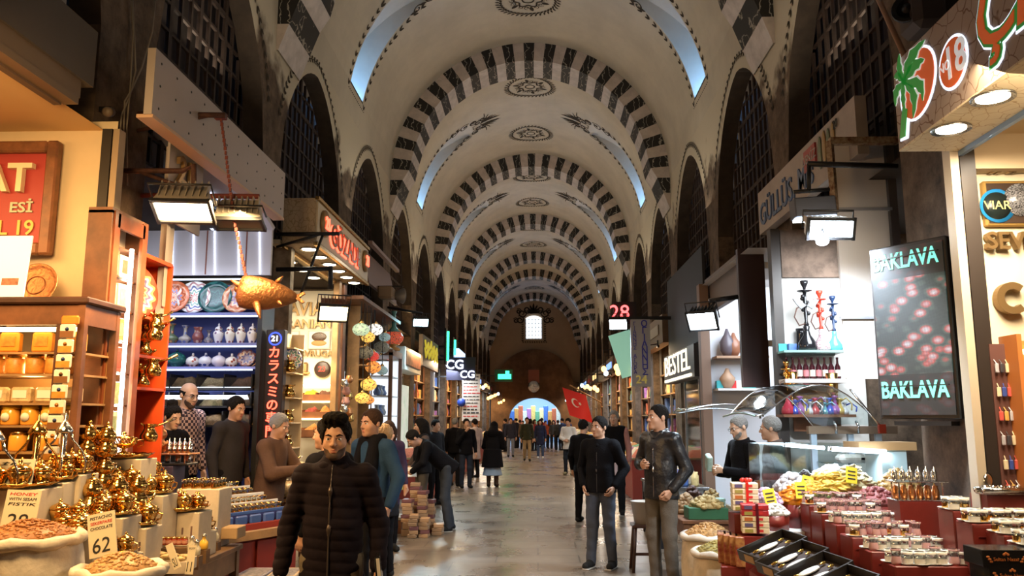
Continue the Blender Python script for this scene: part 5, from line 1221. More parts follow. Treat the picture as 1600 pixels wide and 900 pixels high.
def hookah(loc, hh, m_stem, m_base, label, fancy=0):
    t = thing('hookah', label, 'hookah', loc); s_ = hh / .75
    B().lathe([(0, 0), (.085 * s_, 0), (.10 * s_, .03 * s_), (.09 * s_, .09 * s_), (.04 * s_, .17 * s_), (.028 * s_, .22 * s_), (.035 * s_, .26 * s_), (.02 * s_, .27 * s_)], seg=20).build('vase', m_base, t)
    b = B(); b.lathe([(.018 * s_, .26 * s_), (.03 * s_, .28 * s_), (.014 * s_, .32 * s_), (.022 * s_, .40 * s_), (.012 * s_, .44 * s_), (.026 * s_, .50 * s_), (.014 * s_, .55 * s_), (.02 * s_, .62 * s_)], seg=14)
    for e in range(10):
        a = e * 1.1; b.ball((.03 * s_ * math.cos(a), .03 * s_ * math.sin(a), (.40 + .02 * e) * s_), .022 * s_, 0, 8, 5)
    b.build('stem', m_stem, t)
    B().lathe([(.012 * s_, .62 * s_), (.075 * s_, .635 * s_), (.08 * s_, .645 * s_), (.015 * s_, .65 * s_)], seg=20).build('tray', m_stem, t)
    B().lathe([(.012 * s_, .65 * s_), (.02 * s_, .68 * s_), (.04 * s_, .72 * s_), (.042 * s_, .75 * s_), (.03 * s_, .74 * s_), (0, .70 * s_)], seg=16).build('bowl', m_stem, t)
    if fancy:
        for e in (-1, 1): B().prism([(0, 0), (e * .10 * s_, .08 * s_), (e * .14 * s_, .07 * s_), (e * .11 * s_, .02 * s_), (e * .06 * s_, -.04 * s_)], (0, -.03, .48 * s_), (1, 0, 0), (0, 0, 1), .02).build('wing', m_stem, t)
    B().tube([(.02 * s_, 0, .30 * s_), (-.08 * s_, -.02, .27 * s_), (-.13 * s_, -.03, .36 * s_), (-.10 * s_, -.03, .45 * s_), (-.03 * s_, -.03, .49 * s_)], .008 * s_, 6).build('hose', mat('hose_brown', (.10, .045, .03), .5), t)
    return t
gblack = mat('glaze_black', (.012, .012, .014), .15)
c = PY(1262, 545, YA2 - .22); hookah((c.x, c.y, zs1), .77, gblack, gblack, 'tall black dragon hookah on the green glass shelf', 1)
c = PY(1285, 545, YA2 - .22); hookah((c.x, c.y, zs1), .66, mat('red_lacquer', (.55, .04, .02), .25), flora('cut_glass', (.55, .42, .45), (.3, .15, .18), 40), 'red stemmed hookah with cut glass vase')
c = PY(1305, 545, YA2 - .22); hookah((c.x, c.y, zs1), .60, mat('glaze_navy', (.02, .04, .10), .15), mat('turq_glass', (.1, .45, .5), .1), 'dark hookah with turquoise vase beside white shutter')
t = B().lathe([(0, 0), (.045, 0), (.05, .02), (.045, .2), (.05, .26), (.035, .25)], seg=14).build('black_vase', gblack, None, (PY(1253, 545, YA2 - .1).x, YA2 - .08, zs1)); tag(t, 'narrow black vase behind the black hookah', 'vase')
for k in range(9):
    x = lerp(2.68, 3.22, k / 8); t = thing('sauce_bottle', 'dark bottle with white label in row below the hookahs', 'bottle', (x, YA2 - .24, zs2), 0, 'dark bottles below the hookahs')
    B().lathe([(0, 0), (.028, 0), (.03, .01), (.03, .13), (.012, .17), (.011, .21), (.014, .215), (.014, .235), (0, .235)], seg=12).build('body', mat('dark_syrup', (.05, .008, .012), .12), t); B().lathe([(.031, .03), (.031, .10)], seg=12, caps=False).build('label', (paper, mat('pink_label', (.6, .2, .22), .5))[k % 2], t)
for k in range(4): tag(B().box((0, 0, .045), (.09, .1, .09), bev=.004).build('tobacco_box', (mat('teal_box', (.05, .4, .45), .4), mat('blue_box', (.1, .2, .5), .4), mat('brown_box', (.45, .22, .07), .4), mat('green_box', (.2, .5, .4), .4))[k], None, (2.68 + .11 * k, YA2 - .09, zs1)), ('teal', 'blue', 'brown', 'mint green')[k] + ' box standing behind the hookahs', 'box')
# panel and shops beyond
c0, c1 = PY(1152, 388, 10.35), PY(1204, 605, 10.35); t = thing('dark_panel', 'plain dark brown vertical sign panel facing the passage', 'panel', ((c0.x + c1.x) / 2, 10.35, c1.z)); B().box((0, .05, (c0.z - c1.z) / 2), (c1.x - c0.x, .10, c0.z - c1.z), bev=.006).build('panel', mat('oxblood', (.035, .014, .012), .45), t)
b = B()
for z in (.55, 1.55): b.box(((c1.x - c0.x) / 2 + .07, .05, z), (.16, .05, .08))
b.build('bracket', white, t)
YV = 13.02; b = B(); b.quad([(2.65, YV, 0), (4.2, YV, 0), (4.2, YV, 3.8), (2.65, YV, 3.8)]); struct('wall_white_shop', b, mat('lit_shop_white', (.80, .82, .88), .5))
b = B(); b.quad([(2.6, 9.95, 3.78), (4.8, 9.95, 3.78), (4.8, 13.1, 3.78), (2.6, 13.1, 3.78)]); struct('ceiling_white_shop', b, white)
b = B(); b.box((2.62, 12.9, 1.9), (.14, .2, 3.8), 0); struct('trim_64', b, [mat('umber_post', (.20, .12, .08), .6)])
t, L_, H_, s = board('neon_sign', 'blue neon letters on grey board beside dark panel', 2.72, 1100, 1152, 418, 478, 1125, mat('neon_back', (.16, .13, .12), .6), .08)
B().fit('VWINCI', (.02, 0, -.02), *on_wall(1), L_ * .92, H_ * .8, .015).build('lettering', blue_led, t)
for k, (u, v, hh, m, lb) in enumerate(((1137, 548, .42, mat('slate_jar', (.12, .10, .12), .3), 'dark pointed jar on upper shelf of the white shop'), (1147, 545, .36, mat('rust_jar', (.28, .12, .07), .3), 'rust coloured jar on upper shelf of the white shop'), (1137, 597, .30, mat('tan_pot', (.45, .28, .18), .5), 'tan pot on lower shelf of the white shop'))):
    c = PY(u, v + 8, YV - .2); t = B().lathe([(0, 0), (.06, 0), (.11, .08), (.12, hh * .5), (.05, hh * .78), (.02, hh), (0, hh)], seg=16).build('store_jar', m, None, (c.x, c.y, PY(u, (556 if k < 2 else 606), YV - .2).z)); tag(t, lb, 'jar')
for v, lb in ((557, 'upper white wall shelf beyond the dark panel'), (607, 'lower white wall shelf beyond the dark panel')):
    tag(B().box((3.15, YV - .2, PY(1130, v, YV - .2).z - .02), (.8, .38, .035)).build('wall_shelf', mat('shelf_timber', (.35, .2, .12), .5) if v < 600 else white), lb, 'shelf')
for k in range(7): tag(B().box((0, 0, .06), (.1, .12, .12), bev=.005).build('small_box', (mat('teal_box', (.05, .4, .45), .4), black, redink, paper, mat('green_box', (.2, .5, .4), .4))[k % 5], None, (2.82 + .10 * k, YV - .16, PY(1130, 607, YV - .2).z)), ('teal', 'black', 'red', 'white', 'mint', 'second teal', 'second black')[k] + ' small box on the lower white shop shelf', 'box')
flood(PY(1098, 500, 10.05), -.55, .55, 'glaring bluish floodlight on bracket beside dark panel', emis('flood_white', (.8, .92, 1), 25), black, w=.36, hgt=.24)
arm('lamp_bracket', [PY(1108, 470, 10.2), PY(1153, 464, 10.2)], .03, 'short black bracket arm in front of the blue neon', black, [[PY(1120, 468, 10.2), PY(1104, 488, 10.1)]])
t, L_, H_, s = board('letter_sign', 'black shop sign with lit white letters BESTEL', 2.62, 1037, 1084, 548, 595, 1060, mat('bestel_black', (.03, .028, .03), .4), .22)
B().fit('BESTEL', (.0, .1, .06), *on_wall(1), L_ * .84, H_ * .70, .015, bold=0).build('lettering', emis('cream_letters', (1, .90, .68), 1.5), t); B().box((-.01, 0, -H_ * .42), (.05, L_ * .86, .05)).build('light_bar', emis('cream_letters', (1, .93, .75), 2.6), t)
tag(B().box((2.86, 15.8, 3.85), (.05, 3.8, 1.6)).build('slate_fascia', mat('slate_fascia', (.022, .022, .026), .7)), 'dark slate fascia wall above the BESTEL sign', 'fascia')
t = thing('lit_shopfront', 'bright glazed shopfront with stacked shelves under BESTEL sign', 'shopfront', (3.0, 15.3, 0)); B().box((.5, 0, 1.45), (.04, 3.0, 2.3)).build('back_panel', mat('shop_glow', (.75, .85, .85), .5, emit=1.3, noise=(3, .35)), t)
for k in range(6): B().box((.3, 0, .9 + .34 * k), (.35, 2.9, .02)).build('shelf', steel, t)
B().box((0, 0, 1.45), (.015, 3.0, 2.3)).build('pane', glass, t); b = B(); [b.box((0, y, 1.45), (.05, .06, 2.4)) for y in (-1.5, 0, 1.5)]; b.box((0, 0, .25), (.1, 3.05, .5)); b.build('frame', steel, t)
for k in range(30): tag(B().box((0, 0, .09), (.14, .18, .18), bev=.01).build('sweet_box', (mat('cream_box', (.75, .68, .4), .5), mat('aqua_box', (.35, .65, .65), .4), mat('gold_box', (.6, .45, .15), .4))[(k * 7) % 3], None, (3.28, 14.0 + .27 * (k % 10), .91 + .34 * (k // 10 * 2))), 'small sweet box on the shelves of the lit BESTEL shopfront', 'box', 'sweet boxes behind the BESTEL shopfront')
YO = 17.3; c0, c1 = PY(985, 499, YO), PY(1018, 604, YO); t = thing('vertical_sign', 'tall grey hanging sign with blue Greek letters down it', 'sign', ((c0.x + c1.x) / 2, YO, c1.z)); hh = c0.z - c1.z; wv = c1.x - c0.x
B().box((0, .05, hh / 2), (wv, .10, hh)).build('panel', mat('sign_pale', (.40, .39, .42), .6), t); B().box((.1, .05, hh + .03), (wv + 1.1, .07, .07)).build('bar', black, t)
bm = mat('letter_blue', (.03, .04, .40), .4)
for k, ch in enumerate('ΟΓΙΑΝΝΗΣ'): B().text(ch, (wv * .2, 0, hh * .93 - .145 * k), *FC, .19, .01, bold=.015).build('lettering', bm, t)
for k, ch in enumerate('ΓΙΑΝΝΗΣ ΑΓΟΡΑ'):
    if ch != ' ': B().text(ch, (-wv * .3, 0, hh * .93 - .085 * k), *FC, .11, .01).build('lettering', bm, t)
B().text('24', (0, 0, .14), *FC, .24, .01, bold=.02).build('number', mat('sign_gold', (.7, .6, .2), .3, .5), t)
c = PY(968, 489, 17.6); t = thing('neon_number', 'red neon number 28 above the white floodlight', 'neon', c); B().text('28', (0, 0, 0), *FC, .44, .03).build('tube', emis('pink_neon', (1, .10, .10), 4), t); B().box((.12, .06, 0), (.5, .03, .5)).build('panel', black, t)
flood(PY(966, 506, 17.4), -.2, .5, 'glaring white floodlight under the red neon 28', emis('flood_white', (.8, .92, 1), 25), black, w=.38, hgt=.24)
flood(PY(657, 503, 17.6), .3, .6, 'glaring cyan floodlight on the left arcade', emis('flood_cyan', (.45, .9, 1), 25), black, w=.34, hgt=.2)
arm('lamp_bracket', [(XL, 17.6, PY(657, 480, 17.6).z), PY(660, 490, 17.6)], .03, 'bracket arm holding the cyan floodlight', black)
c = PX(950, 562, 2.2); tag(B().box((0, 0, 0), (.5, .05, 1.0), ry=-.3).build('tilted_panel', mat('glowing_green', (.3, .6, .45), .5, emit=.6)), 'tilted pale green panel beside the grey hanging sign', 'panel').location = PY(978, 553, 18.5)
# ================================================================ LEFT STALL: tables, cartons, gold tableware, glasses, sacks
def box_thing(name, label, cat, c, d, m, rz=0, grp=None, bev=.006, **k):
    return tag(B().box((0, 0, d[2] / 2), d, bev=bev, **k).build(name, m, None, c, rz), label, cat, grp)
tbl = mat('table_wood', (.20, .11, .05), .5, noise=(4, .4)); carton = mat('white_carton', (.66, .56, .42), .65, noise=(9, .12)); cardb = mat('cardboard', (.42, .28, .14), .7)
def table(name, label, c, sx, sy, h_, top, leg, rz=0, skirt=None):
    t = thing(name, label, 'table', (c[0], c[1], 0), rz)
    B().box((0, 0, h_ - .02), (sx, sy, .04), bev=.006).build('tabletop', top, t)
    for a in (-1, 1):
        for b_ in (-1, 1): B().box((a * (sx / 2 - .05), b_ * (sy / 2 - .05), (h_ - .04) / 2), (.06, .06, h_ - .04)).build('leg', leg, t)
    if skirt: B().box((0, 0, h_ - .12), (sx - .06, sy - .06, .16)).build('apron', skirt, t)
    return t
table('stall_table', 'dark wooden stall table holding gold tableware by pier', (-2.66, 5.93), .52, 1.85, .70, tbl, tbl, 0, tbl)
table('stall_table', 'dark wooden stall table with sacks at bottom left', (-3.02, 4.52), 1.3, 1.0, .62, tbl, tbl, 0, tbl)
# ---- gold ware prototypes (each copied)
def gold_tray(label, r=.17, m=gold):
    b = B(); n_ = 40; prof = [(0, .004), (.72, .004), (.82, .012), (1., .03), (1.02, .026), (.82, .004), (.7, -.004), (0, -.004)]
    b.lathe([(a * r, z) for a, z in prof], seg=n_)
    v = []
    for x, y, z in b.v:
        q = math.hypot(x, y) / r; a = math.atan2(y, x); k = 1 + (.035 * math.cos(14 * a) if q > .9 else 0); v.append((x * k, y * k, z + (.004 * math.cos(14 * a) if q > .9 else 0)))
    b.v = v
    o = b.build('serving_tray', m); return tag(o, label, 'tray')
def lidded_cup(label, grp, m=gold, s=1.):
    t = thing('lidded_cup', label, 'cup', (0, 0, 0), 0, grp)
    B().lathe([(0, 0), (.035 * s, 0), (.046 * s, .006 * s), (.028 * s, .012 * s), (.034 * s, .03 * s), (.042 * s, .05 * s), (.041 * s, .062 * s), (.038 * s, .06 * s), (.03 * s, .03 * s), (0, .02 * s)], seg=14).build('body', m, t)
    B().lathe([(.043 * s, .062 * s), (.038 * s, .074 * s), (.02 * s, .084 * s), (.006 * s, .09 * s), (.009 * s, .098 * s), (0, .106 * s)], seg=14).build('lid', m, t)
    B().tube([(.04 * s, 0, .05 * s), (.06 * s, 0, .045 * s), (.055 * s, 0, .025 * s), (.038 * s, 0, .022 * s)], .004 * s, 5).build('handle', m, t)
    return t
def double_teapot(label, grp, m=gold, s=1.):
    t = thing('double_teapot', label, 'teapot', (0, 0, 0), 0, grp)
    p = [(0, 0), (.05, 0), (.072, .02), (.078, .045), (.068, .075), (.045, .095), (.048, .105)]
    B().lathe([(a * s, z * s) for a, z in p], seg=22).build('lower_pot', m, t)
    p2 = [(.046, .103), (.06, .118), (.066, .14), (.058, .168), (.04, .184), (.042, .19)]
    B().lathe([(a * s, z * s) for a, z in p2], seg=22).build('upper_pot', m, t)
    B().lathe([(a * s, z * s) for a, z in [(.042, .188), (.036, .205), (.015, .215), (.008, .222), (.014, .232), (.008, .242), (0, .244)]], seg=16).build('lid', m, t)
    B().tube([Vector(q) * s for q in ((-.07, 0, .04), (-.105, 0, .055), (-.12, 0, .095))], [.013 * s, .010 * s, .006 * s], 7).build('spout', m, t)
    for z in (.05, .145): B().tube([Vector(q) * s for q in ((.06, 0, z + .03), (.105, 0, z + .025), (.11, 0, z - .01), (.065, 0, z - .02))], .006 * s, 6).build('handle', brass, t)
    return t
def put(root, loc, label, grp=None, rz=None, sc=None): return dup(root, loc, rz, label, grp, sc)
def hide_proto(o):      # remove a prototype and its parts after copying
    for ch in list(o.children): bpy.data.objects.remove(ch)
    bpy.data.objects.remove(o)
P_tray = gold_tray('proto'); P_cup = lidded_cup('proto', 'g'); P_pot = double_teapot('proto', 'g'); P_cpot = double_teapot('proto', 'g', copper, 1.05)
crt_i = [0]
def carton_under(c, sx, sy, z0, label, m=None):
    """cardboard cartons stacked from the table up to a tray"""
    h_ = c[2] - z0
    t = thing('display_carton', label, 'carton', (c[0], c[1], z0))
    B().box((0, 0, h_ / 2), (sx, sy, h_ - .002), bev=.005).build('carton', m or carton, t)
    bb = B(); rr = random.Random(crt_i[0]); crt_i[0] += 1
    for k in range(5): bb.box((lerp(-sx * .36, sx * .36, k / 4), -sy / 2 - .001, h_ * .62 - .0), (.012, .004, min(.09, h_ * .5) * rr.uniform(.5, 1)))
    bb.build('printed_marks', mat('carton_print', (.20, .12, .10), .6), t)
    return t
def at(u, v, Y): return PY(u, v, Y)
# trays with lidded cups: (u, v of the tray, depth, radius, cups, name, base height below)
sets = [(30, 762, 4.72, .20, 7, 'large gold tray of cups at far left edge', .62), (76, 752, 4.95, .17, 5, 'gold tray under the middle curved-arm stand', .62), (110, 740, 5.06, .13, 5, 'gold tray behind the teapot stacks', .62),
        (92, 818, 4.85, .19, 7, 'gold tray above the walnut sack', .62), (165, 806, 5.15, .18, 6, 'gold tray of cups in front of the low teapot stacks', .70), (198, 716, 5.75, .17, 2, 'scalloped gold tray with footed lattice bowl', .70), (236, 772, 5.85, .15, 6, 'copper-toned tray of cups in front of the orange shelf', .70),
        (284, 798, 6.10, .19, 7, 'gold tray of cups beside the blue glass trays', .70), (250, 822, 6.22, .16, 7, 'front gold tray of cups above the jam jars', .70), (168, 866, 4.98, .17, 5, 'gold tray behind the tilted price card', .70), (210, 822, 5.35, .14, 6, 'gold tray of cups at middle of the stall', .70), (48, 800, 4.92, .15, 6, 'low gold tray behind the big nut sack', .62), (128, 838, 4.78, .15, 6, 'gold tray above the nut net', .62), (300, 830, 6.25, .15, 6, 'gold tray before the pale carton', .70), (185, 765, 5.62, .13, 6, 'gold tray at foot of the lattice bowl', .70), (225, 745, 5.95, .12, 5, 'small gold tray under the orange shelf', .70)]
for i, (u, v, Y, r, n_, nm, z0) in enumerate(sets):
    c = at(u, v, Y); c.x = max(c.x, -3.6)
    carton_under(c, 2 * r * .95, min(.24, 2 * r * .8), z0, 'white carton under the ' + nm)
    q = gold if i not in (6,) else copper
    o = P_tray.copy(); o.data = P_tray.data; COL.objects.link(o); o.location = (c.x, c.y, c.z + .005); o.scale = (r / .17,) * 2 + (1,); tag(o, nm, 'tray')
    for k in range(n_):
        if i == 5: break
        a = 2 * PI * k / (n_ - 1); rr = r * .62 if k else 0
        s_ = (1.25, 1.15, 1.35)[k % 3] * (1 if i % 2 else 1.1)
        put(P_cup, (c.x + rr * math.cos(a), c.y + rr * math.sin(a), c.z + .010), 'lidded gold cup on the ' + nm, 'cups on the ' + nm, a, s_)
# teapot stacks
for i, (u, v, Y, n_) in enumerate(((133, 762, 5.30, 2), (161, 764, 5.34, 2), (141, 803, 5.05, 1), (182, 797, 5.30, 1), (213, 794, 5.5, 1))):
    c = at(u, v, Y); nm = ('left tall teapot stack', 'right tall teapot stack', 'left low teapot stack', 'middle low teapot stack', 'right low teapot stack')[i]
    carton_under(c, .17, .15, .70, 'narrow carton under the ' + nm)
    for k in range(n_): put(P_pot, (c.x, c.y, c.z + k * .225 * .9), ('shiny gold double teapot, base of the ' if k == 0 else 'shiny gold double teapot, top of the ') + nm, None, .4 + .9 * i + k, .92 if n_ > 1 else 1.0)
c = at(248, 727, 6.75)
carton_under(c, .34, .24, .70, 'dark carton under the black tray of copper teapot', mat('dark_carton', (.05, .04, .08), .5))
z1 = at(260, 709, 6.75).z
t = thing('tiered_tray', 'two-level dark metal tray with copper teapot and shakers', 'tray', (c.x + .07, c.y, c.z)); B().box((0, 0, .012), (.42, .22, .016), bev=.004).build('lower_plate', black, t); B().box((0, 0, z1 - c.z), (.44, .24, .014), bev=.004).build('upper_plate', copper, t)
[B().tube([(sx * .18, sy * .09, .01), (sx * .18, sy * .09, z1 - c.z)], .006, 5).build('post', copper, t) for sx in (-1, 1) for sy in (-1, 1)]
put(P_cpot, (c.x - .02, c.y, z1 + .008), 'copper double teapot on top of the two-level tray', None, 2.6)
def shaker(label, grp, m=silver):
    t = thing('shaker', label, 'shaker', (0, 0, 0), 0, grp); B().lathe([(0, 0), (.02, 0), (.024, .01), (.024, .055), (.018, .06)], seg=12).build('body', m, t); B().lathe([(.024, .06), (.026, .066), (.016, .085), (.006, .1), (.003, .12), (0, .122)], seg=12).build('lid', m, t); return t
P_shk = shaker('proto', 'g')
for k in range(5):
    put(P_shk, (c.x + .10 + .042 * k, c.y - .05, z1 + .008), 'pointed silver shaker on top of the two-level tray', 'silver shakers on the two-level tray')
    put(P_shk, (c.x - .09 + .085 * k, c.y - .02, c.z + .022), 'pointed silver shaker on lower plate of the tray', 'silver shakers on the lower plate', sc=.95)
# footed lattice bowl
c = at(192, 712, 5.75); t = thing('footed_bowl', 'gold footed bowl with lattice rim and lid handle', 'bowl', (c.x, c.y, c.z + .012))
B().lathe([(.05, 0), (.045, .008), (.015, .02), (.012, .035), (.06, .05), (.085, .07), (.086, .075), (.07, .072), (0, .055)], seg=24).build('bowl', gold, t)
b = B()
for k in range(24):
    a0 = 2 * PI * k / 24
    for e in (-1, 1):
        a1 = a0 + e * .26; b.tube([(.084 * math.cos(a0), .084 * math.sin(a0), .072), (.088 * math.cos(a1), .088 * math.sin(a1), .108)], .003, 4)
b.lathe([(.085, .106), (.09, .11), (.085, .114)], seg=24, caps=False); b.build('lattice', gold, t)
B().lathe([(.08, .112), (.05, .125), (.012, .132), (.016, .145), (0, .155)], seg=20).tube([(.08, 0, .09), (.14, 0, .10), (.14, 0, .06), (.10, 0, .05)], .004, 5).build('lid', gold, t)
# curved-arm stands
for i, (u, v, Y, m) in enumerate(((14, 762, 4.66, silver), (68, 752, 4.9, gold), (104, 742, 5.0, silver))):
    c = at(u, v, Y); hh = (.28, .30, .27)[i]
    t = thing('ornate_stand', ('silver curved-arm stand on the large gold tray', 'gold curved-arm stand left of the sachet strip', 'silver curved-arm stand in front of sachet strip')[i], 'stand', (c.x, c.y - (.16, .10, .06)[i], c.z + .012))
    B().lathe([(.05, 0), (.04, .01), (.014, .025), (.016, hh * .5), (.02, hh * .8), (.014, hh)], seg=14).build('column', m, t)
    B().lathe([(.05, hh - .03), (.052, hh - .02), (.035, hh + .01), (.02, hh + .03), (.008, hh + .045), (.003, hh + .09), (0, hh + .1)], seg=16).build('cap', m, t)
    for k in range(4):
        a = k * PI / 2 + .5; pts = [(.035, hh - .03), (.05, hh * .72), (.10, hh * .5), (.125, hh * .25), (.12, .0)]
        B().tube([(r * math.cos(a), r * math.sin(a), z) for r, z in pts], [.009, .008, .007, .007, .006], 6).build('arm', m, t)
# jam jars, honeycomb pieces in a carton, bottles
zt = .70
for k in range(7):
    c = at(237 + 8.6 * k, 851, 5.76 + .012 * k); t = thing('jam_jar', 'small red-labelled jam jar in row below gold trays', 'jar', (c.x, c.y, c.z), 0, 'jam jars in a row on the stall')
    B().lathe([(0, 0), (.02, 0), (.021, .005), (.021, .035), (.016, .042)], seg=12).build('body', mat('jam_red', (.35, .05, .02), .2), t); B().lathe([(.02, .04), (.021, .052), (0, .053)], seg=12).build('lid', brass, t); B().lathe([(.0215, .01), (.0215, .03)], seg=12, caps=False).build('label', mat('jam_label', (.62, .3, .2), .5), t)
c0 = at(262, 853, 5.80); tag(B().box((0, 0, (c0.z - .70) / 2 - .004), (.36, .10, c0.z - .70 - .01), rz=.15).build('jar_ledge', tbl, None, (c0.x, c0.y, .70)), 'wooden ledge carrying the row of jam jars', 'ledge')
c = at(243, 878, 5.42); zc = at(243, 893, 5.42).z
t = thing('open_carton', 'open white carton of pale honeycomb pieces', 'carton', (c.x, 5.45, zc), .12)
b = B(); b.box((0, 0, .005), (.42, .24, .01))
for e in (-1, 1): b.box((e * .21, 0, .035), (.008, .24, .07)); b.box((0, e * .12, .035), (.42, .008, .07))
b.build('box', carton, t); B().box((-.05, -.1245, .035), (.09, .003, .05)).build('label', mat('orange_label', (.62, .30, .12), .5), t)
for k in range(11):
    rr = random.Random(k); x, y = c.x - .17 + .034 * k, 5.45 + rr.uniform(-.07, .07); o = B().ball((0, 0, 0), (.055, .022, .018), 0, 10, 6).build('honeycomb', mat('honeycomb', (.66, .46, .20), .55, noise=(60, .5), bump=(60, .5)), None, (x, y, zc + .075 + .012 * (k % 3)), rr.uniform(-.6, .9)); tag(o, 'pale honeycomb piece in the open white carton', 'honeycomb', 'honeycomb pieces in the carton')
for i, (u, v, Y, m) in enumerate(((299, 862, 5.78, 'clear'), (306, 868, 5.70, 'clear'), (318, 858, 5.95, 'amber'), (328, 850, 6.35, 'blue'), (336, 846, 6.5, 'clear'))):
    c = at(u, v, Y); mm = {'clear': mat('bottle_clear', (.62, .55, .38), .12, alpha=.8), 'amber': mat('bottle_amber', (.80, .48, .06), .15), 'blue': mat('bottle_blue', (.15, .22, .42), .15)}[m]
    t = thing('glass_bottle', ('squat clear bottle beside the jam jars', 'clear bottle with tag in front of jam jars', 'amber oil bottle by the table edge', 'small bluish bottle behind the amber one', 'clear bottle farthest along the table edge')[i], 'bottle', c)
    B().lathe([(0, 0), (.026, 0), (.03, .008), (.03, .05), (.012, .07), (.012, .085), (.016, .088)], seg=14).build('body', mm, t); B().lathe([(.016, .086), (.018, .092), (.010, .105), (0, .108)], seg=12).build('stopper', silver, t)
    if c.z > .72: tag(B().box((0, 0, (c.z - .70) / 2 - .001), (.07, .07, c.z - .702)).build('bottle_block', tbl, None, (c.x, c.y, .70)), 'small wooden block under ' + ('the squat clear bottle', 'the clear tagged bottle', 'the amber bottle', 'the bluish bottle', 'the farthest clear bottle')[i], 'block')
c = at(352, 840, 6.75); box_thing('photo_box', 'brown box printed with small pictures at the table end', 'box', (c.x, c.y, c.z), (.26, .2, .09), [cardb])
# sacks with price cards
sackm = mat('white_sack', (.70, .62, .50), .8, noise=(12, .15), bump=(14, .5)); jute = mat('jute', (.42, .28, .14), .85, noise=(30, .3), bump=(60, .5))
def nut_heap(b, r, h_, n_, s_, seed, m=0):
    rr = random.Random(seed)
    for k in range(n_):
        q = math.sqrt(rr.random()); a = rr.uniform(0, 2 * PI); x, y = q * r * math.cos(a), q * r * math.sin(a); z = h_ * (1 - q ** 1.7)
        e = s_ * rr.uniform(.75, 1.25); b.ball((x, y, z), (e, e * rr.uniform(.5, .9), e * .6), m, 6, 4)
def sack(name, label, loc, r, h_, nutm, seed, heap_label, hh=.09, n_=260, ns=.014, roll=sackm, body=sackm):
    t = thing(name, label, 'sack', loc); b = B(); seg = 28; rr = random.Random(seed); ph = [rr.uniform(0, 6) for _ in range(3)]
    def f(u, v):
        a = 2 * PI * u; z = h_ * v; k = r * (.86 + .16 * math.sin(PI * (.15 + .75 * v))) * (1 + .02 * math.sin(7 * a + ph[0] + 4 * v) + .015 * math.sin(13 * a + ph[1]))
        return (k * math.cos(a), k * math.sin(a), z)
    b.grid(f, seg, 10); b.build('bag', body, t)
    b = B(); pts = [(r * .97 * math.cos(2 * PI * k / 24) * (1 + .02 * math.sin(5 * k)), r * .97 * math.sin(2 * PI * k / 24) * (1 + .02 * math.sin(5 * k)), h_ + .008 * math.sin(k * 1.7)) for k in range(25)]; b.tube(pts, [.030 + .006 * math.sin(k * 2.1) for k in range(25)], 8); b.build('rolled_rim', roll, t)
    b = B(); b.lathe([(r * .94, 0), (r * .6, hh * .55), (r * .25, hh * .85), (0, hh * .92)], seg=24); nut_heap(b, r * .92, hh, n_, ns, seed); o = b.build('nut_heap', nutm, None, (loc[0], loc[1], loc[2] + h_)); tag(o, heap_label, 'nuts', None, 'stuff')
    return t
walnut = mat('red_brown_nuts', (.42, .17, .05), .5, noise=(40, .5)); almond = mat('tan_nuts', (.58, .33, .12), .5, noise=(40, .45))
c = at(45, 842, 4.42); sack('nut_sack', 'big white-rimmed sack of brown nuts at bottom left', (c.x, c.y, .62), .27, c.z - .62, walnut, 3, 'reddish brown nuts heaped in the big white sack', .10, 420, .012)
c = at(188, 892, 4.34); sack('nut_sack', 'white-rimmed sack of tan nuts in front of the 62 card', (c.x, c.y, .45), .215, c.z - .45, almond, 5, 'tan nuts heaped in the sack before the 62 card', .09, 380, .012)
c = at(122, 850, 4.55); t = thing('nut_net', 'bulging plastic net of sugared nuts between both sacks', 'bag', (c.x, c.y, .62)); b = B(); b.grid(lambda u, v: (.10 * math.cos(2 * PI * u) * math.sin(PI * (.15 + .8 * v)), .08 * math.sin(2 * PI * u) * math.sin(PI * (.15 + .8 * v)), .32 * v), 16, 8); b.build('net', mat('netted_nuts', (.62, .40, .18), .5, noise=(55, .6), bump=(60, 1)), t)
def card(label, c, w, h_, lines, big, tilt=-.2, rz=.0, lean=-.15, bigm=ink, name='price_card'):
    t = thing(name, label, 'card', c); t.rotation_euler = (lean, tilt, rz)
    B().box((0, .003, h_ / 2), (w, .006, h_)).build('card', mat('card_cream', (.78, .68, .48), .6), t)
    for k, (tx, m) in enumerate(lines): B().fit(tx, (0, 0, h_ * (.90 - .12 * k)), *FC, w * .8, h_ * .07, .002, bold=.0, shear=.15).build('written_line', m, t)
    B().fit(big, (-w * .05, 0, h_ * .26), *FC, w * .62, h_ * .34, .002, bold=0., shear=.1).build('number', bigm, t)
    return t
c = at(24, 845, 4.46); card('cream price card reading 28 standing in the big sack', (c.x, c.y, c.z + .045), .19, .22, (('HONEY', redink), ('WITH SESAM', ink), ('FISTIK', ink)), '28', .03)
c = at(160, 886, 4.42); card('tilted cream price card reading 62 in the tan nuts', (c.x, c.y, c.z + .055), .15, .225, (('PISTACHIO', ink), ('SEKERPARE', redink), ('CHOCOLATE', ink)), '62', -.22)
c = at(12, 800, 4.62); card('pale card with dark drawing behind the 28 price card', (c.x, c.y, c.z + .05), .22, .24, (('İLE', ink),), 'ıı', .0)
c = at(283, 886, 5.18); card('tilted paper tag hanging from the open carton', (c.x, c.y - .05, c.z), .045, .16, (), 'SU', -.5, name='paper_tag')
c = at(300, 895, 5.25); card('upright paper tag hanging at the stall front edge', (c.x, c.y - .05, c.z), .05, .17, (('SÜT', ink),), '11', .02, name='paper_tag')
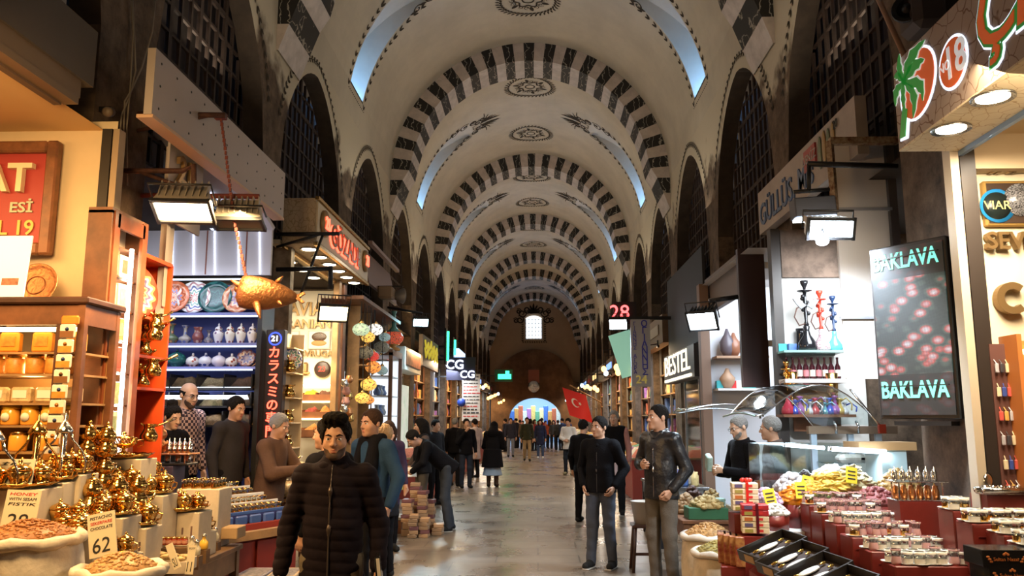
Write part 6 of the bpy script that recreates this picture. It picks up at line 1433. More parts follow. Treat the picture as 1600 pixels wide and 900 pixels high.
# ---- blue trays with rows of tea glasses, turned towards the passage
o0 = Vector((-2.76, 7.04, 0)); dirv = Vector((.42, .80, 0)).normalized(); prp = Vector((-dirv.y, dirv.x, 0)); rzt = math.atan2(dirv.y, dirv.x)
t = thing('red_counter', 'red painted counter under the blue glass trays', 'counter', tuple(o0 + dirv * .45 + prp * .36), rzt)
B().box((0, 0, .40), (1.0, .80, .78), bev=.006).build('body', redwood, t); B().box((0, -.45, .70), (1.1, .08, .07)).build('ledge', lwood, t)
for k in range(2): B().box((-.27 + .54 * k, -.425, .36), (.48, .015, .56), bev=.004).build('door', mat('red_door', (.22, .025, .015), .4), t)
bluem = mat('blue_velvet', (.035, .045, .22), .7); bluer = mat('blue_plastic', (.06, .13, .42), .35)
def tea_glass(label, grp, m2=gold):
    b = B(); b.lathe([(0, .003), (.021, .003), (.024, .012), (.020, .032), (.019, .045), (.026, .072)], seg=10, m=0, caps=False); b.lathe([(.0245, .066), (.0268, .0735), (.0255, .0735)], seg=10, m=1, caps=False); b.lathe([(.0, .0), (.022, .0), (.0250, .012), (.0212, .032), (.0200, .040)], seg=10, m=1, caps=False)
    return tag(b.build('tea_glass', [glass, m2]), label, 'glass', grp)
P_gl = tea_glass('proto', 'g'); P_sc = B().lathe([(0, .0), (.03, .0), (.052, .010), (.053, .012), (.03, .005), (0, .004)], seg=14).build('saucer', mat('white_china', (.80, .76, .66), .2))
gname = ('front', 'second', 'third', 'fourth', 'fifth')
for k in range(4):
    base = o0 + prp * (.10 + .19 * k); z = .83 + .055 * k; hgt = .10 + .055 * k
    t = thing('glass_tray', gname[k] + ' blue box tray of tea glasses on the red counter', 'tray', tuple(base + dirv * .46 + Vector((0, 0, .79))), rzt)
    B().box((0, 0, (z - .79) / 2 + .02), (1.02, .185, z - .79 + .03), bev=.005).build('box', bluem, t); B().box((0, -.088, z - .79 + .052), (1.02, .012, .03), bev=.004).build('rim', white if k else bluer, t)
    if k == 0:
        for q in range(5): B().box((-.28 + .16 * q, -.105, .03), (.13, .03, .085), bev=.012).build('wrap', bluer, t)
    for q in range(14):
        for w in range(2):
            if w == 1 and k in (1, 3): continue
            p = base + dirv * (.0 + .065 * q) + prp * (.085 * w - .04); o = P_gl.copy(); COL.objects.link(o); o.location = (p.x, p.y, z + .036); tag(o, 'gilded tea glass in %s blue tray on the red counter' % gname[k], 'glass', 'tea glasses in the %s blue tray' % gname[k])
        if k in (1, 3):
            p = base + dirv * .065 * q + prp * .05; o = P_sc.copy(); COL.objects.link(o); o.location = (p.x, p.y, z + .05); o.rotation_euler = (.0, .9, rzt); tag(o, 'white saucer standing in %s blue tray on the red counter' % gname[k], 'saucer', 'white saucers in the %s blue tray' % gname[k])
# more glasses on a pale cloth tray behind, towards the orange shelf
zt = at(310, 762, 6.7).z
box_thing('display_carton', 'pale carton under the loose tea glasses beside red counter', 'carton', (-2.68, 6.70, .702), (.34, .28, zt - .702), carton)
for k in range(16):
    p = Vector((-2.81 + .08 * (k % 4), 6.60 + .065 * (k // 4), zt)); o = P_gl.copy(); COL.objects.link(o); o.location = p; tag(o, 'tea glass on the pale carton beside the red counter', 'glass', 'tea glasses on the pale carton')
# packaged sweets on low shelf in front
lowb = mat('sweet_box_silver', (.55, .50, .46), .35, .2, noise=(18, .5), col2=(.16, .14, .22)); lowb2 = mat('sweet_box_cream', (.62, .48, .28), .5, noise=(14, .4), col2=(.35, .18, .06))
box_thing('low_platform', 'low dark platform carrying packaged sweet boxes', 'platform', (-2.20, 6.55, 0), (.52, 1.5, .26), tbl)
for k in range(12):
    i, j, l = k % 2, (k // 2) % 3, k // 6
    t = thing('sweet_box', 'printed sweet box %s' % (('near', 'middle', 'far')[j] + ' pair, ' + ('lower' if l == 0 else 'upper') + (' inner' if i == 0 else ' outer') + ' on the low platform'), 'box', (-2.33 + .25 * i, 6.05 + .46 * j, .262 + .10 * l), .08 * (k % 3 - 1))
    B().box((0, 0, .048), (.235, .42, .094), bev=.006).build('box', lowb if (k + l) % 3 else lowb2, t); B().box((0, 0, .0958), (.19, .34, .003)).build('window_film', mat('film', (.5, .46, .42), .12, noise=(30, .5)), t); B().box((.118, 0, .05), (.003, .3, .045)).build('label', mat('violet_label', (.12, .07, .25), .4), t)
c = Vector((-2.30, 5.75, .262)); t = thing('sweet_tray', 'open tray of white and orange sweets on the low platform', 'tray', c, .1); b = B(); b.box((0, 0, .09), (.34, .24, .18), bev=.005); b.build('box', lowb2, t); B().box((0, 0, .182), (.36, .26, .012)).build('rim', paper, t)
b = B(); nut_heap(b, .13, .04, 90, .016, 4, 0); o = b.build('wrapped_sweets', mat('white_sweets', (.75, .75, .62), .4, noise=(9, .5), col2=(.75, .28, .05)), None, (c.x, c.y, c.z + .186)); tag(o, 'white and orange sweets heaped in the open tray', 'sweets', None, 'stuff')
for q in (P_tray, P_gl, P_sc): bpy.data.objects.remove(q)
for q in (P_cup, P_pot): hide_proto(q)
# ---- snack counter behind the glass trays (in front of the caviar shop)
table('snack_table', 'wooden table of bagged snacks before the caviar shop', (-2.62, 10.0), .8, 1.3, .82, lwood, wood, 0, wood)
bagm = mat('snack_bag', (.62, .45, .22), .25, noise=(28, .6), bump=(30, .6), coat=.5)
for k, (u, v, Y) in enumerate(((438, 712, 9.5), (462, 708, 9.7), (488, 712, 9.6), (450, 735, 9.35), (480, 740, 9.35), (505, 705, 10.0), (428, 735, 9.5))):
    c = at(u, v, Y); zz = .82 + .19 * (k in (0, 1, 2, 5)); t = thing('snack_bag', ('upper leftmost', 'upper second', 'upper third', 'lower middle', 'lower right', 'upper rearmost', 'lower leftmost')[k] + ' clear bag of nuts on the snack table', 'bag', (max(-2.95, min(-2.3, c.x)), Y + .1, zz), .4 * k)
    B().ball((0, 0, .10), (.17, .13, .10), 0, 16, 10).build('bag', bagm, t); B().lathe([(.03, .19), (.02, .21), (.06, .26)], seg=10).build('gathered_top', mat('clear_plastic', (.75, .72, .65), .2), t)
for k in range(5): box_thing('plastic_tub', 'stacked clear plastic tub at back of the snack table', 'tub', (-2.72, 10.42, .82 + .08 * k), (.2, .16, .075), mat('tub_plastic', (.55, .5, .45), .2), 0, 'stacked plastic tubs on the snack table', .02)
# ================================================================ RIGHT STALL: counter, dried fruit, glass sets, gift boxes, sacks
maroon = mat('maroon_box', (.20, .025, .018), .35, noise=(3, .25)); chrome = mat('counter_steel', (.55, .60, .64), .3, .8); paleblue = mat('pale_blue_post', (.45, .58, .72), .4)
t = thing('sweets_counter', 'lit sweets counter with white base below the raised glass hood', 'counter', (2.62, 7.85, 0))
B().box((0, 0, .42), (1.50, 1.0, .84), bev=.01).build('base', mat('counter_base', (.52, .56, .60), .4), t); B().box((0, 0, .86), (1.54, 1.04, .04), bev=.008).build('deck', chrome, t)
zr = PY(1330, 672, 8.2).z
for x in (.09, .45, .72): B().box((x, .42, (.88 + zr) / 2), (.055, .05, zr - .88)).build('post', paleblue, t)
B().box((.47, .42, zr), (.86, .07, .075)).build('rail', mat('bronze_rail', (.28, .20, .14), .4, .3), t)
for k in range(2): B().box((.43, .36, 1.12 + .17 * k), (.66, .3, .012)).build('glass_shelf', glassg, t)
B().box((.1, .5, 1.18), (1.25, .012, .58)).build('back_pane', glassg, t)
b = B(); b.box((0, -.5, 1.03), (1.48, .012, .30)); b.build('front_glass', glassg, t)
for u0, u1, v, Y, r in ((1224, 1288, 697, 7.75, .016), (1295, 1384, 703, 7.35, .02)):
    p, q = PY(u0, v - 2, Y), PY(u1, v + 3, Y); tag(B().tube([p, q], r, 10).tube([p, p.lerp(q, .04)], r * 1.2, 10, 1).build('light_tube', [tube_c, steel]), ('short' if u0 < 1290 else 'long') + ' glowing white tube over the sweets counter', 'light')
lamp('counter_lamp', 'AREA', (2.6, 7.5, 1.42), 20, (.75, .88, 1), 1.0, (2.55, 7.2, .8), .08)
# raised curved glass hood: two panes
def pane(name, label, A, Bq, rise, m=glassg):
    """bent glass between two edges given as (start, end)"""
    t = thing(name, label, 'glass hood', (0, 0, 0)); b = B()
    f = lambda u, v: A[0].lerp(A[1], u).lerp(Bq[0].lerp(Bq[1], u), v) + Vector((0, 0, rise * math.sin(PI * min(1, v * 1.05)) + .03 * math.sin(PI * u)))
    b.grid(f, 12, 14); b.build('bent_glass', m, t)
    for s_ in (0, 1): B().tube([f(s_, k / 14) for k in range(15)], .007, 6).build('edge_trim', steel, t)
    B().tube([f(k / 12, 1) for k in range(13)], .008, 6).build('front_trim', mat('glass_edge', (.25, .4, .4), .1), t)
    for s_ in (.3, .62): B().tube([f(s_, .0) + Vector((0, 0, .03)), f(s_, 0) + Vector((0, -.06, -.02)), f(s_, 0) + Vector((0, -.04, -.08))], .012, 6).build('hinge', steel, t)
pane('glass_hood', 'large raised curved glass hood over the sweets counter', (PY(1272, 668, 8.27), PY(1380, 668, 8.0)), (PY(1130, 651, 8.1), PY(1180, 650, 7.1)), .33)
pane('glass_hood', 'smaller raised glass hood behind the two grey-haired men', (PY(1182, 648, 9.3), PY(1195, 640, 9.1)), (PY(1052, 646, 9.2), PY(1066, 641, 8.7)), .06)
tag(B().tube([PY(1328, 608, 7.6), PY(1378, 669, 7.6)], .010, 6).box(PY(1378, 670, 7.6), (.06, .04, .08), 1).build('support_rod', [steel, redwood]), 'thin steel rod propping the big glass hood', 'rod')
t = thing('side_case', 'pale glass side case at end of the sweets counter', 'showcase', (3.13, 7.62, .885)); B().box((0, 0, .28), (.22, .36, .56)).build('pane', mat('side_glass', (.50, .66, .70), .12, alpha=.75), t); B().box((-.05, 0, .58), (.50, .38, .07)).build('lid', mat('timber_lid', (.42, .26, .12), .5), t)
for k, (u, v, w) in enumerate(((1330, 722, .26), (1355, 730, .22), (1372, 738, .3), (1310, 735, .18), (1335, 742, .28))):
    c = PY(u, v, 7.95); z = 1.126 + .17 * (k < 2) if k < 3 else .882; tag(B().box((0, 0, .04), (w, .16, .08), bev=.03).build('wrapped_pack', mat('cling_white', (.70, .75, .72), .2, noise=(20, .2))), ('upper left', 'upper right', 'shelf right', 'lower left', 'lower right')[k] + ' cling-wrapped white pack in the sweets counter', 'pack').location = (c.x, 7.95, z)
# dried fruit heaps on the deck front
def pieces(name, label, loc, r, h_, n_, dims, m, seed, cat='fruit'):
    b = B(); rr = random.Random(seed); b.lathe([(r, 0), (r * .75, h_ * .5), (r * .3, h_ * .85), (0, h_ * .9)], seg=18)
    for k in range(n_):
        q = math.sqrt(rr.random()) * .98; a = rr.uniform(0, 2 * PI); z = h_ * (1 - q ** 1.8) + dims[2] * .3
        b.T = Matrix.Translation((q * r * math.cos(a), q * r * math.sin(a), z)) @ Matrix.Rotation(rr.uniform(0, 6.3), 4, 'Z') @ Matrix.Rotation(rr.uniform(-.7, .7), 4, 'X') @ Matrix.Rotation(rr.uniform(-.5, .5), 4, 'Y')
        e = rr.uniform(.75, 1.2); b.ball((0, 0, 0), (dims[0] * e, dims[1] * e, dims[2]), 0, 7, 4)
    b.T = Matrix(); return tag(b.build(name, m, None, loc), label, cat, None, 'stuff')
t = thing('fruit_deck', 'sloping deck of dried fruit heaps before the sweets counter', 'deck', (2.44, 6.98, 0)); B().box((0, 0, .40), (1.45, .66, .80)).build('base', maroon, t); B().box((0, 0, .82), (1.5, .7, .04)).build('deck', white, t)
FR = ((1245, 776, .16, .13, (.045, .03, .014), (.85, .30, .02), 'orange dried apricot heap on fruit deck'), (1292, 757, .20, .17, (.06, .05, .012), (.80, .58, .12), 'yellow dried pineapple ring heap'), (1281, 790, .15, .12, (.045, .045, .006), (.20, .36, .06), 'green dried kiwi slice heap'), (1330, 750, .19, .19, (.05, .03, .012), (.78, .70, .42), 'pale candied ginger heap'),
      (1368, 778, .19, .13, (.022, .02, .018), (.38, .12, .12), 'pinkish cranberry heap'), (1208, 797, .12, .08, (.018, .016, .016), (.80, .82, .80), 'white coconut cube heap at front of fruit deck'), (1196, 778, .13, .11, (.025, .02, .02), (.55, .38, .55), 'mixed colourful sweets heap beside the boxes'), (1237, 757, .14, .13, (.03, .028, .024), (.62, .64, .72), 'silver wrapped sweets heap before the counter'), (1265, 766, .12, .12, (.03, .03, .02), (.80, .42, .06), 'orange candied peel heap'),
      (1300, 735, .22, .16, (.05, .04, .03), (.78, .82, .86), 'white foil wrapped sweets heap'), (1405, 758, .20, .20, (.035, .02, .018), (.48, .30, .10), 'brown fig and date heap at right end'), (1258, 752, .08, .14, (.02, .02, .018), (.03, .025, .03), 'small black olive-like fruit heap'))
for i, (u, v, r, h_, d, cl, lb) in enumerate(FR):
    Y = (6.95, 7.1, 6.8, 7.2, 6.95, 6.75, 6.9, 7.15, 7.05, 7.3, 7.15, 7.2)[i]; c = PY(u, v, Y); c.x = min(c.x, 3.25); m = mat('fruit_%d' % i, cl, .4, noise=(30, .3)); m.node_tree.nodes['Principled BSDF'].inputs['Subsurface Weight'].default_value = .0
    zt = PY(u, v, Y).z - h_ * .4; zt = max(.842, min(zt, 1.12))
    if zt > .86: tag(B().lathe([(r * .95, 0), (r, zt - .842)], seg=20).build('fruit_tub', maroon, None, (c.x, Y, .841)), 'tub raising the ' + lb, 'tub')
    pieces('dried_fruit', lb, (c.x, Y, zt), r, h_, 110, d, m, i)
for i, (u, v, Y, m) in enumerate(((1206, 787, 6.72, 1), (1253, 776, 6.78, 1), (1330, 752, 6.95, 1), (1258, 765, 7.0, 0))):
    c = PY(u, v, Y); t = thing('price_tag', 'yellow price tag ' + ('at the left fruit heaps', 'in front of the apricots', 'in the pale candied ginger', 'leaning by the black fruit')[i], 'tag', (c.x, c.y, max(.86, c.z - .02))); t.rotation_euler = (-.2, .15 * (i - 1), 0)
    B().box((0, 0, .07), (.09, .005, .13)).build('card', mat('tag_yellow', (.82, .62, .04), .5), t)
    for k in range(3): B().box((0, -.004, .10 - .03 * k), (.06, .003, .010)).build('written_line', ink, t)
# boxes of Turkish delight
lok = mat('lokum_white', (.78, .70, .52), .45); lokr = mat('lokum_red', (.45, .03, .04), .4); rib = mat('red_ribbon', (.65, .03, .02), .3)
for s_, (u, v, Y, n_, rz) in enumerate(((1164, 797, 6.75, 5, -.12), (1180, 832, 6.55, 5, -.16))):
    c = PY(u, v, Y); zb = max(c.z, .72)
    for k in range(n_):
        t = thing('delight_box', ('upper ribboned stack' if s_ == 0 else 'lower ribboned stack') + ' of sweet boxes, box ' + ('at the bottom', 'second from bottom', 'in the middle', 'second from top', 'on top')[k], 'box', (c.x, Y, zb + .043 * k), rz)
        B().box((0, 0, .021), (.20, .15, .041), bev=.004).build('box', lokr if s_ and k in (3, 4) else lok, t); B().box((.03, -.0755, .021), (.05, .003, .018), 0).build('label', redink, t); B().box((-.05, -.0755, .02), (.06, .003, .026)).build('fruit_print', (mat('print_olive', (.35, .32, .08), .5), mat('print_navy', (.12, .10, .22), .5), mat('print_rust', (.5, .16, .04), .5))[k % 3], t)
    t = thing('ribbon_tie', ('bright red' if s_ == 0 else 'dark red') + ' ribbon tied round the %s box stack' % ('upper' if s_ == 0 else 'lower'), 'ribbon', (c.x, Y, zb), rz); H_ = .043 * n_
    B().box((.015, -.079, H_ / 2), (.02, .003, H_)).box((.015, 0, H_ + .002), (.02, .158, .004)).build('band', rib if s_ == 0 else mat('dark_ribbon', (.10, .01, .02), .3), t)
    if s_ == 0:
        b = B(); [b.ball((.015 + .03 * math.cos(a), .02 * math.sin(a), H_ + .018), (.022, .014, .018), 0, 8, 5) for a in (0, 1.2, 2.4, 3.6, 4.9)]; b.build('bow', rib, t)
    tag(B().box((0, 0, (zb - .02) / 2), (.22, .2, zb - .02)).build('box_stand', maroon, None, (c.x, Y, 0)), 'maroon stand under the %s ribboned box stack' % ('upper' if s_ == 0 else 'lower'), 'stand')
for k in range(4):
    c = PY(1128 + 9 * k, 838, 6.75 - .06 * k); box_thing('gift_carton', 'gold and red sweet carton %s in row beside ribbon stacks' % ('first', 'second', 'third', 'fourth')[k], 'carton', (c.x, c.y, .60), (.07, .24, .22), mat('carton_gold_red', (.48, .25, .09), .4, noise=(22, .6), col2=(.25, .04, .03)), -.2)
box_thing('carton_ledge', 'low maroon ledge under the gold and red cartons', 'ledge', (1.60, 6.66, 0), (.36, .40, .60), maroon, -.2)
# black gift boxes with hookah fittings, tilted to the passage
A0, Au, Av = Vector((1.80, 6.30, .888)), Vector((-.36, -.12, -.13)), Vector((.21, -1.12, -.14))
wl_, sl_ = Au.normalized(), Av.normalized(); nn_ = Au.cross(Av).normalized()
ov = mat('oval_label', (.72, .74, .72), .3, noise=(30, .15)); smallgold = mat('fitting_gold', (.75, .45, .10), .2, .9)
for k in range(4):
    o = A0 + Av * (k / 4 + .005); W, D = Au.length, Av.length / 4 * .97
    t = thing('gift_box', 'open black gift box of gold fittings, %s in the tilted row' % ('farthest', 'second farthest', 'second nearest', 'nearest')[k], 'box', o)
    t.rotation_euler = Matrix((wl_, nn_.cross(wl_) * -1 if False else (nn_.cross(wl_)), nn_)).transposed().to_euler()
    b = B(); b.box((W / 2, D / 2, -.05), (W, D, .012))
    for e in (0, 1): b.box((e * W, D / 2, -.02), (.010, D, .075)); b.box((W / 2, e * D, -.02), (W, .010, .075))
    b.build('box', mat('gift_black', (.018, .015, .014), .35), t)
    B().box((W / 2, D / 2, -.044), (W - .02, D - .02, .004)).build('lining', mat('gift_lining', (.035, .022, .02), .7), t)
    for q in range(2):
        b = B(); b.lathe([(.075, 0), (.07, .012), (0, .014)], (W * .5 + .02 * q, D * (.28 + .44 * q), -.03), 22, scale=(1.15, .42)); b.build('oval_plate', ov, t)
    for q in range(6):
        x = W * (.12 if q < 3 else .80); y = D * (.2 + .28 * (q % 3)); b = B(); b.lathe([(0, 0), (.010, .004), (.006, .012), (.012, .02), (.004, .05), (0, .055)], (x, y, -.03), 10, axis=(1 if q < 3 else -1, .2, .2)); b.build('fitting', smallgold if k < 3 or q < 3 else mat('cork', (.55, .38, .22), .6), t)
    B().box((W + .006, D / 2, -.02), (.004, D * .4, .05)).build('side_print', mat('amber_print', (.35, .20, .07), .4), t)
b = B(); b.hexa([(1.52, 6.1, 0), (1.75, 5.05, 0), (2.0, 5.2, 0), (1.78, 6.25, 0), (1.50, 6.12, .64), (1.72, 5.08, .50), (1.98, 5.18, .64), (1.76, 6.22, .76)]); tag(b.build('box_easel', maroon), 'maroon slanted base carrying the black gift boxes', 'base')
# maroon stepped boxes with glass sets
def coffee_set(label, grp, band=gold):
    t = thing('glass_set', label, 'glass', (0, 0, 0), 0, grp)
    b = B(); b.lathe([(0, .0), (.030, .0), (.046, .006), (.047, .008), (.028, .004), (0, .003)], seg=14, m=1); b.lathe([(.022, .004), (.025, .01), (.026, .060), (.024, .060)], seg=12, m=0, caps=False); b.lathe([(.0265, .048), (.0275, .062), (.0255, .062)], seg=12, m=2, caps=False); b.lathe([(.0255, .006), (.0262, .030)], seg=12, m=3, caps=False); b.build('glass', [glass, mat('white_china', (.80, .76, .66), .2), mat('white_band', (.88, .84, .74), .3), band], t)
    return t
P_g1 = coffee_set('proto', 'g'); P_g2 = coffee_set('proto', 'g', mat('white_china', (.80, .76, .66), .2)); P_g3 = tea_glass('proto', 'g', mat('rose_rim', (.6, .35, .35), .3))
def steps(rows, x0, x1f, nm):
    for k, (v, Y, kind, dy) in enumerate(rows):
        z = 1.7 - (v - 655) * Y / 1280; x1 = x1f(k); xa = x0(k); nb = max(1, round((x1 - xa) / .36))
        for q in range(nb):
            w = (x1 - xa) / nb; hh = min(z, .30); t = thing('display_box', 'maroon folded display box, %s row, %s from left, %s' % (('front', 'second', 'third', 'fourth', 'fifth', 'rear')[k], ('first', 'second', 'third', 'fourth', 'fifth')[q], nm), 'box', (xa + w * (q + .5), Y, z - hh))
            B().box((0, 0, hh / 2), (w - .012, dy, hh), bev=.006).build('box', maroon, t); B().box((0, -dy / 2 - .002, hh * .75), (w * .8, .004, .006)).build('fold_line', mat('maroon_dark', (.09, .012, .01), .4), t)
        ng = int((x1 - xa) / .068)
        for q in range(ng):
            for r_ in range(2):
                P = (P_g1, P_g2, P_g3)[kind if (q + r_) % 5 else (kind + 1) % 3]
                lab = '%s on the %s maroon row %s' % (('gold banded glass', 'white banded glass', 'plain tea glass')[(P_g1, P_g2, P_g3).index(P)], ('front', 'second', 'third', 'fourth', 'fifth', 'rear')[k], nm); loc = (xa + .04 + .068 * q + .01 * math.sin(q * 3.1 + k), Y - dy * .22 + r_ * .085 + .008 * math.sin(q * 2.3), z + .001)
                dup(P, loc, .3 * q, lab, lab.replace('glass', 'glasses', 1), 1.25)
        hb = z - min(z, .30)
        if hb > .05: tag(B().box(((xa + x1) / 2, Y, hb / 2), (x1 - xa, dy, hb - .004)).build('step_base', maroon), 'plain maroon step under the %s glass row %s' % (('front', 'second', 'third', 'fourth', 'fifth', 'rear')[k], nm), 'step')
steps([(866, 5.25, 1, .20), (846, 5.50, 1, .20), (826, 5.76, 2, .22), (808, 6.05, 1, .24), (793, 6.34, 2, .24), (781, 6.60, 2, .22)], lambda k: (2.12, 2.06, 2.02, 2.0, 1.98, 1.96)[k] + .02 * k, lambda k: 2.60, 'of the left glass display')
steps([(838, 4.72, 0, .20), (822, 4.94, 0, .20), (806, 5.16, 0, .20), (788, 5.38, 0, .20)], lambda k: 2.55 + .06 * (k < 2), lambda k: (3.15, 3.2, 3.25, 2.74)[k] , 'of the right glass display')
# silver and gold sets on the high shelf at right
zS = 1.7 - (765 - 655) * 5.36 / 1280
tag(B().box((3.06, 5.36, zS / 2), (.60, .20, zS)).build('high_shelf', maroon), 'high maroon shelf of silver and gold sets at right', 'shelf')
P_sh = shaker('proto', 'g'); P_gs = shaker('proto', 'g', gold)
for k in range(7):
    put(P_sh if k < 3 else P_gs, (2.82 + .085 * k, 5.41, zS + .001), 'tall %s shaker standing on the high maroon shelf' % ('silver' if k < 3 else 'gold'), ('silver' if k < 3 else 'gold') + ' shakers on the high shelf', None, (1.0, 1.0, 1.75))
for i, (x, m, lb) in enumerate(((2.86, silver, 'long silver scroll tray with spoons on high shelf'), (3.16, gold, 'long gold scroll tray of small cups on high shelf'))):
    t = thing('scroll_tray', lb, 'tray', (x, 5.29, zS)); B().box((0, 0, .01), (.26, .10, .012), bev=.004).build('plate', m, t)
    for e in (-1, 1): B().tube([(-.13, e * .048, .028), (.13, e * .048, .028)], .018, 10).build('scroll', m, t)
    B().lathe([(.032, 0), (.034, .006), (.02, .012), (0, .01)], (-.06 + .1 * i, .02, .085), 14, axis=(.2, -.9, .2), scale=(1, 1.5)).tube([(-.06 + .1 * i, .02, .06), (-.03 + .1 * i, .02, .0)], .005, 5).build('spoon', m, t)
    for q in range(5): B().lathe([(0, 0), (.018, 0), (.022, .04), (.018, .04)], (-.10 + .05 * q, -.01, .016), 10).build('cup', m if i else silver, t)
t = thing('tiered_tray', 'two-level silver tray of copper cups beside the glass case', 'tray', (2.66, 5.98, 1.14)); [B().tube([(sx * .15, sy * .06, 0), (sx * .15, sy * .06, .13)], .006, 5).build('post', silver, t) for sx in (-1, 1) for sy in (-1, 1)]; B().box((0, 0, .005), (.36, .18, .01), bev=.003).build('lower_plate', silver, t); B().box((0, 0, .13), (.36, .18, .01), bev=.003).build('upper_plate', silver, t)
tag(B().box((2.66, 5.98, .57), (.34, .2, 1.138)).build('step_base', maroon), 'tall maroon block under the two-level silver tray', 'step')
for k in range(6):
    put(P_sh, (2.51 + .055 * k, 5.98, 1.276), 'small metal shaker on upper level of the silver tray', 'shakers on the upper silver tray', None, .8)
    tag(B().lathe([(0, 0), (.02, 0), (.024, .03), (.024, .06), (.016, .075), (.02, .085), (0, .095)], seg=12).build('copper_cup', copper, None, (2.51 + .055 * k, 5.98, 1.151)), 'copper cup on lower level of the silver tray', 'cup', 'copper cups on the lower silver tray')
for k, (u, v) in enumerate(((1566, 868), (1576, 893))):
    c = PY(u, v + 14, 4.62); t = thing('black_box', ('upper' if k == 0 else 'lower') + ' black box with orange crest at right edge', 'box', (c.x, 4.62, c.z)); B().box((0, 0, .045), (.30, .2, .088), bev=.003).build('box', gblack, t); om = mat('crest_orange', (.65, .20, .05), .4)
    b = B(); b.text('Sultan Nazar', (-.03, -.101, .042), *FC, .026, .002); b.build('lettering', om, t); b = B()
    for e in (-1, 1): [b.ball((-.03 + e * (.078 + .008 * q), -.101, .042 + .012 * (q - 1)), (.010, .002, .006), 0, 8, 4) for q in range(3)]
    [b.ball((-.03 + .010 * e, -.101, .066 + .006 * (e == 0)), (.008, .002, .007), 0, 8, 4) for e in (-1, 0, 1)]; b.build('crest', om, t); B().box((.11, -.101, .045), (.07, .003, .07)).build('sticker', paper, t)
tag(B().box((2.80, 4.62, .39), (.42, .22, .77)).build('step_base', maroon), 'maroon block under the two black crest boxes', 'step')
for q in (P_sh, P_gs, P_shk, P_cpot, P_g1, P_g2): hide_proto(q)
bpy.data.objects.remove(P_g3)
# chips shelf, keychains beside the ivory wall
t = thing('snack_rack', 'orange wooden rack of chip trays by the ivory wall', 'rack', (3.27, 5.28, 1.3)); b = B()
for e in (-1, 1): b.box((e * .27, 0, .45), (.03, .2, .95))
b.box((0, .095, .45), (.56, .01, .9))
b.build('frame', mat('rack_orange', (.50, .17, .04), .5), t)
for k, v in enumerate((608, 690)):
    z = PY(1590, v, 5.25).z - 1.3; B().box((0, -.02, z), (.52, .24, .025), rx=.0).build('tray', mat('rack_orange', (.50, .17, .04), .5), t); B().box((0, -.14, z + .01), (.52, .02, .04)).build('price_rail', white, t); B().box((0, .05, z + .24), (.48, .03, .03)).build('light_tube', tube_y, t)
    pieces('dried_chips', ('upper' if k == 0 else 'lower') + ' tray of yellow dried chips in orange rack', (3.27, 5.25, 1.3 + z + .013), .20, .15, 110, (.05, .04, .008), mat('chip_yellow', (.72, .46, .10), .5), 40 + k, 'chips')
t = thing('keychain_rack', 'narrow panel hung with keychains beside the black post', 'rack', (2.965, 5.30, 1.15)); B().box((0, .03, .5), (.15, .02, 1.05)).build('panel', mat('rack_panel', (.12, .05, .04), .6), t)
kc = [(.6, .1, .08), (.05, .08, .3), (.7, .6, .4), (.05, .05, .06), (.5, .5, .55), (.7, .4, .1)]
for k in range(24): tag(B().box((0, 0, -.03), (.026, .012, .06), bev=.004).tube([(0, 0, 0), (0, .02, .025)], .003, 4).build('keychain', mat('key_%d' % (k * 5 % 6), kc[k * 5 % 6], .4), None, (2.915 + .033 * (k % 4), 5.30, 1.30 + .15 * (k // 4)), .3 * math.sin(k)), 'small keychain hanging on the narrow panel by the post', 'keychain', 'keychains on the narrow panel')
# sacks and trays towards the passage
fl = mat('spice_flowers', (.55, .42, .14), .6, noise=(30, .5)); c = PZ(1100, 905, 0)
sack('herb_sack', 'white-rimmed sack of dried herbs at edge of the passage', (1.60, 7.48, 0), .25, .55, mat('herb_green', (.42, .34, .10), .7, noise=(40, .6)), 8, 'greenish dried herb heap in the passage sack', .10, 260, .016, sackm, mat('clear_sack', (.62, .50, .34), .5, noise=(8, .3)))
sack('nut_sack', 'plastic-lined sack of nuts behind the herb sack', (1.60, 8.02, 0), .25, .62, almond, 9, 'tan nuts heaped in the plastic-lined sack', .12, 320, .014, mat('plastic_lining', (.7, .66, .6), .25), mat('clear_sack', (.62, .50, .34), .5))
table('produce_table', 'wooden table of figs and walnuts behind the sacks', (1.80, 9.35), .6, 1.0, .66, wood, wood, 0, wood)
t = thing('green_crate', 'black and green crate of dried figs on produce table', 'crate', (1.80, 9.05, .66)); B().box((0, 0, .06), (.44, .28, .12), bev=.005).build('crate', mat('crate_green', (.03, .13, .06), .5), t); pieces('dried_figs', 'dried figs heaped in the green crate', (1.80, 9.05, .775), .17, .10, 90, (.04, .028, .022), mat('fig_tan', (.48, .34, .14), .6), 50)
for k, (x, y, cl, lb, r, h_) in enumerate(((1.66, 9.5, (.42, .26, .13), 'walnuts heaped at left of the produce table', .14, .20), (1.95, 9.55, (.55, .36, .14), 'pale nut brittle heaped behind the figs', .15, .24), (1.78, 9.72, (.12, .06, .05), 'dark dates heaped at back of the produce table', .13, .26))): pieces('dried_goods', lb, (x, y, .662), r, h_, 100, (.035, .028, .024), mat('goods_%d' % k, cl, .6, noise=(30, .4)), 60 + k, 'nuts')
box_thing('white_box', 'small white lidded box on the produce table', 'box', (1.72, 9.30, .662), (.16, .14, .09), white)
for k in range(6): box_thing('mint_packet', 'flat mint green packet in stack on the produce table', 'packet', (1.95, 9.28 + .004 * (k % 2), .662 + .031 * k), (.17, .14, .03), mat('mint_pack', (.45, .62, .55), .4, noise=(20, .3)), .1 * (k % 3), 'mint packets on the produce table')
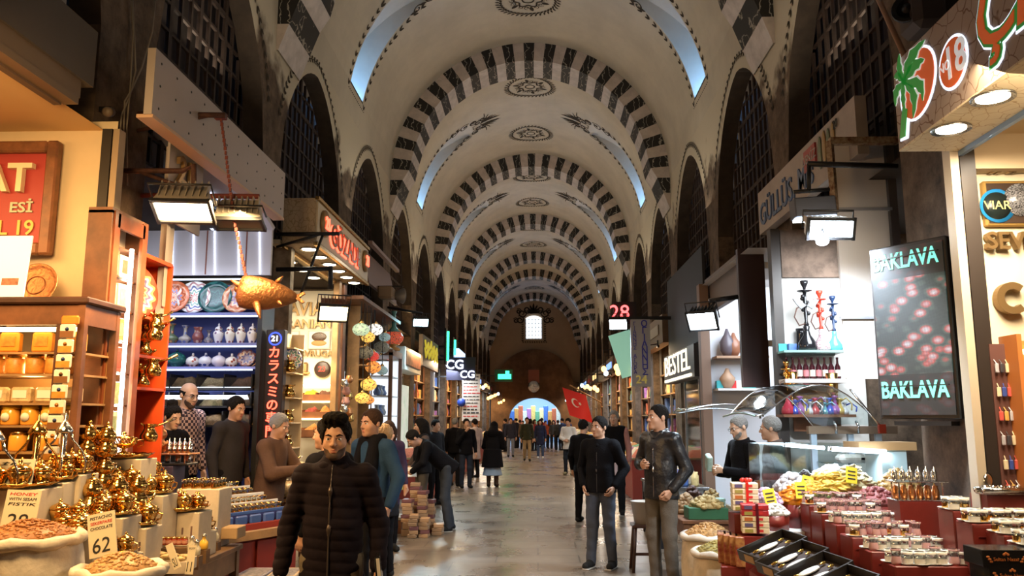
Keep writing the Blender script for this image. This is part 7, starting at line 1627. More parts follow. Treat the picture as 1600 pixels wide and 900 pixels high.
# clutter of hookah bowls and coloured glass above the hood
for k, (u, v, Y, m, lb) in enumerate(((1238, 588, 8.88, gold, 'tall golden hookah bowl left of the bottle shelf'), (1301, 590, 8.88, brass, 'brass hookah bowl near the white shutter'))):
    p = PY(u, v + 30, Y); t = thing('brass_bowl', lb, 'bowl', (p.x, Y, 1.75)); z = p.z - 1.75; B().lathe([(.05, 0), (.045, .02), (.015, .05), (.018, z * .5), (.03, z * .55), (.015, z * .6), (.02, z), (.045, z + .03), (.06, z + .05), (.065, z + .25), (.06, z + .25), (.05, z + .06), (0, z + .05)], seg=18).build('stem', m, t)
tag(B().box((2.95, 8.88, 1.735), (.75, .26, .03)).box((3.0, 9.0, 1.65), (.5, .03, .16)).build('clutter_shelf', wood), 'wooden shelf of hookah parts behind the glass hood', 'shelf')
rr = random.Random(11); gl_c = [(.05, .08, .4), (.45, .04, .04), (.3, .1, .3), (.02, .02, .03), (.5, .35, .1), (.1, .3, .35), (.5, .5, .52)]
for k in range(22):
    x = 2.72 + .026 * k; r = rr.uniform(.03, .05); m = mat('clutter_%d' % (k % 7), gl_c[k % 7], .12, coat=.3)
    t = thing('glass_ornament', 'coloured glass hookah part crowded on shelf behind glass hood', 'ornament', (x, 8.82 + .08 * (k % 2), 1.75), 0, 'glass hookah parts behind the hood'); B().lathe([(0, 0), (r, 0), (r * 1.1, r), (r * .4, r * 2.2), (r * .3, r * 3.4), (r * .8, r * 3.8), (0, r * 4)], seg=12).build('body', m, t)
    if k % 3 == 0: B().tube([(0, 0, r * 3), (.06, -.03, r * 4), (.12, -.02, r * 2.5), (.1, -.05, r)], .008, 6).build('hose', m, t)
hookah((2.66, 8.86, 1.75), .56, gold, mat('ruby_glass', (.3, .03, .05), .1), 'gold hookah with ruby vase in front of dark panel')
# ================================================================ shops farther along both arcades, stacks on the floor, gate end
far_c = [(.55, .12, .05), (.75, .48, .14), (.08, .16, .42), (.72, .64, .50), (.14, .34, .18), (.68, .28, .07), (.42, .16, .36), (.82, .62, .28)]
rr = random.Random(5); fg = [mat('goods_far_%d' % k, c, .4, noise=(14, .4)) for k, c in enumerate(far_c)]
side_n = {-1: 'left', 1: 'right'}; ordn = ('first', 'second', 'third', 'fourth', 'fifth', 'sixth', 'seventh', 'eighth', 'ninth', 'tenth')
for s in (-1, 1):
    for i in range(10):
        yc = 7.55 + MOD * (i + 3); X = XC + s * RX; nm = '%s far shop on the %s' % (ordn[i], side_n[s])
        if yc > 56: continue
        t = thing('shop_rack', 'tall lit goods rack of the ' + nm, 'rack', (X + s * .35, yc, 0)); b = B(); b.box((s * .2, 0, 1.75), (.04, 3.1, 3.4)); b.build('back_panel', mat('rack_back_%d' % (i % 3), ((.68, .42, .18), (.50, .30, .14), (.70, .58, .40))[i % 3], .6), t)
        for k in range(5): B().box((0, 0, .85 + .48 * k), (.38, 3.1, .03)).build('shelf', lwood, t)
        for e in (-1, 0, 1): B().box((-s * .17, e * 1.55, 1.75), (.05, .07, 3.4)).build('upright', wood if i % 2 else grey, t)
        for k in range(5):
            for q in range(8 if i < 4 else 4):
                n_ = 8 if i < 4 else 4; y = yc - 1.4 + 2.8 * (q + .5) / n_; hh = rr.uniform(.16, .40); w = rr.uniform(.14, .3); m = fg[rr.randrange(8)]
                if (k + q + i) % 2: o = B().box((0, 0, hh / 2), (.22, w, hh), bev=.015).build('goods_box', m)
                else: o = B().lathe([(0, 0), (w * .35, 0), (w * .5, hh * .3), (w * .3, hh * .8), (w * .36, hh), (0, hh)], seg=10).build('goods_jar', m)
                o.location = (X + s * .33, y, .866 + .48 * k); tag(o, ('box' if 'box' in o.name else 'jar') + ' of goods on rack of the ' + nm, 'goods', 'goods on rack of the ' + nm)
        fas = int(s > 0 or i > 2)
        if fas: t = thing('shop_fascia', 'dark fascia board of the ' + nm, 'fascia', (X - s * .12, yc, 3.45))
        if fas: B().box((0, 0, .2), (.22, 3.2, .62)).build('board', (mat('fascia_a', (.05, .045, .05), .5), mat('fascia_b', (.16, .10, .06), .5), mat('fascia_c', (.30, .28, .26), .5))[(i + (s > 0)) % 3], t)
        if fas: B().box((-s * .12, 0, .22), (.03, 2.2, .22)).build('sign_strip', (emis('strip_warm', (1, .62, .25), 1.6), mat('strip_dull', (.35, .28, .2), .5), emis('strip_blue', (.25, .45, 1), 1.6), mat('strip_red', (.4, .05, .04), .5))[(i * 3 + (s > 0)) % 4], t)
        t = thing('goods_stall', 'low stall of heaped goods before the ' + nm, 'stall', (X - s * .55, yc, 0)); B().box((0, 0, .42), (.75, 2.7, .84), bev=.01).build('base', wood if i % 2 else redwood, t); B().box((0, 0, .86), (.8, 2.75, .04)).build('deck', lwood, t)
        for q in range(5): heap('goods_heap', far_c[(i * 5 + q * 3) % 8], 'heap %s on stall of the ' % ('nearest', 'second', 'middle', 'fourth', 'farthest')[q] + nm, 'heaps on stall of the ' + nm, (X - s * .55, yc - 1.1 + .55 * q, .882), .7, .52, .22, 'goods', i + q, 5)
        lamp('shop_and_fill_light', 'AREA', (X - s * .35, yc, 3.3), 110 if i < 5 else 100, ((1, .66, .32), (1, .74, .45), (.85, .92, 1))[(i + (s > 0)) % 3], 1.6, (X + s * .1, yc, .6), .6)
        for e in range(fas ^ 1 and 2, 2):
            c = Vector((X - s * (.75 + .25 * e), yc - .9 + 1.7 * e, 2.75 + .2 * ((i + e) % 3))); t = thing('hanging_bulb', ('nearer' if e == 0 else 'farther') + ' glowing lamp before the ' + nm, 'lamp', c)
            B().ball((0, 0, 0), (.075, .075, .09), 0, 12, 8).build('globe', (emis('bulb_warm', (1, .50, .14), 5), emis('bulb_cool', (.6, .85, 1), 5))[(i * 2 + e + (s > 0)) % 5 == 0], t); B().tube([(0, 0, .1), (0, 0, .55), (s * (.50 + .25 * e), 0, .62)], .014, 5).box((s * (.52 + .25 * e), 0, .62), (.05, .10, .16)).build('arm', black, t)
# stacks of little boxes by the bending man
bc = [(.30, .13, .07), (.22, .08, .05), (.42, .24, .12), (.16, .06, .06)]
for q, (u, n_, w, Y) in enumerate(((641, 8, .15, 12.5), (653, 12, .15, 12.75), (664, 10, .14, 12.65), (676, 9, .13, 12.8), (688, 3, .15, 12.6), (651, 6, .13, 12.3), (667, 5, .14, 12.35))):
    x = (u - 839) / 1280 * Y; z = 0
    for k in range(n_):
        hh = .10 if (k < 2 and q < 3) else .055; box_thing('stacked_box', 'small brown box in %s floor stack beside the bending man' % ('leftmost', 'tallest', 'third', 'fourth', 'rightmost', 'front left', 'front right')[q], 'box', (x + .006 * math.sin(k * 2 + q), Y, z), (w, .20, hh - .002), mat('small_box_%d' % ((k + q) % 4), bc[(k + q) % 4] if hh < .08 else (.32, .19, .10), .5), .12 * math.sin(k * 1.7 + q), 'boxes in the %s floor stack' % ('leftmost', 'tallest', 'third', 'fourth', 'rightmost', 'front left', 'front right')[q]); z += hh
c = PZ(605, 838, 0); box_thing('paper_bale', 'tall pale bale of paper packets on floor by the stalls', 'bale', (c.x - .05, c.y - .3, 0), (.24, .5, .55), mat('bale_pale', (.55, .48, .38), .7, noise=(26, .35)))
table('low_stool_table', 'small low grey table behind the pale bale', (-2.28, 12.9), .5, .5, .24, mat('grey_top', (.3, .28, .25), .5), wood)
table('goods_table', 'dark wooden goods table behind the scarf man', (-2.62, 12.0), .8, 1.4, .72, dwood, dwood, 0, wood)
for k in range(14): box_thing('table_goods', 'brown packet on the dark goods table behind scarf man', 'packet', (-2.87 + .13 * (k % 5), 11.5 + .3 * (k // 5), .72), (.11, .22, .05 + .03 * (k % 3)), fg[(k * 3) % 8], .3 * math.sin(k), 'packets on the dark goods table')
c = PZ(1004, 873, 0); t = thing('wooden_stool', 'dark wooden stool beside the leather jacket man', 'stool', (1.22, 9.75, 0)); B().box((0, 0, .50), (.30, .30, .035), bev=.008).build('seat', dwood, t)
for a in (-1, 1):
    for e in (-1, 1): B().tube([(a * .11, e * .11, .49), (a * .15, e * .15, 0)], .018, 6).build('leg', dwood, t)
B().box((0, -.13, .2), (.26, .025, .03)).build('stretcher', dwood, t)
t = thing('plastic_tub', 'pale translucent tub standing on the dark stool', 'tub', (1.22, 9.75, .52)); B().lathe([(0, 0), (.11, 0), (.15, .25), (.155, .25), (.14, .24), (.10, .02), (0, .02)], seg=18).build('tub', mat('tub_plastic', (.55, .5, .45), .2), t)
table('jar_table', 'steel table of jars beyond the leather jacket man', (1.95, 12.2), .7, 1.8, .80, steel, black, 0, chrome)
for k in range(24): tag(B().lathe([(0, 0), (.05, 0), (.055, .02), (.055, .14), (.04, .16), (.045, .19), (0, .19)], seg=10).build('goods_jar', fg[(k * 5) % 8], None, (1.72 + .14 * (k % 4), 11.5 + .27 * (k // 4), .80)), 'jar of goods on the steel table', 'jar', 'jars on the steel table')
# flag, clock, notice, exit sign at the far end
c = PY(908, 634, 30); t = thing('flag', 'red flag with white crescent and star on slanted pole', 'flag', c); rd = mat('flag_red', (.62, .02, .02), .6); wv = lambda u, v: Vector((-.42 + .84 * u - .25 * (1 - v), .06 * math.sin(5 * u + 2 * v), .52 - 1.0 * v + .28 * (.5 - u)))
B().grid(wv, 12, 12).build('cloth', rd, t); b = B(); n_ = 18
P_ = [(.42 + .16 * math.cos(a), .44 + .16 * math.sin(a)) for a in np.linspace(.6, 5.7, n_)]; Q_ = [(.46 + .125 * math.cos(a), .44 + .125 * math.sin(a)) for a in np.linspace(.75, 5.55, n_)]
for k in range(n_ - 1): b.quad([wv(*p) + Vector((0, -.012, 0)) for p in (P_[k], P_[k + 1], Q_[k + 1], Q_[k])])
b.quad([wv(.62 + r * math.cos(a), .42 + r * math.sin(a)) + Vector((0, -.012, 0)) for a, r in [(PI / 5 * k, .075 if k % 2 == 0 else .03) for k in range(10)]]); b.build('crescent_star', white, t); B().tube([(-.4, .03, .75), (.75, .03, .1)], .025, 6).build('pole', lwood, t)
c = PY(834, 604, YE - .4); t = thing('wall_clock', 'round wall clock above the far gate', 'clock', c); B().lathe([(.40, 0), (.40, .06), (.34, .08), (0, .07)], seg=28, axis=(0, -1, 0)).build('case', steel, t); b = B(); b.box((.0, -.09, .1), (.03, .02, .2)); b.box((.09, -.09, .0), (.18, .02, .03)); b.build('hand', black, t)
c = PY(834, 588, YE - .4); tag(B().box((0, 0, 0), (.75, .05, .9)).build('notice_board', mat('notice_red', (.32, .12, .08), .6), None, c), 'small reddish notice above the wall clock', 'notice')
c = PY(787, 587, 44); t = thing('exit_sign', 'small glowing green sign at far left arcade', 'sign', c); B().box((-.9, .02, 0), (1.2, .05, .05)).build('bracket', black, t); B().box((0, 0, 0), (.95, .08, .65)).build('panel', mat('exit_dark', (.01, .08, .04), .4), t); B().box((.05, -.05, -.05), (.7, .02, .25)).box((.2, -.05, .15), (.2, .02, .2)).build('arrow', emis('green_neon', (.03, 1, .35), 5), t)
for k in range(12): tag(B().box((0, 0, .7 + .1 * (k % 3)), (.36, .3, 1.4 + .2 * (k % 3)), bev=.05).build('hanging_cloth', fg[(k * 3 + 2) % 8], None, (-1.85 + .31 * k, 61.5, .9)), 'bright hanging cloth in the passage beyond the far gate', 'cloth', 'cloths beyond the far gate')
# ================================================================ PEOPLE: distance fields meshed into one continuous surface each
def smin(a, b, k):
    h = np.clip(.5 + .5 * (b - a) / k, 0, 1); return b * (1 - h) + a * h - k * h * (1 - h)
class F:
    """list of soft-joined shapes; ('c', a, b, r1, r2, k) tapered capsule, ('e', c, r, R, k) ellipsoid; sub = carved spheres; cut = half-spaces kept"""
    def __init__(s): s.p = []; s.sub = []; s.cut = []; s.wob = None
    def c(s, a, b, r1, r2=None, k=.02): s.p.append(('c', np.array(a, float), np.array(b, float), r1, r1 if r2 is None else r2, k)); return s
    def e(s, c, r, k=.02, R=None): s.p.append(('e', np.array(c, float), np.array(r, float), R, k)); return s
    def bounds(s):
        lo, hi = np.full(3, 1e9), np.full(3, -1e9)
        for q in s.p:
            if q[0] == 's': continue
            if q[0] == 'c':
                m = max(q[3], q[4]); lo = np.minimum(lo, np.minimum(q[1], q[2]) - m); hi = np.maximum(hi, np.maximum(q[1], q[2]) + m)
            else: m = q[2].max(); lo = np.minimum(lo, q[1] - m); hi = np.maximum(hi, q[1] + m)
        return lo, hi
    def ev(s, P):
        D = np.full(len(P), .5)
        for q in s.p:
            if q[0] == 's': D = -smin(-D, np.linalg.norm(P - q[1], axis=1) - q[2], q[3]); continue
            mg = .06 + q[-1]
            if q[0] == 'c':
                m = max(q[3], q[4]) + mg; lo, hi = np.minimum(q[1], q[2]) - m, np.maximum(q[1], q[2]) + m
            else: m = q[2].max() + mg; lo, hi = q[1] - m, q[1] + m
            ix = np.nonzero(((P > lo) & (P < hi)).all(1))[0]
            if not len(ix): continue
            X = P[ix]
            if q[0] == 'c':
                ba = q[2] - q[1]; h = np.clip((X - q[1]) @ ba / max(ba @ ba, 1e-9), 0, 1); d = np.linalg.norm(X - q[1] - h[:, None] * ba, axis=1) - (q[3] + (q[4] - q[3]) * h)
            else:
                Y = X - q[1]
                if q[3] is not None: Y = Y @ q[3]
                k0 = np.linalg.norm(Y / q[2], axis=1); k1 = np.linalg.norm(Y / q[2] ** 2, axis=1); d = k0 * (k0 - 1) / np.maximum(k1, 1e-9)
            D[ix] = smin(D[ix], d, q[-1])
        for c, r, k in s.sub: D = -smin(-D, np.linalg.norm(P - c, axis=1) - r, k)
        if s.wob is not None: D = D - s.wob(P)
        for n_, o in s.cut: D = np.maximum(D, -((P - o) @ n_))
        return D
    def mesh(s, name, m, h, parent):
        lo, hi = s.bounds(); lo = lo - 3 * h; hi = hi + 3 * h; S = 4
        n = (np.ceil((hi - lo) / h / S).astype(int) + 1) * S + 1
        ax = [lo[i] + h * np.arange(n[i]) for i in range(3)]
        G = np.stack(np.meshgrid(*[a[::S] for a in ax], indexing='ij'), -1).reshape(-1, 3); nc = [len(a[::S]) for a in ax]
        C = s.ev(G).reshape(nc)
        act = np.abs(C) < S * h * 1.9
        act2 = np.zeros_like(act)
        for i in (0, 1):
            for j in (0, 1):
                for k in (0, 1): act2[:nc[0] - 1, :nc[1] - 1, :nc[2] - 1] |= act[i:nc[0] - 1 + i, j:nc[1] - 1 + j, k:nc[2] - 1 + k]
        D = C.repeat(S, 0).repeat(S, 1).repeat(S, 2)[:n[0], :n[1], :n[2]].copy(); M_ = act2.repeat(S, 0).repeat(S, 1).repeat(S, 2)[:n[0], :n[1], :n[2]]
        ix = np.nonzero(M_); D[ix] = s.ev(np.stack([ax[i][ix[i]] for i in range(3)], -1))
        neg = D < 0; cs = tuple(x - 1 for x in D.shape); cnt = np.zeros(cs, int)
        sl = lambda A, i, j, k: A[i:i + cs[0], j:j + cs[1], k:k + cs[2]]
        K = [(i, j, k) for i in (0, 1) for j in (0, 1) for k in (0, 1)]
        for q in K: cnt += sl(neg, *q)
        A = (cnt > 0) & (cnt < 8); I = np.nonzero(A); nv = len(I[0])
        if not nv: return None
        idx = np.full(cs, -1); idx[A] = np.arange(nv); acc = np.zeros((nv, 3)); w = np.zeros(nv)
        cv = {q: sl(D, *q)[A] for q in K}
        for a in range(3):
            for q in K:
                if q[a]: continue
                r = list(q); r[a] = 1; d0, d1 = cv[q], cv[tuple(r)]; x = (d0 < 0) != (d1 < 0)
                t = np.where(x, d0 / np.where(x, d0 - d1, 1), 0); p = np.array(q, float)[None].repeat(nv, 0); p[:, a] += t
                acc[x] += p[x]; w[x] += 1
        V = lo + h * (np.stack(I, -1) + acc / w[:, None]); Q = []
        for a in range(3):
            b_, c_ = (a + 1) % 3, (a + 2) % 3
            s0 = [slice(1, cs[0]), slice(1, cs[1]), slice(1, cs[2])]; s0[a] = slice(0, cs[a]); s1 = list(s0); s1[a] = slice(1, cs[a] + 1)
            n0, n1 = neg[tuple(s0)], neg[tuple(s1)]; E = np.nonzero(n0 != n1); e = [E[0] + s0[0].start, E[1] + s0[1].start, E[2] + s0[2].start]
            def g(db, dc): f = list(e); f[b_] = f[b_] - db; f[c_] = f[c_] - dc; return idx[tuple(f)]
            qd = np.stack([g(1, 1), g(0, 1), g(0, 0), g(1, 0)], -1); fl_ = ~n0[E]; qd[fl_] = qd[fl_][:, ::-1]; Q.append(qd)
        Q = np.concatenate(Q); Q = Q[(Q >= 0).all(1)]
        me = bpy.data.meshes.new(name); me.vertices.add(nv); me.vertices.foreach_set('co', V.ravel()); me.loops.add(len(Q) * 4); me.loops.foreach_set('vertex_index', Q.ravel().astype(np.int32)); me.polygons.add(len(Q))
        me.polygons.foreach_set('loop_start', np.arange(0, len(Q) * 4, 4, dtype=np.int32)); me.polygons.foreach_set('use_smooth', np.ones(len(Q), bool)); me.update(); me.validate(); me.materials.append(m)
        o = bpy.data.objects.new(name, me); COL.objects.link(o); o.parent = parent; return o
def rotm(yaw=0, pitch=0, roll=0): return np.array((Matrix.Rotation(yaw, 3, 'Z') @ Matrix.Rotation(pitch, 3, 'X') @ Matrix.Rotation(roll, 3, 'Y')))
skins = [mat('skin_%d' % k, c, .5, noise=(30, .08)) for k, c in enumerate(((.50, .27, .17), (.60, .36, .24), (.42, .22, .13)))]
hairs = {'black': mat('hair_black', (.010, .008, .007), .85, bump=(60, .8), spec=.12), 'brown': mat('hair_brown', (.04, .02, .012), .8, spec=.2, bump=(60, .6)), 'grey': mat('hair_grey', (.22, .21, .20), .85, spec=.15, bump=(60, .6)), 'blond': mat('hair_blond', (.42, .24, .09), .5, bump=(60, .6))}
eyew = mat('eye_white', (.75, .72, .68), .3); iris = mat('eye_iris', (.03, .018, .012), .2); stub = mat('beard_stubble', (.07, .040, .028), .7)
def cloth(c, n_='', b=(60, .25)): return mat('cloth_%d_%d_%d%s' % tuple([int(x * 255) for x in c] + [n_]), c, .85, noise=(5, .18), bump=b, spec=.12)
U3 = lambda v: v / max(np.linalg.norm(v), 1e-9)
def person(label, x, y, rz, H=1.75, z=0, top=(.02, .02, .025), legs=(.05, .055, .07), hair='black', style='short', skin=0, h=.009, lean=0., head=(0, 0), J=None, hem=.84, shoe=(.02, .02, .02), beard=0, bulk=1., collar=.038, quilt=0, extra=(), glasses=0, palm=None, curl=.55, inner=None, tail=None):
    t = thing('person', label, 'person', (x, y, z), rz); s = H / 1.75
    j = dict(hipL=(.09, 0, .92), kneeL=(.10, -.015, .50), ankL=(.105, .02, .09), hipR=(-.09, 0, .92), kneeR=(-.10, -.015, .50), ankR=(-.105, .02, .09), pel=(0, 0, .97), wai=(0, -.005, 1.12), che=(0, 0, 1.30), nec=(0, .015, 1.455), hea=(0, -.02, 1.615),
             shL=(.168, .01, 1.40), elL=(.235, .03, 1.13), wrL=(.245, -.05, .89), shR=(-.168, .01, 1.40), elR=(-.235, .03, 1.13), wrR=(-.245, -.05, .89))
    Rl = rotm(0, lean); pv = np.array((0, 0, .97))
    for k in j:
        q = np.array(j[k]); j[k] = (pv + Rl @ (q - pv)) if k[:3] in ('wai', 'che', 'nec', 'hea') or k[:2] in ('sh', 'el', 'wr') else q
    for k, q in (J or {}).items(): j[k] = np.array(q, float)
    j = {k: q * s for k, q in j.items()}
    ua = U3(j['nec'] - j['pel']); Rt = Rl; HR = rotm(head[0], head[1] + lean * .5); hc = j['hea']; hp = lambda a, b_, c_: hc + HR @ (np.array((a, b_, c_)) * s)
    near = h < .012; skm = skins[skin]
    # --- body: one continuous surface
    f = F()
    f.e(j['che'], np.array((.150, .10, .19)) * s, .05 * s, Rt).e(j['wai'], np.array((.135, .095, .15)) * s, .05 * s, Rt).e(j['pel'], np.array((.155, .105, .13)) * s, .05 * s)
    f.c(j['nec'] - ua * .02, hp(0, .012, -.05), .056 * s, .052 * s, .03 * s)
    for e in 'LR':
        f.c(j['sh' + e], j['el' + e], .05 * s, .04 * s, .03 * s).c(j['el' + e], j['wr' + e], .04 * s, .027 * s, .015 * s)
        f.c(j['hip' + e], j['knee' + e], .08 * s, .052 * s, .04 * s).c(j['knee' + e], j['ank' + e], .052 * s, .036 * s, .02 * s).c(j['ank' + e] - np.array((0, 0, .045 * s)), j['ank' + e] + np.array((0, -.13, -.055)) * s, .034 * s, .026 * s, .02 * s)
    E_ = lambda c, r, k=.02: f.e(hp(*c), np.array(r) * s, k * s, HR)
    E_((0, .012, .035), (.077, .094, .090)); E_((0, -.028, -.04), (.060, .068, .080), .03); f.c(hp(-.012, -.076, -.094), hp(.012, -.076, -.094), .018 * s, None, .025 * s)
    for e in (-1, 1): E_((e * .036, -.056, -.028), (.026, .026, .028), .02); E_((e * .079, .014, -.004), (.010, .021, .031), .006)
    if near:
        f.c(hp(-.034, -.080, .027), hp(.034, -.080, .027), .011 * s, None, .015 * s); f.c(hp(0, -.088, .016), hp(0, -.112, -.026), .0075 * s, .0125 * s, .010 * s)
        for e in (-1, 1): f.e(hp(e * .012, -.100, -.030), np.array((.009, .010, .007)) * s, .006 * s, HR); f.p.append(('s', hp(e * .031, -.101, .005), .0150 * s, .008 * s)); f.c(hp(e * .019, -.0905, .0125), hp(e * .044, -.0850, .0110), .0042 * s, None, .004 * s).c(hp(e * .020, -.0885, -.0045), hp(e * .043, -.0840, -.0035), .0036 * s, None, .005 * s)
        f.c(hp(-.019, -.090, -.058), hp(.019, -.090, -.058), .0062 * s, None, .006 * s); f.c(hp(-.015, -.090, -.068), hp(.015, -.090, -.068), .0068 * s, None, .006 * s)
    else: f.c(hp(0, -.088, .016), hp(0, -.110, -.026), .010 * s, .014 * s, .012 * s)
    for e in 'LR':
        w = j['wr' + e]; d = U3(w - j['el' + e]); sd = -1 if e == 'L' else 1
        n_ = np.array((palm or {}).get(e, (sd, 0, 0)), float); n_ = U3(n_ - d * (n_ @ d)); sv = np.cross(d, n_) * sd
        if sv @ np.array((0, -1, 0)) < -.2 and e not in (palm or {}): sv = -sv
        if near:
            for i in range(4):
                kn = w + (d * (.088 - .004 * abs(i - 1)) + sv * (.030 - .020 * i)) * s; f.c(w + d * .015 * s + sv * (.012 - .008 * i) * s, kn, .015 * s, .0115 * s, .010 * s)
                ln = (.92, 1., .95, .76)[i]; p = kn; a = curl * .7
                for L_, r_ in ((.042, .0095), (.026, .0088), (.021, .0078)):
                    q = p + (d * math.cos(a) + n_ * math.sin(a)) * L_ * ln * s; f.c(p, q, r_ * s, r_ * .9 * s, .004 * s); p = q; a += curl
            p0 = w + (d * .028 + sv * .020 + n_ * .004) * s; p1 = p0 + (d * .030 + sv * .026 + n_ * .014) * s; p2 = p1 + (d * .032 + sv * .006 + n_ * .008) * s; p3 = p2 + (d * .024 - sv * .006 + n_ * .008) * s
            f.c(p0, p1, .015 * s, .011 * s, .012 * s).c(p1, p2, .0105 * s, .0095 * s, .005 * s).c(p2, p3, .0095 * s, .008 * s, .004 * s)
        else: f.c(w, w + d * .09 * s, .03 * s, .036 * s, .015 * s).c(w + d * .09 * s, w + d * .16 * s + n_ * .03 * s, .032 * s, .018 * s, .02 * s).c(w + d * .03 * s, w + (d * .075 + sv * .05) * s, .016 * s, .010 * s, .01 * s)
    f.mesh('body', skm, h, t)
    # --- face details
    if near:
        for e in (-1, 1):
            b = B(); b.ball(tuple(hp(e * .031, -.0800, .005)), .0120 * s, 0, 12, 8); fw = hp(e * .031, -.0800, .005) + HR @ np.array((0, -.0078, 0)) * s; b.ball(tuple(fw), .0066 * s, 1, 10, 6); b.build('eye', [eyew, iris], t)
            B().tube([tuple(hp(e * .014, -.0955, .022)), tuple(hp(e * .032, -.0935, .030)), tuple(hp(e * .050, -.079, .024))], [.0034 * s, .0042 * s, .002 * s], 6).build('eyebrow', hairs['black' if hair != 'grey' else 'grey'], t)
        for z_, r_ in ((-.0575, .0050), (-.0680, .0058)): B().tube([tuple(hp(x_, -.0965 + abs(x_) * .28, z_ - abs(x_) * .05)) for x_ in (-.020, -.010, 0, .010, .020)], [.002 * s, r_ * s, r_ * s, r_ * s, .002 * s], 6).build('lip', mat('lip_%d' % skin, tuple(q * k_ for q, k_ in zip(((.50, .27, .17), (.60, .36, .24), (.42, .22, .13))[skin], (.80, .52, .55))), .45), t)
        if glasses:
            b = B()
            for e in (-1, 1): b.tube([tuple(hp(e * .033 + .021 * math.cos(a), -.104, .004 + .015 * math.sin(a))) for a in np.linspace(0, 2 * PI, 17)], .0018, 5); b.tube([tuple(hp(e * .054, -.102, .008)), tuple(hp(e * .080, -.01, .012))], .0018, 5)
            b.build('glasses', black, t)
    if beard:
        g = F(); g.e(hp(0, -.028, -.042), np.array((.0618, .0698, .0818)) * s, .02 * s, HR).c(hp(-.012, -.077, -.094), hp(.012, -.077, -.094), .0198 * s, None, .025 * s)
        for e in (-1, 1): g.e(hp(e * .036, -.056, -.030), np.array((.0262, .0262, .025)) * s, .02 * s, HR)
        up = HR @ U3(np.array((0, .75, -1.))); g.cut = [(up, hp(0, -.075, -.046))]; g.sub = [(hp(0, -.098, -.060), .0175 * s, .004 * s)] if near else []
        g.mesh('beard', stub if beard == 1 else hairs['grey'], min(h, .008), t)
    # --- hair
    g = F(); hv = {'short': .012, 'quiff': .016, 'long': .016, 'bun': .012, 'bald': .006, 'curly': .026, 'crop': .007, 'veil': .03}[style]
    g.e(hp(0, .014, .036), np.array((.077 + hv, .094 + hv, .090 + hv)) * s, .02 * s, HR)
    if style == 'quiff': g.e(hp(0, -.045, .118), np.array((.058, .045, .028)) * s, .02 * s, HR)
    if style == 'long': g.c(hp(0, .06, .0), hp(0, .075, -.20), .085 * s, .075 * s, .03 * s).c(hp(.07, .01, .0), hp(.072, .0, -.17), .03 * s, .03 * s, .03 * s).c(hp(-.07, .01, 0), hp(-.072, 0, -.17), .03 * s, .03 * s, .03 * s)
    if style == 'bun': g.e(hp(0, .06, .135), np.array((.045, .045, .042)) * s, .015 * s)
    if style == 'veil': g.c(hp(0, .04, 0), hp(0, .05, -.2), .10 * s, .17 * s, .05 * s)
    k = {'bald': (.035, .9), 'long': (.082, 1.9), 'veil': (.07, 2.6), 'curly': (.075, 1.2)}.get(style, (.080, .92))
    g.cut = [(HR @ U3(np.array((0, k[1], 1.))), hp(0, -.092, k[0]))]
    if style == 'bald': g.cut = [(HR @ np.array((0, 0, -1.)), hp(0, 0, .045)), (HR @ U3(np.array((0, 1., .35))), hp(0, -.02, 0))]
    if style in ('short', 'quiff', 'crop', 'curly', 'long', 'bun'):
        g.p[0] = ('e', g.p[0][1], np.array((.0765, .0935, .0895)) * s, HR, .02 * s); cn, co = g.cut[0]
        def wob(P):
            Q = (P - hc) @ HR / s; dd = (P - co) @ cn / s + .042 * np.clip((np.abs(Q[:, 0]) - .048) / .02, 0, 1) * np.clip((.02 - Q[:, 1]) / .03, 0, 1) + .006 * np.sin(Q[:, 0] * 160) + .004 * np.sin(Q[:, 2] * 230 + Q[:, 0] * 90)
            return s * (hv * np.clip(dd / .030, -1., 1) + (.0035 if style != 'curly' else .008) * np.sin(Q[:, 0] * 190 + 4 * np.sin(Q[:, 1] * 50)) * np.sin(Q[:, 1] * 90 + Q[:, 2] * 120))
        g.wob = wob; g.cut = []
    g.mesh('hair' if style != 'veil' else 'headscarf', hairs.get(hair) if style != 'veil' else cloth(top), min(h, .009), t)
    # --- clothes
    o_ = .020 * bulk; tm = cloth(top, 'q' if quilt else '', (60, .25) if not quilt else (25, .2))
    def torso(o, arms=True, cuff=.93):
        g = F(); g.e(j['che'], np.array((.150 + o, .10 + o, .20 + o)) * s, .06 * s, Rt).e(j['wai'], np.array((.135 + o * 1.3, .095 + o * 1.3, .16 + o)) * s, .06 * s, Rt)
        hc_ = j['pel'] - ua * (.97 - hem - .02) * s * .5; g.c(j['wai'], j['pel'] + (j['pel'] - j['wai']) * max(0, (.95 - hem) / .15), (.10 + o) * s, (.108 + o * 1.2) * s, .05 * s)
        for e in (-1, 1): g.c(j['wai'] + Rt @ np.array((e * .05, 0, 0)) * s, j['pel'] + (j['pel'] - j['wai']) * max(0, (.95 - hem) / .15) + np.array((e * .06, 0, 0)) * s, (.085 + o) * s, (.106 + o) * s, .05 * s)
        if arms:
            for e in 'LR': wr = j['el' + e] + (j['wr' + e] - j['el' + e]) * cuff; g.c(j['nec'] - ua * .05 * s, j['sh' + e], (.06 + o * .6) * s, (.052 + o) * s, .04 * s).c(j['sh' + e], j['el' + e], (.052 + o) * s, (.044 + o * .85) * s, .03 * s).c(j['el' + e], wr, (.044 + o * .85) * s, (.032 + o * .7) * s, .015 * s)
        else:
            for e in 'LR': g.c(j['nec'] - ua * .05 * s, j['nec'] * .25 + j['sh' + e] * .75, (.06 + o * .6) * s, (.058 + o) * s, .04 * s)
        g.c(j['nec'] - ua * .03 * s, j['nec'] + ua * (collar - .003) * s, (.062 + o * .4) * s, (.058 + o * .3 + (collar - .038) * .25) * s, .03 * s)
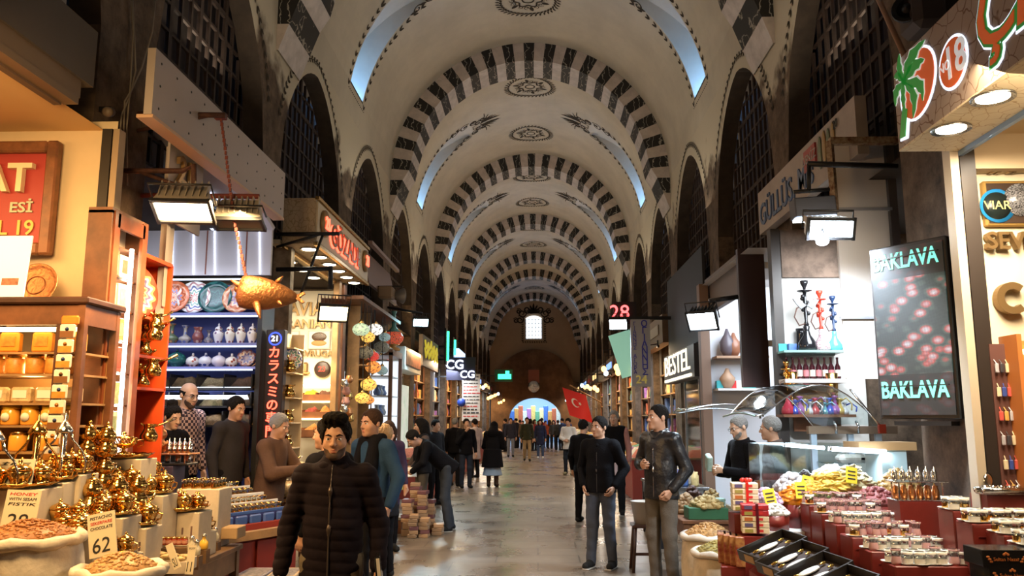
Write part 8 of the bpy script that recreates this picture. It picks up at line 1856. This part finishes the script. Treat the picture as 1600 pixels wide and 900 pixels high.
        nk = U3(hc - j['nec']); g.cut = [(-nk, j['nec'] + nk * collar * s), (ua, j['pel'] - ua * (.97 - hem) * s)]
        if quilt: g.wob = lambda P: .006 * (np.abs(np.sin(PI * (P[:, 2] + .012 * np.sin(9 * P[:, 0])) / .058)) ** .6 - .6) + .002 * np.sin(70 * P[:, 0] + 40 * P[:, 2])
        else: g.wob = lambda P: .0035 * np.sin(23 * P[:, 2] + 9 * P[:, 0]) * np.sin(17 * P[:, 1] - 14 * P[:, 2] + 11 * P[:, 0])
        return g
    if inner is not None: torso(.014).mesh('shirt', cloth(inner), h, t); torso(.030, False).mesh('vest', tm, h, t)
    else: torso(o_).mesh('jacket', tm, h, t)
    g = F(); g.e(j['pel'], np.array((.168, .118, .13)) * s, .05 * s)
    for e in 'LR': g.c(j['hip' + e], j['knee' + e], .094 * s, .070 * s, .03 * s).c(j['knee' + e], j['ank' + e] - np.array((0, 0, .02 * s)), .070 * s, .056 * s, .03 * s)
    g.cut = [(np.array((0, 0, 1.)), np.array((0, 0, .045 * s))), (np.array((0, 0, -1.)), np.array((0, 0, .98 * s)))]
    g.wob = lambda P: .004 * np.sin(31 * P[:, 2] + 12 * P[:, 0]) * np.sin(19 * P[:, 1] + 16 * P[:, 2])
    g.mesh('trousers', cloth(legs), max(h, .008), t)
    for e in 'LR':
        a = j['ank' + e]; g = F(); g.c(a + np.array((0, .02, -.045)) * s, a + np.array((.012 * (1 if e == 'L' else -1), -.15, -.052)) * s, .047 * s, .040 * s, .02 * s).c(a + np.array((0, .0, -.0)) * s, a + np.array((0, -.03, -.03)) * s, .045 * s, .045 * s, .02 * s); g.cut = [(np.array((0, 0, 1.)), np.array((0, 0, .002)))]
        so = g.mesh('shoe', cloth(shoe), max(h, .008), t)
        if near: B().box(tuple(a + np.array((0, -.065, -.082)) * s), (.085 * s, .25 * s, .016 * s), bev=.006).build('sole', mat('shoe_sole', (.45, .42, .38), .6), so)
    for nm, prims, m in extra:
        g = F(); [g.c(np.array(a) * s, np.array(b_) * s, r1 * s, r2 * s, .03 * s) for a, b_, r1, r2 in prims]
        if nm in ('coat_skirt', 'skirt'): g.cut = [(np.array((0, 0, 1.)), np.array((0, 0, min(prims[0][0][2], prims[0][1][2]) * s))), (np.array((0, 0, -1.)), np.array((0, 0, max(prims[0][0][2], prims[0][1][2]) * s)))]
        g.mesh(nm, m, max(h, .008), t)
    return t
pl = mat('cloth_40_20_17', (.16, .08, .07), .85, spec=.12); _n = pl.node_tree; _c = _n.nodes.new('ShaderNodeTexChecker'); _c.inputs['Scale'].default_value = 34; _c.inputs[1].default_value = (.03, .02, .03, 1); _c.inputs[2].default_value = (.42, .28, .24, 1); _t = _n.nodes.new('ShaderNodeTexCoord'); _n.links.new(_t.outputs['Object'], _c.inputs[0]); _n.links.new(_c.outputs[0], _n.nodes['Principled BSDF'].inputs['Base Color'])
mat('cloth_4_4_4', (.012, .011, .012), .36, spec=.45, bump=(26, .35))
BK, DK = (.005, .0045, .006), (.014, .0135, .016)
person('bearded man walking towards camera in dark quilted puffer jacket', -1.155, 4.75, .06, 1.72, 0, (.012, .008, .012), (.17, .14, .10), 'black', 'quiff', 0, .006, 0, (.06, .03), dict(elL=(.255, .05, 1.13), wrL=(.265, -.02, .885), elR=(-.262, .05, 1.12), wrR=(-.285, -.03, .87), kneeL=(.10, -.10, .51), ankL=(.11, -.16, .09), ankR=(-.105, .14, .10)), .80, beard=1, bulk=.95, collar=.072, quilt=1,
       extra=[('zipper', [((0, -.139, .82), (0, -.137, 1.12), .008, .008), ((0, -.137, 1.12), (0, -.128, 1.33), .008, .008), ((0, -.128, 1.33), (0, -.085, 1.47), .006, .006)], mat('zip_dark', (.10, .08, .07), .4, .6)), ('collar', [((-.05, -.05, 1.455), (.05, -.05, 1.455), .028, .028), ((-.055, .03, 1.47), (.055, .03, 1.47), .028, .028), ((-.06, -.04, 1.46), (-.06, .04, 1.47), .026, .026), ((.06, -.04, 1.46), (.06, .04, 1.47), .026, .026)], cloth((.012, .008, .012), 'q', (25, .2)))])
t = thing('notebook', 'black notebook with loose white pages held by the puffer jacket man', 'notebook', (-.86, 4.62, .72), .15); B().box((0, 0, .12), (.03, .17, .26), bev=.004, ry=-.12).build('cover', gblack, t); B().box((.004, -.088, .12), (.018, .004, .25), ry=-.12).build('page_block', paper, t)
for k, (dx, ry) in enumerate(((.03, .1), (.075, .35))): tag(B().box((0, 0, -.07), (.085, .012, .17), ry=ry).build('paper_sheet', paper, None, (-.865 + dx, 4.55, .80), .3 * k), ('folded white paper in front of black notebook', 'outer white paper sheet beside black notebook')[k], 'paper')
person('man in black jacket seen behind the puffer jacket man', -1.58, 6.35, -2.0, 1.72, 0, BK, DK, 'black', 'short', 0, .010, .04, (.3, .05))
person('moustached man in blue sweater with long black scarf', -1.52, 7.7, -.55, 1.80, 0, (.025, .06, .12), DK, 'brown', 'short', 0, .009, .03, (-.1, .05), dict(elR=(-.26, .02, 1.14), wrR=(-.13, -.22, 1.15), elL=(.27, .04, 1.14), wrL=(.25, -.06, .9)), palm={'R': (.8, .3, .2)}, curl=.9,
       extra=[('scarf', [((-.06, -.04, 1.46), (.06, -.04, 1.46), .055, .055), ((-.07, .03, 1.48), (.07, .03, 1.48), .05, .05), ((.07, -.05, 1.45), (.09, -.13, 1.25), .06, .06), ((.09, -.13, 1.25), (.10, -.14, .98), .06, .07), ((-.07, -.05, 1.45), (-.08, -.13, 1.2), .055, .055), ((-.08, -.13, 1.2), (-.09, -.14, 1.02), .055, .06)], cloth(BK, 'k')), ('moustache', [((-.022, -.122, 1.566), (.022, -.122, 1.566), .008, .008)], hairs['brown'])])
person('blonde woman in dark coat standing behind the scarf man', -1.68, 9.2, -1.9, 1.64, 0, DK, BK, 'blond', 'curly', 1, .013, .05, (0, .1), hem=.70)
person('long-haired woman in purple coat with hand to her mouth', -1.99, 11.05, .5, 1.68, 0, (.05, .03, .06), BK, 'brown', 'long', 0, .012, 0, (-.2, .1), dict(elR=(-.24, -.05, 1.14), wrR=(-.08, -.17, 1.42)), hem=.6, palm={'R': (.6, .6, .2)})
person('long-haired man in dark padded vest facing the left stalls', -1.90, 13.75, -1.15, 1.72, 0, DK, (.12, .10, .08), 'black', 'long', 0, .011, .05, (0, .1), dict(elL=(.24, -.04, 1.12), wrL=(.16, -.22, .96), elR=(-.24, -.04, 1.12), wrR=(-.16, -.2, .94)), inner=(.10, .07, .06))
person('man bending over the stacked boxes reading a booklet', -1.42, 13.0, -1.25, 1.80, 0, BK, (.045, .05, .06), 'black', 'short', 0, .010, .88, (0, .35), dict(elL=(.22, -.40, 1.02), wrL=(.10, -.54, .88), elR=(-.22, -.38, 1.0), wrR=(-.08, -.52, .88), kneeR=(-.12, .02, .50), ankR=(-.14, .12, .09), kneeL=(.10, -.04, .5)), curl=.7)
c = Vector((-1.99, 12.85, .88)); t = thing('booklet', 'pale booklet held open by the bending man', 'booklet', c, .3); B().box((0, -.09, .02), (.22, .02, .16), rx=-.6).build('pages', paper, t); b = B(); b.grid(lambda u, v: (-.18 + .10 * u, -.10 + .02 * math.sin(6 * u + 3 * v), .14 - .38 * v), 6, 8); b.build('yellow_bag', mat('yellow_bag', (.62, .52, .12), .5), t)
person('hunched woman in black coat and pale blue skirt seen from behind', -1.15, 21.4, 3.0, 1.66, 0, BK, (.10, .06, .04), 'black', 'veil', 1, .015, .30, (0, .3), dict(elL=(.26, -.16, 1.05), wrL=(.14, -.34, 1.0), elR=(-.26, -.16, 1.05), wrR=(-.14, -.34, 1.0)), bulk=2.2, hem=.62, shoe=(.03, .02, .015), extra=[('coat_skirt', [((0, 0, 1.0), (0, .02, .52), .24, .30)], cloth(BK)), ('skirt', [((0, .02, .62), (0, .02, .30), .20, .27)], cloth((.30, .40, .55)))])
for lb, x, y, rz, H, tp, lg, hr, st, kw in (
    ('man in dark suit in profile at left of the far group', -2.08, 16.9, .9, 1.70, DK, BK, 'black', 'short', {}), ('broad man in black sweater seen from behind in far group', -2.15, 21.6, 2.8, 1.74, BK, DK, 'grey', 'crop', {}),
    ('man in black sweater touching his face in far group', -1.80, 21.0, .35, 1.72, BK, (.03, .035, .05), 'black', 'short', dict(J=dict(elR=(-.24, -.05, 1.13), wrR=(-.06, -.18, 1.42)))), ('man in pale pink overall behind the far group', -1.85, 24.6, -2.4, 1.72, (.50, .40, .38), DK, 'black', 'short', dict(hem=.55)),
    ('man in dark green jacket and khaki trousers walking mid passage', -.43, 34.4, .05, 1.78, (.035, .04, .025), (.36, .27, .16), 'black', 'short', dict(J=dict(kneeL=(.1, -.08, .5), ankL=(.1, -.12, .09), ankR=(-.1, .14, .1)))), ('woman in navy coat and jeans beside green jacket man', .13, 36.8, -.1, 1.70, (.02, .025, .06), (.05, .08, .16), 'black', 'long', dict(hem=.6, shoe=(.6, .6, .6))),
    ('man in dark zip jacket and light jeans at left of the walkers', -1.22, 38.0, .1, 1.76, (.03, .03, .045), (.20, .22, .27), 'black', 'short', {}), ('man in short white coat looking down at his hands', .97, 26.0, -.35, 1.74, (.68, .66, .62), (.02, .025, .035), 'black', 'short', dict(J=dict(elL=(.24, -.02, 1.13), wrL=(.06, -.2, 1.08), elR=(-.24, -.02, 1.13), wrR=(-.06, -.2, 1.06)), head=(0, .3), hem=.78, shoe=(.25, .22, .12))),
    ('dark-haired man half hidden behind the man with hands in pockets', .78, 14.2, 2.6, 1.70, BK, BK, 'black', 'short', {}), ('person in grey vest half hidden behind black bomber man', .98, 13.1, 2.9, 1.62, (.10, .09, .10), DK, 'black', 'short', dict(inner=(.40, .28, .26)))):
    person(lb, x, y, rz, H, 0, tp, lg, hr, st, 0, .017 if y > 18 else .012, **kw)
person('smiling grey-haired man in pink shirt and black padded vest', 1.40, 15.2, -.15, 1.86, 0, BK, DK, 'grey', 'short', 0, .011, 0, (-.1, .05), inner=(.50, .24, .22), hem=.80)
person('young man in black bomber and jeans, hands in pockets', .74, 9.9, -.42, 1.74, 0, BK, (.075, .085, .115), 'black', 'short', 0, .008, 0, (-.35, .03), dict(elL=(.27, .10, 1.14), wrL=(.19, -.055, .93), elR=(-.27, .10, 1.14), wrR=(-.19, -.055, .93), ankL=(.12, .04, .09), ankR=(-.12, -.04, .09)), .86, bulk=1.05, extra=[('zipper', [((0, -.140, .86), (0, -.137, 1.12), .005, .005), ((0, -.137, 1.12), (0, -.126, 1.33), .005, .005)], mat('zip_dark', (.10, .08, .07), .4, .6)), ('collar', [((-.055, -.045, 1.45), (0, -.09, 1.40), .024, .016), ((.055, -.045, 1.45), (0, -.09, 1.40), .024, .016), ((-.06, .03, 1.47), (.06, .03, 1.47), .024, .024)], cloth(BK))])
person('man in black leather jacket looking left, holding a glass', 1.28, 8.75, -.85, 1.86, 0, (.018, .016, .017), (.13, .11, .09), 'black', 'crop', 0, .008, 0, (-.35, .02), dict(elR=(-.26, .0, 1.16), wrR=(-.10, -.16, 1.16), elL=(.26, .08, 1.12), wrL=(.19, -.07, .93)), .84, bulk=1.0, palm={'R': (.9, .2, .1)}, curl=.8, extra=[('zipper', [((.02, -.140, .86), (.02, -.137, 1.12), .005, .005), ((.02, -.137, 1.12), (.015, -.124, 1.33), .005, .005), ((-.10, -.118, 1.24), (-.05, -.128, 1.22), .004, .004)], steel), ('collar', [((-.055, -.05, 1.46), (-.01, -.09, 1.42), .026, .016), ((.055, -.05, 1.46), (.02, -.09, 1.42), .026, .016), ((-.06, .03, 1.48), (.06, .03, 1.48), .026, .026), ((-.06, .03, 1.48), (-.06, -.04, 1.46), .026, .026), ((.06, .03, 1.48), (.06, -.04, 1.46), .026, .026)], cloth((.018, .016, .017)))])
tag(B().lathe([(0, 0), (.02, 0), (.024, .012), (.019, .035), (.026, .08)], seg=12).lathe([(0, .004), (.02, .01), (.021, .05), (0, .05)], seg=12, m=1).build('tea_glass', [glass, mat('brewed_tea', (.35, .08, .01), .2)], None, (1.12, 8.61, 1.19)), 'glass of tea in the leather jacket man\'s hand', 'glass')
person('grey man with glasses reading a packet behind the counter', 2.24, 9.10, -1.25, 1.75, 0, BK, DK, 'grey', 'crop', 1, .010, .06, (0, .3), dict(elL=(.25, -.06, 1.12), wrL=(.07, -.30, 1.16), elR=(-.25, -.06, 1.12), wrR=(-.05, -.32, 1.14)), glasses=1, beard=2)
person('grey-haired man in brown vest seen through the counter glass', 2.47, 8.70, -1.75, 1.74, 0, (.10, .075, .065), DK, 'grey', 'short', 0, .010, .05, (-.2, .05), inner=(.035, .06, .06), hem=.75)
tag(B().box((0, 0, 0), (.06, .14, .16), bev=.01, rx=.3).build('green_packet', mat('mint_pack', (.45, .62, .55), .4, noise=(20, .3)), None, (1.84, 9.05, 1.24)), 'mint green packet held by the man with glasses', 'packet')
box_thing('vendor_platform', 'wooden standing platform behind the glass trays', 'platform', (-3.5, 8.16, 0), (.86, .84, .28), tbl)
person('bald bearded vendor in checked shirt and glasses', -3.62, 8.38, 1.15, 1.80, .28, (.16, .08, .07), BK, 'black', 'bald', 1, .009, .06, (-.1, .2), glasses=1, beard=1)
person('woman in black with high hair bun behind the gold tableware', -3.55, 7.88, 1.1, 1.56, .28, BK, BK, 'black', 'bun', 1, .009, .08, (-.1, .25))
person('young vendor in black top between bald man and brown fleece', -3.14, 8.40, 1.2, 1.66, .28, (.03, .025, .025), BK, 'black', 'short', 0, .010, .08, (-.1, .2))
person('grey-haired man in brown fleece reaching out over snack bags', -2.78, 8.62, 1.35, 1.77, 0, (.12, .065, .04), DK, 'grey', 'short', 0, .008, .10, (0, .25), dict(elL=(.24, -.18, 1.16), wrL=(.10, -.42, 1.18), elR=(-.24, -.16, 1.14), wrR=(-.12, -.40, 1.18)), palm={'L': (-.5, 0, .8), 'R': (.5, 0, .8)}, bulk=1.3)
rr = random.Random(21); cc = [(.02, .02, .03), (.25, .03, .03), (.03, .05, .15), (.3, .28, .25), (.05, .05, .05), (.12, .08, .05), (.45, .10, .05)]
for k in range(16):
    cl = cc[k % 7]; person('distant %s figure in the crowd before the far gate' % ('black', 'red', 'navy', 'pale', 'charcoal', 'brown', 'orange')[k % 7], -1.7 + 3.3 * ((k * 7) % 16) / 15, 44 + 1.1 * (k % 9) + .4 * (k % 2), rr.uniform(-3, 3), rr.uniform(1.6, 1.8), 0, cl, DK, ('black', 'brown')[k % 2], ('short', 'long', 'short')[k % 3], 0, .03)['group'] = ('black', 'red', 'navy', 'pale', 'charcoal', 'brown', 'orange')[k % 7] + ' figures in the far crowd'
